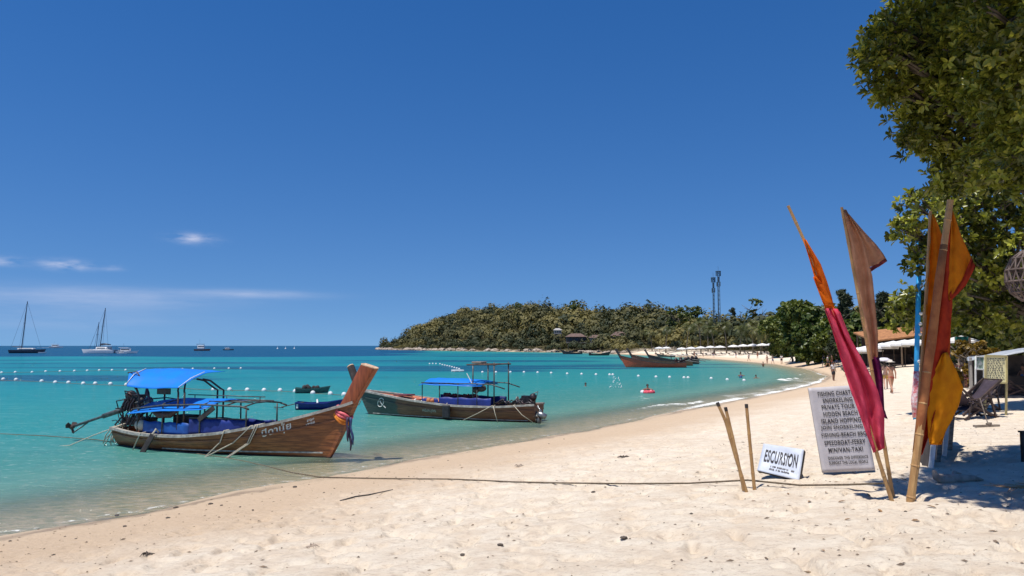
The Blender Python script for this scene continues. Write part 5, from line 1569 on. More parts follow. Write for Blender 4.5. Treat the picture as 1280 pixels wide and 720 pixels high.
def person(pose='stand', skin=0, top=None, bottom=None, hat=None, female=False, hold=False, detail=1, seed=0):
    """figure facing -Y, feet at z = 0, 1.70 m tall"""
    root = empty('person', (0, 0, 0)); rnd = random.Random(seed)
    st = {'stand': (.03, -.04, .02, .0), 'walk': (.26, -.24, .20, .10), 'stroll': (.16, -.14, .10, .05)}.get(pose, (.03, -.04, .02, 0))
    sw = .155 if female else .18
    J = [(0, 0, .96), (0, .01, 1.14), (0, 0, 1.34), (0, .005, 1.48), (0, -.01, 1.56), (0, -.02, 1.64), (0, -.005, 1.71)]
    Rd = [(.155, .115) if not female else (.165, .12), (.125, .095) if not female else (.11, .09), (.155, .11) if not female else (.135, .105), .055, (.07, .08), (.078, .095), (.05, .06)]
    E = [(0, 1), (1, 2), (2, 3), (3, 4), (4, 5), (5, 6)]
    for sd_, ph in ((-1, 1), (1, -1)):
        b = len(J); k = st[0] * ph
        if hold and sd_ == 1: arm = [(sd_ * sw, 0, 1.42), (sd_ * (sw + .10), -.05, 1.22), (sd_ * (sw + .04), -.24, 1.34), (sd_ * (sw + .02), -.30, 1.40), (sd_ * (sw + .02), -.34, 1.45)]
        else: arm = [(sd_ * sw, 0, 1.42), (sd_ * (sw + .055), .04 + .12 * k * 2, 1.15), (sd_ * (sw + .065), -.03 + .4 * k, .93), (sd_ * (sw + .065), -.05 + .46 * k, .86), (sd_ * (sw + .06), -.065 + .5 * k, .79)]
        J += arm; Rd += [.058, .044, .030, (.026, .038), (.016, .026)]
        E += [(2, b), (b, b + 1), (b + 1, b + 2), (b + 2, b + 3), (b + 3, b + 4)]
        b = len(J); f = st[0] * ph
        kn = -f * .75 - .02; an = -f * 1.25 + (st[2] * .6 if ph < 0 else 0)
        lift = .05 if (pose != 'stand' and ph < 0) else 0
        J += [(sd_ * .09, 0, .88), (sd_ * .10, kn, .49), (sd_ * .095, an, .09 + lift), (sd_ * .10, an - .10, .035 + lift * .4), (sd_ * .10, an - .17, .03 + lift * .2)]
        Rd += [.098 if not female else .102, .062, .042, (.042, .034), (.034, .022)]
        E += [(0, b), (b, b + 1), (b + 1, b + 2), (b + 2, b + 3), (b + 3, b + 4)]
        if sd_ == -1: lb = b
        else: rb = b
    body = skin_body(J, E, Rd, 'body', SKIN[skin], root, 0, 2 if detail else 1)
    # nose and ears are too small to model apart from the head at this size; hair and clothing are children
    h = MB(); h.ball((0, .018, 1.665), .098, 10, 7, (.95, 1.08, 1.0))
    if female: h.tube([(0, .07, 1.66), (0, .10, 1.54), (0, .09, 1.42)], [.075, .065, .03], 8)
    h.build('hair', HAIR, root, True)
    if bottom:
        long_ = bottom[1]
        JJ = [J[0], (0, .0, 1.03)]; RR = [(.172, .132), (.150, .115)]; EE = [(0, 1)]
        for b in (lb, rb):
            k = len(JJ); hip, kn = Vector(J[b]), Vector(J[b + 1])
            JJ += [tuple(hip), tuple(hip.lerp(kn, long_))]; RR += [.118, .108 if long_ > .4 else .112]; EE += [(0, k), (k, k + 1)]
        skin_body(JJ, EE, RR, 'shorts', bottom[0], root, 0, 1)
    if top:
        JJ = [(0, 0, top[1]), (0, .01, 1.16), (0, 0, 1.34), (0, .0, 1.44)]; RR = [(.168, .13), (.142, .112), (.172, .125), (.10, .075)]; EE = [(0, 1), (1, 2), (2, 3)]
        if top[1] > 1.2: JJ = JJ[2:]; RR = [(.150, .122), (.08, .07)]; EE = [(0, 1)]
        if top[2]:
            for b in (7, 17):
                k = len(JJ); s0, e0 = Vector(J[b]), Vector(J[b + 1]); JJ += [tuple(s0), tuple(s0.lerp(e0, .55))]; RR += [.072, .066]; EE += [(len(EE) and 2 if top[1] <= 1.2 else 0, k), (k, k + 1)]
        skin_body(JJ, EE, RR, 'shirt', top[0], root, 0, 1)
    if hat:
        m = MB(); m.lathe([(.02, 0), (.24, -.02), (.245, -.005), (.115, .03), (.10, .11), (.03, .125)], 14, (0, -.01, 1.72)); m.build('sun_hat', hat, root, True)
    return root

def place(o, x, y, rz, label, group=None, sc=1.0, z=None):
    o.location = (x, y, (ground_z(x, y) if z is None else z)); o.rotation_euler = (0, 0, rz); o.scale = (sc,) * 3
    return tag(o, label, 'person', group)

STRAW = cloth('straw_hat', (.62, .56, .48)); YEL = cloth('yellow_cloth', (.70, .45, .10)); WHT = cloth('white_cotton', (.70, .69, .68)); BLK = cloth('black_cloth', (.03, .03, .035)); REDC = cloth('brick_red_cloth', (.35, .09, .05)); BLUC = cloth('blue_cloth', (.05, .12, .32)); ORC = cloth('coral_cloth', (.42, .09, .06))
p = ground_hit(1107.5, 486.5)
place(person('stroll', 1, (cloth('bare_lilac_top', (.45, .35, .42)), 1.25, False), (YEL, .62), None, True, False, 1, 1), p.x, p.y, R(160), 'walker in a yellow wrap under a small pale parasol', None, .98)
p = ground_hit(1114.5, 491.5)
place(person('walk', 0, (ORC, 1.25, False), (ORC, .26), STRAW, True, False, 1, 2), p.x, p.y, R(172), 'walker in coral swimwear and straw hat stepping along the sand', None, .98)
m = MB(); a = ground_hit(1107.5, 486.5)
P0 = Vector((a.x - .1, a.y - .1, a.z + 1.35))
par = empty('sun_parasol', P0); tag(par, 'small pale parasol held over the walker in the yellow wrap', 'parasol')
m.lathe([(.02, .62), (.20, .60), (.36, .50), (.42, .40), (.40, .39), (.33, .48), (.18, .57), (.02, .595)], 12); m.build('canopy', cloth('parasol_white', (.66, .62, .66)), par, True)
m = MB(); m.tube([(0, 0, -.05), (0, 0, .64)], .012, 6); m.build('stick', UPOLE, par)
p = ground_hit(1042, 476)
place(person('stand', 2, (WHT, .98, True), (BLK, .9), None, False, False, 1, 3), p.x, p.y, R(20), 'standing person in a white shirt and dark shorts by the wet sand', None, 1.03)
protoA = person('walk', 0, (WHT, .98, True), (BLK, .7), None, False, False, 0, 4)
protoB = person('stroll', 1, (BLK, .98, True), (BLUC, .7), None, True, False, 0, 5)
protoC = person('stand', 2, None, (REDC, .75), None, False, False, 0, 6)
protoD = person('stand', 1, (BLK, 1.25, False), (BLK, .12), None, True, False, 0, 7)
for o in bpy.data.objects:
    kids.setdefault(o, [])
for pr in (protoA, protoB, protoC, protoD): kids[pr] = children(pr)
usedp = set()
def crowd(pr, px, py, rz, label, group):
    p = ground_hit(px, py)
    o = pr if pr not in usedp else copy_tree(pr, None, kids)
    usedp.add(pr); place(o, p.x, p.y, rz, label, group)
G1 = 'people in a knot on the sand'
for pr, px, py, rz, lb in [(protoB, 1030, 458.6, 2, 'person in dark clothes walking in the knot of people on the sand'), (protoA, 1035, 459.6, 1, 'person in a white shirt walking among the knot of people'), (protoC, 1040, 458.2, 4, 'bare chested person in red shorts beyond the knot of walkers'), (protoB, 1046, 458.0, 5, 'dark clothed straggler at the edge of the knot of people')]:
    crowd(pr, px, py, rz, lb, G1)
G2 = 'tiny people along the far waterline'
for k, (px, py) in enumerate([(868, 446.2), (879, 446), (892, 447), (936, 451.5), (947, 448), (959, 455), (966, 455), (977, 455), (1007, 453), (1013, 453.5), (920, 447.6), (990, 452)]):
    crowd([protoC, protoD, protoB, protoA][k % 4], px, py, k * 1.3, ['tiny bare chested person in red shorts by the far water', 'tiny person in black swimwear by the far water', 'tiny dark clothed person strolling by the far water', 'tiny person in white shirt strolling by the far water'][k % 4], G2)

# swimmers: head, shoulders and arms above the water
def swimmer(px, py, label, hair=True, top=None, arms=True, sc=1.0, dz=0.0, rz=0.0):
    p = sea(px, py); r = empty('person', (p.x, p.y, dz), rz); tag(r, label, 'person', 'swimmers in the bay')
    J = [(0, .0, -.5), (0, 0, -.15), (0, 0, .06), (0, -.01, .15), (0, -.02, .24), (0, -.01, .31)]; Rd = [(.15, .11), (.15, .11), (.12, .09), .055, (.075, .09), (.05, .06)]; E = [(0, 1), (1, 2), (2, 3), (3, 4), (4, 5)]
    for s in (-1, 1):
        b = len(J); J += [(s * .19, 0, .0), (s * .34, -.12, -.06), (s * .30, -.36, -.03), (s * .29, -.44, -.02)]; Rd += [.058, .044, .03, (.026, .038)]; E += [(1, b), (b, b + 1), (b + 1, b + 2), (b + 2, b + 3)]
    skin_body(J, E, Rd, 'body', SKIN[2] if hair else SKIN[1], r, 0, 1)
    m = MB(); m.ball((0, .018, .265), .098, 10, 6, (.95, 1.08, 1)); m.build('hair', HAIR, r, True)
    if top: skin_body([(0, 0, -.45), (0, 0, -.12), (0, 0, .05)], [(0, 1), (1, 2)], [(.17, .13), (.19, .14), (.13, .1)], 'rash_vest', top, r, 0, 1)
    return r
p = sea(809.5, 491.5)
ring = empty('swim_ring', (p.x, p.y, .08)); tag(ring, 'pink and white inflatable swim ring with a person sitting in it', 'swim ring')
PK = cloth('pink_vinyl', (.75, .10, .14)); 
for q in range(8):
    m = MB(); m.tube([(.40 * math.cos(2 * math.pi * (q + f) / 8), .40 * math.sin(2 * math.pi * (q + f) / 8), 0) for f in (0, .25, .5, .75, 1)], .155, 8, False); m.build('ring_panel', PK if q % 4 else FIBREGLASS, ring, True)
swimmer(809.5, 491.5, 'dark haired swimmer in a dark vest sitting in the pink swim ring', True, BLK, True, 1, .32)
swimmer(926, 472.5, 'swimmer in a blue vest off the far beach', True, BLUC, True, 1, .3)
swimmer(945, 473, 'swimmer with dark hair near the last white buoys', True, None, True, 1, .05)
swimmer(732, 483, 'lone swimmer, head just above water, off the buoy line', True, None, True, 1, -.02)
swimmer(954, 459, 'wader standing waist deep near the far waterline', True, None, True, 1, .55)
m = MB()
rnd = random.Random(4)
p = sea(770, 485)
for k in range(60):
    a = rnd.uniform(0, 6.28); h = rnd.uniform(0, 1) ** 2
    m.ball((p.x + math.cos(a) * .5 * (1 - h * .6), p.y + math.sin(a) * .3, .05 + h * .9), rnd.uniform(.015, .045), 6, 4)
o = m.build('splash', simple('splash_foam', (.8, .82, .82), None, 4), None, True); tag(o, 'white splash thrown up by a swimmer near the buoys', 'splash', None, 'stuff')

# ================================================================== FOREGROUND
BAMBOO = NT('bamboo_cane')
_t = BAMBOO
_co = _t.coord('Object')
_n = _t.noise(_t.coord('Object', (6, 6, 1.2)), 3, 4)
_col = _t.mix(_t.sm(_n, .3, .7), c4((.33, .18, .07)), c4((.46, .28, .115)))
_col = _t.mix(_t.math('MULTIPLY', _t.sm(_t.noise(_co, 5, 5, .7), .52, .7), .6), _col, c4((.17, .095, .045)))
BAMBOO = _t.done(_t.principled(_col, .5, 0, _t.bump(_n, .2, .01), .4))
def bamboo_pole(m, pts, r0, r1, node=.36):
    """cane with swollen joints along a polyline"""
    pts = [Vector(p) for p in pts]
    cum = [0]
    for a, b in zip(pts[:-1], pts[1:]): cum.append(cum[-1] + (b - a).length)
    L = cum[-1]
    def P(s):
        for i in range(len(pts) - 1):
            if s <= cum[i + 1] + 1e-6:
                f = (s - cum[i]) / (cum[i + 1] - cum[i]); return pts[i].lerp(pts[i + 1], f)
        return pts[-1]
    S, Rr = [], []
    s = 0.0
    while s < L:
        for ds, k in ((0, 1.0), (.10, .97), (node * .5, .94), (node - .02, 1.0), (node - .008, 1.13), (node, 1.08)):
            if s + ds < L: S.append(s + ds); Rr.append((r0 + (r1 - r0) * (s + ds) / L) * k)
        s += node + .012
    S.append(L); Rr.append(r1)
    m.tube([P(q) for q in S], Rr, 9)
    return m

def wpath(pix, Y0, Y1=None):
    """a path given by pixels on a leaning pole: depth runs evenly from Y0 to Y1"""
    n = len(pix); Y1 = Y0 if Y1 is None else Y1
    return [at(px, py, Y0 + (Y1 - Y0) * i / (n - 1)) for i, (px, py) in enumerate(pix)]

def cloth_strip(name, mat, parent, left, right, Y, amp=.05, waves=2.3, seed=0, nc=14, phase=0.0, back=0.0, sub=4, rough=.0, bulge=0.0):
    """flag cloth hung from a pole: left and right edges as pixel paths, real folds in depth, real thickness"""
    rnd = random.Random(seed); n = len(left); P = []
    for i in range((n - 1) * sub + 1):
        t = i / sub; k = min(int(t), n - 2); f = t - k
        f2 = f
        l = Vector(left[k]).lerp(Vector(left[k + 1]), f2); r = Vector(right[k]).lerp(Vector(right[k + 1]), f2)
        row = []
        v = i / ((n - 1) * sub)
        yb = Y(v) if callable(Y) else Y
        for j in range(nc + 1):
            u = j / nc
            px = l.x * (1 - u) + r.x * u; py = l.y * (1 - u) + r.y * u
            if 0 < u < 1: px += math.sin(u * 9 + v * 7 + seed) * rough
            dy = amp * math.sin(u * waves * 2 * math.pi + phase + v * 2.2 + .6 * math.sin(v * 6 + seed)) * min(1, u * 4) + back * u + .012 * math.sin(v * 40 + u * 9 + seed) + bulge * math.sin(math.pi * u)
            row.append(at(px, py, yb + dy))
        P.append(row)
    m = MB(); m.grid(P)
    return m.build(name, mat, parent, True, solid=.006)

def mat_cloth(name, c1, c2, trans=.35, scale=5, rough=.85, stripes=True):
    t = NT(name)
    p = t.coord('Object')
    n = t.noise(p, scale, 5, .6); n2 = t.noise(t.coord('Object', (1, 1, .25)), scale * 2.2, 4, .6)
    col = t.mix(t.sm(n, .3, .7), c4(c1), c4(c2))
    weave = t.noise(p, 140, 2)
    b = t.principled(col, rough, 0, t.bump(t.math('ADD', t.math('MULTIPLY', n2, 1.0), t.math('MULTIPLY', weave, .12)), .5, .03), .15)
    tr = t.n.new('ShaderNodeBsdfTranslucent'); t.put(tr.inputs[0], col)
    m = t.n.new('ShaderNodeMixShader'); m.inputs[0].default_value = trans
    t.l.new(b, m.inputs[1]); t.l.new(tr.outputs[0], m.inputs[2])
    return t.done(m.outputs[0])
F_ORANGE = mat_cloth('orange_flag_cloth', (.88, .22, .012), (.72, .15, .012), .45)
F_PINK = mat_cloth('pink_flag_cloth', (.90, .14, .23), (.76, .085, .17), .5)
F_BEIGE = mat_cloth('sun_bleached_peach_cloth', (.76, .44, .26), (.60, .31, .17), .42)
F_ROSE = mat_cloth('dull_rose_cloth', (.42, .10, .085), (.30, .07, .07))
F_PURPLE = mat_cloth('plum_cloth', (.24, .018, .11), (.13, .014, .08), .4)
F_RED = mat_cloth('deep_red_cloth', (.60, .07, .025), (.42, .04, .02), .45)
F_REDOR = mat_cloth('red_orange_cloth', (.70, .15, .02), (.52, .085, .018), .45)
F_AMBER = mat_cloth('amber_cloth', (.84, .32, .016), (.68, .22, .014), .5)
F_GOLD = mat_cloth('golden_yellow_cloth', (.90, .42, .016), (.78, .31, .014), .5)

gb = ground_hit(1115, 626)
YF = gb.y
def ext(p, q, d=.35):
    """run the pole on into the sand"""
    return p + (p - q).normalized() * d
# flag 1: orange over pink
fl = empty('beach_flag', gb); tag(fl, 'leaning bamboo pole flying a narrow orange and pink flag', 'flag', 'tall flags on bamboo poles')
path = wpath([(1115, 627), (1098, 574), (1077, 502), (1052, 425), (1030, 366), (1010, 311), (985, 257)], YF, YF - .15)
loc = lambda pts: [p - gb for p in pts]
m = MB(); bamboo_pole(m, loc([ext(path[0], path[1])] + path), .030, .021); m.build('pole', BAMBOO, fl)
def under(parent, o):
    o.location = -parent.location; return o
yv = lambda a, b: (lambda v: a + (b - a) * v)
under(fl, cloth_strip('orange_cloth', F_ORANGE, fl, [(1004, 298), (1012, 324), (1018, 345), (1026, 368), (1032, 388)], [(1008, 300), (1026, 330), (1034, 352), (1040, 372), (1044, 390)], yv(YF - .16, YF - .14), .05, .9, 1, 12, .6, .02))
under(fl, cloth_strip('pink_cloth', F_PINK, fl, [(1030, 385), (1040, 412), (1050, 446), (1061, 482), (1072, 512), (1082, 540), (1092, 566)], [(1046, 386), (1060, 418), (1079, 452), (1097, 488), (1105, 518), (1105, 545), (1106, 560)], yv(YF - .13, YF - .05), .075, 1.9, 2, 18, .2, -.02, rough=1.2))
under(fl, cloth_strip('pink_fold', F_PINK, fl, [(1046, 386), (1056, 412), (1068, 440), (1080, 470)], [(1050, 390), (1064, 424), (1079, 455), (1088, 482)], yv(YF - .05, YF - .0), .05, .8, 3, 8, 1.4, .12))
under(fl, cloth_strip('orange_fold', F_ORANGE, fl, [(1016, 346), (1022, 362), (1029, 380)], [(1020, 346), (1030, 356), (1043, 384)], yv(YF - .20, YF - .18), .03, .7, 4, 8, .4, .0))
# flag 2: peach with a flying corner, plum below
g2 = ground_hit(1116, 625)
fl = empty('beach_flag', g2); tag(fl, 'bamboo pole with a sun bleached peach flag ending in plum cloth', 'flag', 'tall flags on bamboo poles')
path = [p for p in wpath([(1117, 626), (1109, 578), (1096, 500), (1084, 430), (1073, 370), (1062, 312), (1052, 259)], YF + .22, YF + .15)]
loc = lambda pts: [p - g2 for p in pts]
m = MB(); bamboo_pole(m, loc([ext(path[0], path[1])] + path), .030, .020); m.build('pole', BAMBOO, fl)
Y2 = YF + .17
under(fl, cloth_strip('peach_cloth', F_BEIGE, fl, [(1053, 262), (1061, 306), (1068, 345), (1075, 382), (1082, 418), (1088, 450)], [(1058, 262), (1078, 300), (1090, 345), (1094, 385), (1097, 418), (1097, 446)], yv(Y2, Y2 + .02), .05, 1.2, 5, 14, 2.6, .02))
under(fl, cloth_strip('flying_corner', F_BEIGE, fl, [(1059, 266), (1068, 284), (1077, 304), (1084, 322), (1087, 334)], [(1061, 268), (1080, 290), (1095, 306), (1104, 318), (1108, 325)], yv(Y2 + .02, Y2 + .05), .05, .8, 6, 12, .5, .10))
under(fl, cloth_strip('rose_hem', F_ROSE, fl, [(1087, 335), (1087, 341)], [(1106, 324), (1109, 326)], yv(Y2 + .045, Y2 + .05), .04, .8, 7, 10, .5, .10))
under(fl, cloth_strip('plum_cloth', F_PURPLE, fl, [(1088, 448), (1092, 470), (1096, 492), (1100, 512), (1106, 522)], [(1098, 444), (1103, 470), (1104, 492), (1105, 512), (1110, 524)], yv(Y2 + .03, Y2 + .08), .05, .9, 8, 10, .3, .04))
# flag 3: red and gold, leaning the other way
g3 = ground_hit(1138, 627)
fl = empty('beach_flag', g3); tag(fl, 'thick bamboo pole leaning away with a deep red and golden yellow flag', 'flag', 'tall flags on bamboo poles')
Y3 = g3.y
path = wpath([(1138, 627), (1147, 560), (1158, 470), (1169, 390), (1178, 322), (1188, 250)], Y3, Y3 - .1)
loc = lambda pts: [p - g3 for p in pts]
m = MB(); bamboo_pole(m, loc([ext(path[0], path[1])] + path), .058, .044, .42); m.build('pole', BAMBOO, fl)
under(fl, cloth_strip('red_cloth', F_RED, fl, [(1184, 282), (1176, 330), (1168, 385), (1160, 440), (1152, 500), (1145, 555), (1143, 574)], [(1190, 262), (1191, 320), (1190, 385), (1186, 430), (1176, 486), (1163, 540), (1153, 568)], yv(Y3 - .03, Y3 + .05), .045, 1.1, 9, 12, 1.0, .03))
m = MB(); m.tube(loc(wpath([(1146, 566), (1152, 520), (1158, 470), (1164, 430), (1169, 390), (1174, 350), (1180, 306)], Y3 - .01, Y3 - .085)), [.054, .062, .058, .062, .055, .056, .046], 10); m.build('cloth_sleeve', mat_cloth('brown_sleeve_cloth', (.46, .19, .075), (.30, .105, .045), .2), fl, True)
under(fl, cloth_strip('red_orange_cloth', F_REDOR, fl, [(1179, 330), (1176, 370), (1172, 410), (1168, 440), (1163, 470), (1158, 500)], [(1193, 300), (1190, 360), (1188, 410), (1187, 450), (1184, 468), (1170, 484)], yv(Y3 + .05, Y3 + .10), .05, 1.0, 10, 12, .2, .06))
under(fl, cloth_strip('flying_corner', F_AMBER, fl, [(1189, 262), (1188, 300), (1186, 335), (1185, 362), (1186, 376)], [(1191, 264), (1200, 292), (1210, 314), (1218, 332), (1190, 373)], yv(Y3 - .06, Y3 + .02), .045, .8, 11, 12, .9, .10))
under(fl, cloth_strip('red_hem', F_RED, fl, [(1214, 322), (1204, 346), (1187, 364)], [(1219, 333), (1207, 357), (1187, 377)], yv(Y3 + .04, Y3 + .02), .02, .6, 12, 6, .9, .0))
under(fl, cloth_strip('golden_cloth', F_GOLD, fl, [(1178, 442), (1166, 468), (1159, 492), (1159, 520), (1160, 545), (1162, 556)], [(1184, 440), (1195, 462), (1204, 484), (1198, 508), (1182, 540), (1177, 556)], yv(Y3 - .02, Y3 + .04), .05, 1.1, 13, 14, .4, .05))
# flag 4: amber strip behind it
g4 = ground_hit(1141, 622)
fl = empty('beach_flag', g4); tag(fl, 'dark bamboo pole with a plain amber flag, half hidden behind the red flag', 'flag', 'tall flags on bamboo poles')
Y4 = g4.y + .12
path = wpath([(1142, 622), (1148, 520), (1154, 430), (1159, 350), (1163, 264)], Y4, Y4 + .05)
loc = lambda pts: [p - g4 for p in pts]
m = MB(); bamboo_pole(m, loc([ext(path[0], path[1])] + path), .030, .022); m.build('pole', BAMBOO, fl)
under(fl, cloth_strip('amber_cloth', F_AMBER, fl, [(1164, 268), (1162, 310), (1159, 350), (1157, 400), (1154, 450), (1150, 500)], [(1167, 268), (1177, 294), (1180, 350), (1178, 400), (1172, 450), (1164, 500)], yv(Y4 + .03, Y4), .04, 1.0, 14, 10, .0, .03))

# bamboo stakes
for pts, lb, Yo in [([(933, 615), (917, 562), (907, 526), (897, 504)], 'thin bamboo stake leaning left, tied to its neighbour', .0), ([(930, 613), (921, 570), (913, 535), (907, 510)], 'short bamboo stake behind the leaning one', .12), ([(943, 611), (938, 560), (933, 506)], 'upright bamboo stake beside the black lettered board', .05)]:
    g = ground_hit(pts[0][0], pts[0][1]); r = empty('bamboo_stake', g); tag(r, lb, 'stake', 'bamboo stakes on the rope')
    pa = wpath(pts, g.y + Yo, g.y + Yo); m = MB(); bamboo_pole(m, [p - g for p in [ext(pa[0], pa[1])] + pa], .030, .026, .30); m.build('cane', BAMBOO, r)
    tip = pa[-1]; d = (pa[-1] - pa[-2]).normalized(); m = MB(); m.tube([tip - g - d * .05, tip - g + d * .012], .028, 9); m.build('charred_tip', WOOD_DARK, r)

# ---- signs
VINYL = simple('white_vinyl_sheet', (.50, .475, .49), (.42, .395, .41), 3.0, .5, .5, bscale=5, dirt=(.40, .375, .35))
VINYL_B = simple('cool_white_painted_board', (.52, .56, .64), (.42, .46, .54), 3, .5, .4, bscale=6, dirt=(.33, .33, .35))
INK = simple('black_ink', (.022, .020, .024), (.05, .046, .05), 16, .7, .05)
INK_SOFT = simple('faded_black_ink', (.06, .055, .06), (.12, .11, .115), 20, .7, .05)
def board(name, TL, TR, BR, BL, thick, label, cat, mat, edge, crease=True):
    """upright board from its four corners; returns root and a function that maps (u right 0-1, v up 0-1) onto its face"""
    base = (BL + BR) / 2
    root = empty(name, base); tag(root, label, cat)
    n = (TR - TL).cross(BL - TL).normalized()
    if n.y > 0: n = -n                       # faces the sea-side viewer
    def face(u, v, o=0.0): return (BL.lerp(BR, u)).lerp(TL.lerp(TR, u), v) - base + n * o
    nu, nv = 14, 22; P = []
    rnd = random.Random(len(label))
    for i in range(nu + 1):
        row = []
        for j in range(nv + 1):
            u, v = i / nu, j / nv
            edgef = min(1, 6 * min(u, 1 - u)) * min(1, 6 * min(v, 1 - v))
            w = .010 * math.sin(u * 7 + v * 9) * math.sin(v * 5 - u * 3) * edgef if crease else 0
            row.append(face(u, v, .004 + w))
        P.append(row)
    m = MB(); m.grid(P); m.build('sheet', mat, root, True, solid=.004)
    f = MB()
    t = .045 / max(.3, (TR - TL).length)
    for a, b in (((.06, .04), (.94, .04)), ((.06, .96), (.94, .96))):
        f = MB(); f.beam(face(*a, -.045), face(*b, -.045), .045, .04, n); f.build('rail', edge, root)
    for u in (.03, .97):
        f = MB(); f.beam(face(u, -.0, -.002 - thick / 2), face(u, 1.0, -.002 - thick / 2), .04, thick, n); f.build('stile', edge, root)
    f = MB(); q = [face(u, v, -.012) for u, v in ((0.005, 0.005), (.995, .005), (.995, .995), (.005, .995))]; q2 = [p - n * .012 for p in q]
    f.add(q + q2, [(0, 1, 2, 3), (7, 6, 5, 4), (0, 4, 5, 1), (1, 5, 6, 2), (2, 6, 7, 3), (3, 7, 4, 0)]); f.build('backing', edge, root)
    return root, face, n, base

gs = ground_hit(1060, 592)
YS = gs.y
BL, BR = at(1028, 591, YS), at(1094, 588, YS + .05); TL, TR = at(1010, 485, YS + .22), at(1074, 481, YS + .27)
bsign, bface, bn, bbase = board('tour_banner', TL, TR, BR, BL, .03, 'tall white vinyl tour board with rows of black lettering', 'sign', VINYL, WOOD_WEATHER)
Wb, Hb = (BR - BL).length, (TL - BL).length
rows = [('FISHING CHARTER', .918, .058, .74), ('SNORKELING', .836, .058, .57), ('PRIVATE TOUR', .757, .058, .64), ('HIDDEN BEACH', .676, .058, .66), ('ISLAND HOPPING', .594, .060, .76), ('JOIN SNORKELING', .512, .060, .80), ('FISHING-BEACH BBQ', .426, .060, .86), ('SPEEDBOAT-FERRY', .338, .060, .78), ('MINIVAN-TAXI', .254, .056, .66), ('DISCOVER THE DIFFERENCE', .162, .038, .76), ('SUPPORT THE LOCAL PEOPLE', .106, .038, .74)]
for k, (tx, v, hh, wd) in enumerate(rows):
    vs, fs = text_mesh(tx, 1.0, 1.0, 1.08, 0, .022)
    xs = [a for a, b in vs]; ys = [b for a, b in vs]; sx = wd / (max(xs) - min(xs)); sy = hh / (max(ys) - min(ys)) * .92
    xc = (max(xs) + min(xs)) / 2; yc = (max(ys) + min(ys)) / 2
    uo = .53 - .010 * (k % 3)
    def fn(x, y, sx=sx, sy=sy, v=v, uo=uo, xc=xc, yc=yc):
        u, w = uo + (x - xc) * sx, v + (y - yc) * sy
        e = min(1, 6 * min(u, 1 - u)) * min(1, 6 * min(w, 1 - w))
        return bface(u, w, .015 + .010 * math.sin(u * 7 + w * 9) * math.sin(w * 5 - u * 3) * e)
    lettering(vs, fs, fn, INK, bsign)
m = MB(); m.beam(bface(.5, .9, -.05), Vector((.1, .75, -.02)), .045, .03); m.build('prop', WOOD_WEATHER, bsign)

ge = ground_hit(972, 598)
YE = ge.y
BL, BR = at(946.5, 588, YE + .16), at(999, 601, YE - .34); TL, TR = at(954.5, 554.5, YE + .38), at(1005, 562, YE - .12)
esign, eface, en, ebase = board('excursion_board', TL, TR, BR, BL, .09, 'small tilted white board lettered ESCURSION in black', 'sign', VINYL_B, WOOD_DARK)
vs, fs = text_mesh('ESCURSION', 1.0, 1.0, 1.10, .0, .022)
xs = [a for a, b in vs]; ys = [b for a, b in vs]
sx = .80 / (max(xs) - min(xs)); sy = .44 / (max(ys) - min(ys)); xc = (max(xs) + min(xs)) / 2; yc = (max(ys) + min(ys)) / 2
cr = lambda u, w: .011 + .010 * math.sin(u * 7 + w * 9) * math.sin(w * 5 - u * 3) * min(1, 6 * min(u, 1 - u)) * min(1, 6 * min(w, 1 - w))
lettering(vs, fs, lambda x, y: eface(.50 + (x - xc) * sx, .58 + (y - yc) * sy * (1 + .0 * x), cr(.5 + (x - xc) * sx, .58 + (y - yc) * sy)), INK, esign)
rnd = random.Random(3)
for v, n_, u0, u1 in [(.245, 22, .30, .86), (.150, 18, .28, .76)]:            # two worn rows too rubbed to read
    m = MB()
    for k in range(n_):
        u = u0 + (u1 - u0) * k / n_ + rnd.uniform(0, .006)
        if rnd.random() < .12: continue
        a = eface(u, v - .028, cr(u, v) + .001); b = eface(u + rnd.uniform(-.01, .014), v + .028, cr(u, v) + .001)
        m.beam(a, b, .011, .002, en)
        if rnd.random() < .6: m.beam(eface(u, v + rnd.uniform(-.02, .025), cr(u, v) + .001), eface(u + .02, v + rnd.uniform(-.02, .025), cr(u, v) + .001), .009, .002, en)
    o = m.build('worn_lettering', INK_SOFT, esign); o['kind'] = 'stuff'
m = MB(); m.beam(eface(.95, .5, -.05), Vector((.55, .42, -.02)), .05, .04); m.build('prop', WOOD_DARK, esign)

# ---- long mooring rope from the flags into the sea
pts = []
for px, py, z in [(1112, 612.5, .10), (1060, 611, .06), (1000, 610, .04), (935, 608, .10), (860, 606.5, .03), (780, 606, .02), (700, 605, .02), (640, 603.5, .02), (600, 601.5, .02), (560, 600, .02), (500, 599.5, .02), (440, 598.5, .02), (400, 597.5, .02), (365, 592, .02), (335, 584.5, .01), (305, 577.5, .01), (280, 573, .02), (245, 568, .015), (200, 562, .01), (160, 556, .01), (120, 550.5, .01), (60, 546, .01), (0, 543, .01), (-40, 541, .01)]:
    g = ground_hit(px, py); pts.append(Vector((g.x, g.y, g.z + z)))
sm_ = []
for i in range(len(pts) - 1):
    for f in (0, .25, .5, .75):
        p = pts[i].lerp(pts[i + 1], f); q = max(0.012, ground_z(p.x, p.y)); p.z = max(p.z, q + .012); sm_.append(p)
sm_.append(pts[-1])
m = MB(); m.tube(sm_, .015, 7); o = m.build('mooring_rope', ROPE_DARK, None, True); tag(o, 'long dark mooring rope running over the sand into the shallows', 'rope')
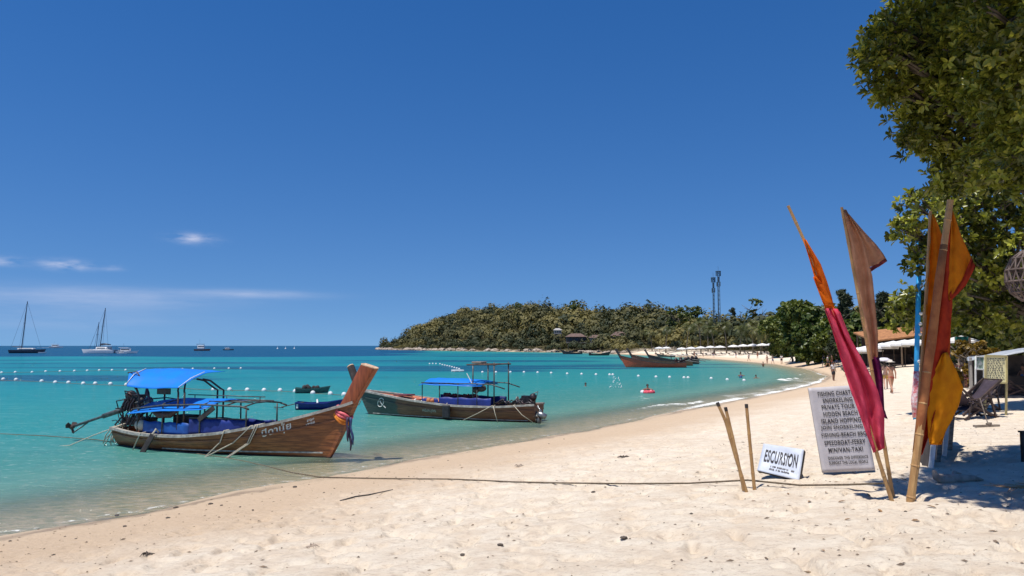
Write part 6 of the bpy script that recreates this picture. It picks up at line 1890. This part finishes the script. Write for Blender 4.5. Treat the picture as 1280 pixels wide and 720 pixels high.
# bow line and anchor line of the front boat
def rope(pts, r, label, mat=ROPE):
    m = MB(); m.tube(pts, r, 6); o = m.build('mooring_line', mat, None, True); tag(o, label, 'rope')
w1 = boat1.matrix_basis
rope([w1 @ Vector((.1, -.45, .66)), w1 @ Vector((-.7, -.7, .35)), w1 @ Vector((-1.4, -1.0, .02)), w1 @ Vector((-1.9, -1.3, -.02))], .017, 'slack pale line from the stern of the varnished boat into the water')
w2 = boat2.matrix_basis; Lb2 = H2.L
rope([w2 @ Vector((Lb2 + .62, 0, 1.02)), w2 @ Vector((Lb2 + .75, .2, .5)), w2 @ Vector((Lb2 + 1.6, .5, .05)), w2 @ Vector((Lb2 + 2.6, .9, -.05))], .02, 'dark bow line dipping from the green bowed boat', ROPE_DARK)

# ================================================================== THE LARGE TREE AND THE RIGHT-HAND SIDE
def big_tree(name, base, blobs, label, leaf, per_r, mat, seed, limbs_to=None, aspect=.42):
    root = empty(name, base); tag(root, label, 'tree')
    rg = np.random.default_rng(seed)
    B = Vector(base)
    # rosettes of leaves at the shoot tips
    Vs, Fs, Ts, n0 = [], [], [], 0
    tips = []
    for (c, r) in blobs:
        c = Vector(c) - B
        n = int(per_r * r * r)
        d = rg.normal(0, 1, (n, 3)); d /= np.linalg.norm(d, axis=1, keepdims=True)
        rad = r * rg.uniform(.45, 1.06, n) ** .7 * np.where(rg.random(n) < .06, rg.uniform(1.05, 1.32, n), 1)
        lump = 1 + .22 * np.sin(d[:, 0] * 5 + seed + c.x) * np.cos(d[:, 2] * 4 + c.z)
        p = np.array(c)[None] + d * (rad * lump)[:, None] * np.array([[1, 1, .86]])
        up = d * .9 + np.array([0, 0, .55]) + rg.normal(0, .3, (n, 3)); up /= np.linalg.norm(up, axis=1, keepdims=True)
        tips.append((p, up, c, r))
    P = np.vstack([t[0] for t in tips]); U = np.vstack([t[1] for t in tips]); n = len(P)
    tint = np.clip(rg.normal(.36, .32, n) + .30 * (fbm(P[:, 0] * 1.2 + 9, P[:, 2] * 1.2 + P[:, 1] * .7, 2, seed) - .5) * 2, 0, 1)
    a = np.cross(U, np.array([[.3, .8, .5]])); a /= np.linalg.norm(a, axis=1, keepdims=True); b = np.cross(U, a)
    NL = 9
    for k in range(NL):
        th = 2 * math.pi * k / NL * 2.4 + rg.uniform(-.3, .3, n); el = rg.uniform(.15, 1.15, n)
        d = (a * np.cos(th)[:, None] + b * np.sin(th)[:, None]) * np.cos(el)[:, None] + U * np.sin(el)[:, None]
        sdv = np.cross(d, U); sdv /= np.linalg.norm(sdv, axis=1, keepdims=True) + 1e-6
        nn = np.cross(sdv, d)
        L = (leaf * rg.uniform(.7, 1.25, n))[:, None]; W = L * aspect * .5
        s0 = P + d * .02 - U * (rg.uniform(0, .10, n))[:, None]
        m1 = s0 + d * L * .38; m2 = s0 + d * L * .74; e = s0 + d * L - nn * L * .12
        V = np.stack([s0, m1 + sdv * W + nn * W * .3, m2 + sdv * W * .9 + nn * W * .22, e, m2 - sdv * W * .9 + nn * W * .22, m1 - sdv * W + nn * W * .3], 1).reshape(-1, 3)
        kk = np.arange(n)[:, None] * 6 + n0
        Fs.append(np.concatenate([kk + np.array([[0, 1, 2, 3]]), kk + np.array([[3, 4, 5, 0]])], 0)); n0 += 6 * n
        Vs.append(V); Ts.append(np.repeat(np.clip(tint + rg.normal(0, .10, n), 0, 1), 6))
    o = mesh_np('crown', np.vstack(Vs), np.vstack(Fs), mat, root, {'tint': np.concatenate(Ts)}); o['kind'] = 'stuff'
    # trunk, limbs reaching into every clump, twigs
    m = MB(); H = max(c.z for _, _, c, _ in tips)
    fork = Vector((0, 0, H * .34)); m.tube([(0, 0, -.4), (0.05, .03, H * .12), fork * .7, fork], [.42, .33, .28, .24], 10)
    m.build('trunk', BARK, root, True)
    for _, _, c, r in tips:
        mm = MB(); mid = fork.lerp(c, .5) + Vector((0, 0, .12 * (c - fork).length * .4)); mm.tube([fork, mid, c], [.09, .05, .018], 7)
        rnd = random.Random(int(abs(c.x * 100)) + seed)
        for q in range(7):
            d = Vector((rnd.gauss(0, 1), rnd.gauss(0, 1), rnd.gauss(.2, .8))).normalized(); mm.tube([mid.lerp(c, rnd.uniform(.4, 1)), c + d * r * .55, c + d * r * .9], [.035, .02, .008], 5)
        mm.build('limb', BARK, root, True)
    return root, n

def pb(px, py, rp, Y): return (tuple(at(px, py, Y)), rp * Y / FOC)
near_blobs = [pb(1100, 66, 34, 11.2), pb(1128, 40, 44, 11.4), pb(1112, 108, 30, 11.6), pb(1160, 100, 56, 11.8), pb(1152, 165, 36, 12.0), pb(1178, 30, 66, 12.2), pb(1208, 150, 60, 12.2), pb(1228, 70, 70, 10.8), pb(1262, 24, 62, 9.2), pb(1268, 110, 60, 9.8),
              pb(1262, 190, 54, 11.0), pb(1196, 216, 34, 12.4), pb(1296, 180, 60, 10.0), pb(1300, 60, 70, 9.4),
              ((4.9, 8.6, 9.6), .9), ((4.2, 9.5, 10.0), .8), ((5.2, 7.7, 9.2), .8), ((5.9, 9.4, 9.9), 1.1), ((6.3, 10.6, 10.6), 1.0), ((5.2, 10.3, 10.4), .8), ((7.6, 11.2, 10.6), 1.1), ((8.4, 12.4, 9.8), 1.1), ((9.6, 11.0, 9.4), 1.3), ((10.4, 12.2, 7.6), 1.2), ((10.8, 10.6, 8.4), 1.2)]
T1, n1 = big_tree('shade_tree', (11.0, 11.4, ground_z(11.0, 11.4)), near_blobs, 'large overhanging shade tree with glossy leaf rosettes against the sky', .118, 560, LEAF_NEAR, 5)
far_blobs = [pb(1128, 288, 22, 23), pb(1152, 262, 34, 23), pb(1172, 300, 36, 23.5), pb(1150, 325, 22, 23), pb(1195, 255, 46, 24), pb(1238, 262, 56, 24), pb(1215, 320, 46, 24.5), pb(1262, 320, 52, 24), pb(1178, 362, 30, 24), pb(1140, 372, 22, 24.5), pb(1128, 394, 20, 25), pb(1160, 398, 28, 25), pb(1205, 385, 38, 25),
             pb(1250, 385, 44, 25), pb(1290, 300, 60, 25), pb(1296, 380, 50, 25.5), pb(1298, 230, 60, 25), pb(1240, 210, 44, 24.5)]
T2, n2 = big_tree('shade_tree', (18.5, 25.5, ground_z(18.5, 25.5)), far_blobs, 'second shade tree with smaller pale leaves hanging behind the red flag', .20, 85, LEAF_NEAR, 8, None, .5)
for a in [(1182, 96, 380, 'dark backdrop tree behind the beach café', 6.0, 81), (1256, 64, 336, 'dense dark tree shading the beach café', 6.0, 82), (1310, 52, 322, 'tall dark tree at the back of the café yard', 6.0, 83), (1208, 84, 372, 'distant dark tree closing the view behind the café', 7, 84), (1262, 74, 350, 'broad dark tree far behind the canopy roof', 7, 85)]:
    tree('shade_tree', a[0], a[1], a[2], a[3], 'dark trees behind the café', LEAF_TREE, a[4], a[5], 1500, .42, 16, low=.12)
tree('croton_shrub', 1203, 40, 424, 'yellow and orange leaved shrub behind the wooden posts', 'shrubs in the café yard', mat_leaf('croton_leaf', (.10, .07, .015), (.42, .25, .03), .3, .45), 1.0, 86, 260, .22, 8, 'shrub', .1)
tree('croton_shrub', 1224, 38, 426, 'golden leaved shrub beside the big menu board', 'shrubs in the café yard', bpy.data.materials['croton_leaf'], 1.0, 87, 260, .22, 8, 'shrub', .1)

# tall blue post with a wrapped foot and fairy lights
BLUE = simple('sky_blue_paint', (.03, .32, .64), (.02, .25, .54), 5, .45, .1)
g = ground_hit(1143, 523); Yb = g.y
r = empty('lamp_post', g); tag(r, 'tall sky blue post with a red and white cloth round its foot', 'post')
pa = [at(1144.5, 526, Yb), at(1146, 440, Yb), at(1150, 301, Yb)]
m = MB(); m.tube([p - g for p in pa], .075, 12); m.build('shaft', BLUE, r, True)
m = MB(); m.tube([at(1144.5, 522, Yb) - g, at(1143.5, 500, Yb) - g, at(1145, 482, Yb) - g, at(1145.7, 464, Yb) - g], [.09, .115, .10, .09], 10); w = m.build('wrapped_cloth', NT('x').done(NT('x2').principled((.5, .5, .5))) if False else simple('red_white_cloth', (.66, .62, .62), (.55, .08, .10), 9, .8, .4, bscale=14), r, True)
m = MB(); q = at(1149, 340, Yb) - g; m.lathe([(.076, -.03), (.088, -.03), (.088, .03), (.076, .03)], 12, q); m.build('wire_clamp', STEEL, r)
for px, py in [(1152, 358), (1151, 392), (1150.5, 405), (1150, 418), (1149, 452)]:
    b = bpy.data.objects.new('bulb', None) if False else None
    m = MB(); q = at(px, py, Yb - .08); m.ball(q - g, .055, 10, 7); m.build('light_bulb', PAINT_WHITE, r, True)
g = ground_hit(1186, 478); Yb2 = g.y
r = empty('lamp_post', g); tag(r, 'dark blue post standing behind the golden flag', 'post')
m = MB(); m.tube([(0, 0, -.3), at(1186, 424, Yb2) - g, at(1186, 392, Yb2) - g], .09, 10); m.build('shaft', simple('dark_blue_paint', (.015, .07, .20), (.01, .045, .14), 5, .5), r, True)
m = MB(); m.ball(at(1186, 390, Yb2) - g, .13, 10, 6); m.build('light_bulb', PAINT_WHITE, r, True)

# stacked boards leaning behind the flag
rnd = random.Random(2)
for k, (px, py, tx, ty) in enumerate([(1157, 581, 1170, 470), (1166, 573, 1176, 470), (1174, 566, 1183, 470), (1181, 560, 1188, 474)]):
    g = ground_hit(px, py); r = empty('display_board', g); tag(r, ['foremost display board of the row leaning behind the golden flag', 'second display board of the row, dark faced', 'third display board of the row, grey framed', 'hindmost display board of the leaning row'][k], 'board', 'display boards behind the flags')
    top = at(tx, ty, g.y + .12) - g; d = top.normalized(); side = Vector((.25, 1, 0)).normalized(); wv = .55
    m = MB(); m.beam(Vector((0, 0, -.05)) + side * .02, top + side * .02, .70, .045, Vector((1, -.25, 0))); m.build('panel', WALL_DARK, r)
    for s_ in (-.35, .35):
        m = MB(); o1 = d.cross(Vector((1, -.25, 0))).normalized() * s_; m.beam(o1 + Vector((-.012, 0, -.06)), top + o1 + Vector((-.012, 0, 0)), .05, .075, Vector((1, -.25, 0))); m.build('stile', PAINT_WHITE if k % 2 == 0 else WOOD_WEATHER, r)

# deck chairs
CH_WOOD = simple('dark_chair_wood', (.075, .045, .035), (.035, .024, .02), 6, .6, .3)
CANVAS_D = cloth('dark_purple_canvas', (.05, .035, .05)); CANVAS_G = cloth('pale_green_canvas', (.42, .52, .46))
def deck_chair(px, py, rz, label, canvas, sc=1.0):
    g = ground_hit(px, py); r = empty('deck_chair', g, rz); r.scale = (sc,) * 3; tag(r, label, 'deck chair', 'folding deck chairs')
    for s_ in (-.3, .3):
        m = MB(); m.beam((-.75, s_, .10), (.55, s_, 1.05), .045, .06); m.build('back_rail', CH_WOOD, r)
        m = MB(); m.beam((-.55, s_ * .9, .42), (.42, s_ * .9, .02), .045, .055); m.build('leg', CH_WOOD, r)
        m = MB(); m.beam((.10, s_ * 1.05, .70), (.30, s_ * 1.05, .02), .04, .05); m.build('strut', CH_WOOD, r)
        m = MB(); m.beam((-.55, s_ * 1.12, .52), (.25, s_ * 1.12, .58), .06, .03); m.build('armrest', CH_WOOD, r)
    for x, z in ((.55, 1.05), (-.62, .22), (.38, .05)):
        m = MB(); m.tube([(x, -.32, z), (x, .32, z)], .022, 6); m.build('cross_bar', CH_WOOD, r)
    P = []
    for i in range(13):
        f = i / 12; x = .53 - 1.13 * f; z = 1.03 - .80 * f - .16 * math.sin(math.pi * f)
        P.append([(x, -.26 + .52 * j / 4, z + .01 * math.sin(j * 2 + i)) for j in range(5)])
    m = MB(); m.grid(P); m.build('sling', canvas, r, True, solid=.008)
    return r
deck_chair(1222, 522, R(12), 'dark wooden deck chair in front of the others, beside the sand rake', CANVAS_D, 1.08)
deck_chair(1208, 524, R(200), 'dark deck chair folded low behind the golden flag', CANVAS_D, .9)
deck_chair(1232, 514, R(35), 'dark deck chair leaning against the front one, back draped with cloth', CANVAS_D, 1.0)
deck_chair(1229, 484, R(20), 'deck chair with pale green canvas below the small menu', CANVAS_G, .95)
deck_chair(1204, 480, R(160), 'dark deck chair back among the café clutter', CANVAS_D, .95)
deck_chair(1262, 497, R(170), 'dark deck chair in the shade beyond the menu board', CANVAS_D, .95)
# sand rake standing on its head
g = ground_hit(1233, 534); r = empty('sand_rake', g); tag(r, 'wooden sand leveller lying by its thin upright handle', 'rake')
m = MB(); m.beam((-.33, -.02, .03), (.36, .06, .04), .10, .05); m.build('head', WOOD_WEATHER, r)
m = MB(); m.beam((.02, -.02, .08), (.13, .04, .10), .09, .05); m.build('socket', WOOD_WEATHER, r)
m = MB(); m.tube([(.06, .02, .08), (-.06, .12, .75)], .014, 6); m.build('handle', WOOD_WEATHER, r)

# menu boards
def menu(px0, py0, px1, py1, Y, label, face, frame, rows, seed):
    TL, TR, BR, BL = at(px0, py0, Y), at(px1, py0 + .6, Y + .2), at(px1, py1 + .4, Y + .1), at(px0, py1, Y - .1)
    base = (BL + BR) / 2; gz = ground_z(base.x, base.y); bb = Vector((base.x, base.y, gz))
    r = empty('menu_board', bb); tag(r, label, 'menu board', 'menu boards')
    n = (TR - TL).cross(BL - TL).normalized(); n = -n if n.y > 0 else n
    q = [BL - bb, BR - bb, TR - bb, TL - bb]; m = MB(); m.add([p for p in q] + [p - n * .04 for p in q], [(0, 1, 2, 3), (7, 6, 5, 4), (0, 4, 5, 1), (1, 5, 6, 2), (2, 6, 7, 3), (3, 7, 4, 0)]); m.build('panel', face, r)
    for a, b in ((0, 1), (1, 2), (2, 3), (3, 0)):
        m = MB(); m.beam(q[a] + n * .012, q[b] + n * .012, .045, .04, n); m.build('frame', frame, r)
    for k in (0, 1):
        m = MB(); m.beam(q[k], Vector((q[k].x, q[k].y + .1, -.1)), .05, .05, n); m.build('leg', frame, r)
    rnd = random.Random(seed); m = MB()
    F = lambda u, v: q[0].lerp(q[1], u).lerp(q[3].lerp(q[2], u), v) + n * .006
    for k in range(rows):
        v = .9 - .82 * k / rows; u = .10
        while u < .86:
            w = rnd.uniform(.03, .10); m.beam(F(u, v), F(min(.9, u + w), v), .022, .003, n); u += w + rnd.uniform(.02, .08)
    o = m.build('menu_lines', INK_SOFT, r); o['kind'] = 'stuff'
menu(1231.5, 444.5, 1258, 478.5, 23.0, 'large cream menu board standing before the dark café canopy', simple('cream_board', (.74, .68, .38), (.64, .58, .32), 2, .7, .2), simple('yellow_wood_frame', (.42, .36, .16), (.3, .25, .12), 4), 13, 1)
menu(1219.5, 445.5, 1230, 461.5, 29, 'small white menu sheet with green pictures beside the cream board', simple('white_green_sheet', (.62, .66, .60), (.20, .36, .22), 6, .7), PAINT_WHITE, 7, 2)

# café canopy at the right edge
CAN = simple('grey_white_canopy', (.40, .42, .44), (.28, .30, .32), 2, .6, .2)
g = Vector((at(1262, 440, 30).x, 31, 0)); g.z = ground_z(g.x, g.y); r = empty('cafe_canopy', g, R(-31)); tag(r, 'grey white café canopy on posts shading dark seats', 'canopy')
m = MB(); zt = 3.30 - g.z + .0; a = at(1232, 441, 29.4) - g; 
P = []
for i in range(9):
    f = i / 8; x0 = -0.95 + 4.8 * f
    P.append([Vector((x0, -1.6 + 3.8 * j / 5, 1.63 + .75 * min(1, f * 1.3) * 1.0 + .03 * math.sin(i * 2 + j) - .05 * abs(j - 2.5))) for j in range(6)])
m = MB(); m.grid(P); m.build('roof_sheet', CAN, r, True, solid=.03)
for x, y in ((-.85, -1.5), (1.0, -1.5), (3.6, -1.5), (-.85, 2.0), (3.6, 2.0)):
    m = MB(); m.tube([(x, y, -.3), (x, y, 1.62 + .72 * min(1, (x + .95) / 4.8 * 1.3))], .05, 7); m.build('post', WALL_PALE, r)
m = MB(); m.box((1.6, 2.1, .85), (4.8, .1, 1.7)); m.build('back_wall', WALL_DARK, r)
m = MB(); m.box((1.4, 1.0, .42), (3.6, .8, .84)); m.build('bar_counter', WALL_DARK, r)
# café tables and chairs (dark clutter below the trees)
REDBR = simple('red_brown_furniture', (.16, .05, .04), (.08, .03, .028), 4, .6)
def cafe_set(px, py, k):
    g = ground_hit(px, py); r = empty('cafe_table', g, k * .7); tag(r, ['red brown café table beside the wooden posts', 'red brown café table behind the small menu', 'dark café table beneath the trees', 'café table near the white parasol', 'café table behind the green deck chair'][k % 5], 'table', 'café tables under the trees')
    m = MB(); m.box((0, 0, .72), (.9, .7, .05)); m.build('table_top', REDBR if k % 2 else WALL_DARK, r)
    for a in (-.38, .38):
        for b in (-.28, .28):
            m = MB(); m.box((a, b, .345), (.05, .05, .70)); m.build('leg', REDBR, r)
    for s_ in (-1, 1):
        c = empty('cafe_chair', (g.x + s_ * .85 * math.cos(k * .7), g.y + s_ * .85 * math.sin(k * .7), g.z), k * .7 + (0 if s_ < 0 else math.pi)); tag(c, 'plain dark café chair drawn up to a table under the trees', 'chair', 'café chairs under the trees')
        m = MB(); m.box((0, 0, .44), (.42, .42, .05)); m.build('seat', REDBR, c)
        m = MB(); m.box((-.20, 0, .72), (.04, .40, .36)); m.build('backrest', REDBR, c)
        for a in (-.18, .18):
            for b in (-.18, .18):
                m = MB(); m.box((a, b, .205), (.04, .04, .42)); m.build('leg', REDBR, c)
for k, (px, py) in enumerate([(1203, 474), (1214, 470), (1225, 468), (1196, 470), (1236, 484), (1212, 480), (1268, 486)]): cafe_set(px, py, k)
# timber frame with a teal board
for k, (px, top) in enumerate([(1199, 424), (1212, 422)]):
    g = ground_hit(px, 466); r = empty('timber_post', g); tag(r, ['bare timber post carrying the teal board', 'second bare timber post beside the teal board'][k], 'post', 'bare timber posts'); m = MB(); m.tube([(0, 0, -.3), at(px, top, g.y) - g], .09, 7); m.build('shaft', simple('raw_timber_%d' % k, (.42, .30, .20), (.28, .19, .13), 5), r)
g = ground_hit(1205, 466); r = empty('hanging_board', at(1202.5, 424.5, g.y - .14)); tag(r, 'teal painted board fixed high between the timber posts', 'sign'); m = MB(); m.box((0, 0, 0), (1.0, .05, .42)); m.build('panel', simple('teal_paint', (.02, .18, .17), (.015, .11, .11), 5), r, bevel=.01)
m = MB(); m.box((.0, .035, .0), (1.1, .015, .5)); m.build('frame', WOOD_WEATHER, r)

# person sitting in the shade: long legs stretched out
g = ground_hit(1270, 494); r = empty('person', g, R(8)); tag(r, 'person in dark clothes sitting in the shade with legs stretched out', 'person')
J = [(.35, 0, .50), (.42, 0, .72), (.45, 0, .92), (.44, 0, 1.04), (.41, 0, 1.14), (.39, 0, 1.22), (.40, 0, 1.28)]; Rd = [(.15, .12), (.13, .11), (.15, .12), .055, (.075, .085), (.078, .09), .05]; E = [(i, i + 1) for i in range(6)]
for s_ in (-1, 1):
    b = len(J); J += [(.44, s_ * .19, .98), (.34, s_ * .25, .74), (.10, s_ * .22, .64), (.02, s_ * .21, .63), (-.05, s_ * .20, .62)]; Rd += [.06, .044, .03, (.027, .038), .018]; E += [(2, b), (b, b + 1), (b + 1, b + 2), (b + 2, b + 3), (b + 3, b + 4)]
    b = len(J); kx = -.10 if s_ < 0 else -.02; J += [(.30, s_ * .10, .50), (kx, s_ * .13, .56), (kx - .36, s_ * .13, .16), (kx - .40, s_ * .13, .06), (kx - .56, s_ * .14, .05)]; Rd += [.10, .064, .045, .04, .026]; E += [(0, b), (b, b + 1), (b + 1, b + 2), (b + 2, b + 3), (b + 3, b + 4)]
skin_body(J, E, Rd, 'body', SKIN[2], r, 0, 2)
m = MB(); m.ball((.415, 0, 1.235), .098, 10, 7); m.build('hair', HAIR, r, True)
skin_body([(.36, 0, .52), (.42, 0, .74), (.45, 0, .96)], [(0, 1), (1, 2)], [(.17, .14), (.15, .13), (.165, .135)], 'shirt', BLUC, r, 0, 1)
st = empty('stool', g + Vector((.38, .06, 0)), R(8)); tag(st, 'low dark stool under the person resting in the shade', 'stool')
m = MB(); m.box((0, 0, .35), (.42, .42, .06)); m.build('seat', WALL_DARK, st)
for a in (-.17, .17):
    for b in (-.17, .17): m = MB(); m.box((a, b, .16), (.05, .05, .32)); m.build('leg', WALL_DARK, st)

# wicker lamp
WICK = simple('grey_wicker', (.15, .11, .095), (.085, .06, .05), 14, .8, .4)
c = at(1290, 345, 8.2); r = empty('wicker_lamp', c); tag(r, 'round openwork wicker lamp hanging from the large tree', 'lamp')
Rl = .26; prof = [(.09, .28), (.19, .20), (.25, .07), (.255, -.06), (.21, -.18), (.11, -.27)]
for k in range(18):
    th = 2 * math.pi * k / 18
    for tw in (-1, 1):
        m = MB(); m.tube([(a * math.cos(th + tw * i * .16), a * math.sin(th + tw * i * .16), z) for i, (a, z) in enumerate(prof)], .009, 5); m.build('wicker_strand', WICK, r)
for a, z in prof:
    m = MB(); m.tube([(a * math.cos(2 * math.pi * q / 20), a * math.sin(2 * math.pi * q / 20), z) for q in range(21)], .010, 5, False); m.build('wicker_hoop', WICK, r)
m = MB(); m.tube([(0, 0, .28), (.12, .0, 1.4), (.36, .0, 3.2)], .008, 5); m.build('cord', WOOD_DARK, r)
m = MB(); m.ball((0, 0, .1), .05, 8, 6); m.build('bulb', PAINT_WHITE, r)

# dark post at the edge, dry fronds, driftwood
g = ground_hit(1279, 576); r = empty('table_leg_post', g); r.name = 'dark_post'; tag(r, 'short dark timber post standing in the leaf shade', 'post')
m = MB(); m.beam((0.03, 0, -.2), (0.03, 0, .50), .09, .09); m.build('shaft', WOOD_DARK, r, bevel=.01)
m = MB(); m.box((.03, 0, .515), (.12, .12, .03)); m.build('cap', WOOD_DARK, r)
DRIFT = simple('pale_driftwood', (.46, .37, .29), (.28, .215, .165), 7, .85, .5)
g = ground_hit(1172, 604); r = empty('driftwood', g, .1); tag(r, 'pale curved driftwood root half buried in the leaf shade', 'driftwood')
m = MB(); m.tube([(-.06, 0, .20), (-.02, .0, .10), (.10, .02, .05), (.35, .05, .05), (.62, .02, .06), (.80, .06, .02)], [.025, .06, .085, .08, .05, .02], 8); m.build('root', DRIFT, r, True)
m = MB(); m.tube([(.3, .05, .06), (.45, .22, .12), (.62, .3, .08)], [.04, .03, .012], 6); m.build('side_root', DRIFT, r, True)
FR = cloth('dry_frond', (.42, .24, .11))
g = ground_hit(1277, 616); r = empty('fallen_frond', g); tag(r, 'dry orange brown palm frond lying in the leaf shade', 'palm frond')
m = MB(); m.tube([(-.25, -.12, .10), (.2, .05, .06), (.8, .2, .03)], [.012, .018, .022], 6); m.build('stalk', FR, r)
m = MB(); rnd = random.Random(6)
for k in range(16):
    f = k / 15; b0 = Vector((-.22 + 1.0 * f, -.11 + .3 * f, .09 - .05 * f))
    for s_ in (-1, 1):
        t_ = b0 + Vector((-.25 + rnd.uniform(-.05, .05), s_ * rnd.uniform(.16, .28), rnd.uniform(-.06, .04))); t_.z = max(.02, t_.z)
        n_ = Vector((.02, .008, 0)); m.add([b0 - n_, b0 + n_, t_ + n_ * .4, t_ - n_ * .4, b0 + Vector((0, 0, .008)), t_ + Vector((0, 0, .006))], [(0, 1, 4), (1, 2, 5, 4), (3, 0, 4, 5), (0, 3, 2, 1)])
o = m.build('leaflets', FR, r); o['kind'] = 'stuff'

# ================================================================== SMALL THINGS ON THE SAND
PEB = simple('dark_coral_stone', (.11, .085, .065), (.05, .04, .032), 9, .85, .4)
pebs = [rock_mesh('beach_stone', 30 + k, PEB) for k in range(4)]
rnd = random.Random(8)
spots = [(146, 644.5, .07), (220, 635, .07), (263, 630.5, .065), (277, 632, .05), (368.5, 609.5, .085), (210, 648, .06), (224, 643, .03), (156, 658.5, .06), (67, 694, .035), (95, 674, .03), (13, 677, .04), (48, 662, .03), (81, 671, .025), (300, 634, .03), (316, 638, .035), (405, 616, .03), (418, 611, .035), (478, 598, .03), (495, 597, .03), (511, 596, .025), (440, 617, .025), (560, 576, .035), (686, 555, .04), (705, 549, .04), (649, 565, .03), (742, 616, .06), (780, 673, .06), (864, 643, .04), (625, 682, .05), (578, 694, .05), (1132, 640, .03), (800, 574, .03)]
for px, py, sz in spots:
    sz *= .62
    g = ground_hit(px, py); o = bpy.data.objects.new('beach_stone', rnd.choice(pebs)); link(o)
    o.location = (g.x, g.y, g.z + sz * .2); o.scale = (sz, sz, sz * .8); o.rotation_euler = (0, 0, rnd.uniform(0, 6))
    tag(o, 'small dark stone of broken coral lying on the open sand', 'stone', 'dark stones on the sand')
def weed_clump(px, py, sz, label, col=None):
    g = ground_hit(px, py); m = MB(); rr = random.Random(int(px))
    for k in range(16):
        a = rr.uniform(0, 6.28); q = Vector((math.cos(a), math.sin(a), 0)) * sz * rr.uniform(.2, 1)
        m.tube([(0, 0, .012), q * .5 + Vector((0, 0, rr.uniform(.01, .05))), q + Vector((0, 0, .008))], [.012, .010, .004], 5)
    o = m.build('seaweed_clump', col or PEB, None); o.location = g; tag(o, label, 'seaweed')
weed_clump(183, 694, .13, 'dark tangle of dried weed on the low sand'); weed_clump(648, 583, .16, 'brown weed tuft on the slope above the second boat', DRIFT); weed_clump(779, 572, .22, 'flat dark weed mat up the beach'); weed_clump(390, 684, .12, 'thin wisp of dried weed on the near sand', DRIFT)
g0, g1 = ground_hit(425, 627), ground_hit(491, 613)
m = MB(); md = (g0 + g1) / 2 + Vector((.05, -.05, .03)); m.tube([g0 + Vector((0, 0, .015)), g0.lerp(md, .5) + Vector((.0, .03, .02)), md, g1 + Vector((0, 0, .015))], [.010, .016, .014, .008], 6); o = m.build('driftwood_stick', WOOD_DARK, None); tag(o, 'thin dark stick lying just below the mooring rope', 'stick')
# crumbs of leaf, coral and bark: nobody could count them
m = MB(); rnd = random.Random(10)
cnt = 0
while cnt < 1300:
    px = rnd.uniform(-10, 1290); py = 560 + 170 * rnd.random() ** .8
    g = ground_hit_fast(px, py) if False else None
    Yq = rnd.uniform(5.5, 21); xq = (px - 640) / FOC * Yq
    s_ = float(shore_dist(np.array([xq]), np.array([Yq]))[0])
    if s_ < .35 or rnd.random() > (1.0 if s_ < 4 or xq > 3 else .5): continue
    z = float(terrain(np.array([xq]), np.array([Yq]))[0]); sz = rnd.uniform(.004, .014) * (1.7 if rnd.random() < .12 else 1); a = rnd.uniform(0, 6.28); e = rnd.uniform(1, 3.2)
    d = Vector((math.cos(a), math.sin(a), 0)) * sz * e; q = Vector((-math.sin(a), math.cos(a), 0)) * sz
    c = Vector((xq, Yq, z + .006)); m.add([c - d, c - q, c + d, c + q, c + Vector((0, 0, sz * .8))], [(0, 1, 4), (1, 2, 4), (2, 3, 4), (3, 0, 4), (3, 2, 1, 0)]); cnt += 1
o = m.build('beach_litter', simple('dry_leaf_crumbs', (.24, .17, .11), (.12, .09, .065), 3, .9, .1), None); tag(o, 'scattered dark crumbs of leaf, bark and coral over the sand', 'litter', None, 'stuff')
# fallen leaves under the large tree
m = MB()
LF = simple('fallen_leaf', (.30, .17, .07), (.16, .09, .045), 20, .8)
lm = bpy.data.meshes.new('fallen_leaf'); lm.from_pydata([(-.06, 0, .004), (-.02, .028, .018), (.03, .024, .02), (.07, 0, .006), (.03, -.024, .018), (-.02, -.028, .016), (.0, 0, .008)], [], [(0, 6, 1), (1, 6, 2), (2, 6, 3), (3, 6, 4), (4, 6, 5), (5, 6, 0)]); lm.materials.append(LF)
rnd = random.Random(12)
for px, py in [(1033, 617), (1022, 604), (1012, 628), (1045, 603), (1068, 604), (942, 627), (960, 608), (1130, 601), (1122, 603), (1180, 655), (1208, 640), (1240, 665), (1165, 636), (1100, 640), (1060, 650), (965, 640), (1028, 690), (1155, 690), (1218, 694), (1250, 632), (1144, 652), (985, 618), (1085, 620), (1052, 628), (1128, 594)]:
    g = ground_hit(px, py); o = bpy.data.objects.new('fallen_leaf', lm); link(o); o.location = (g.x, g.y, float(terrain(np.array([g.x]), np.array([g.y]))[0]) + .006); s_ = rnd.uniform(.5, 1.0); o.scale = (s_,) * 3; o.rotation_euler = (rnd.uniform(-.3, .3), rnd.uniform(-.3, .3), rnd.uniform(0, 6.28))
    tag(o, 'curled brown leaf fallen on the sand near the flags', 'leaf', 'fallen leaves near the flags')
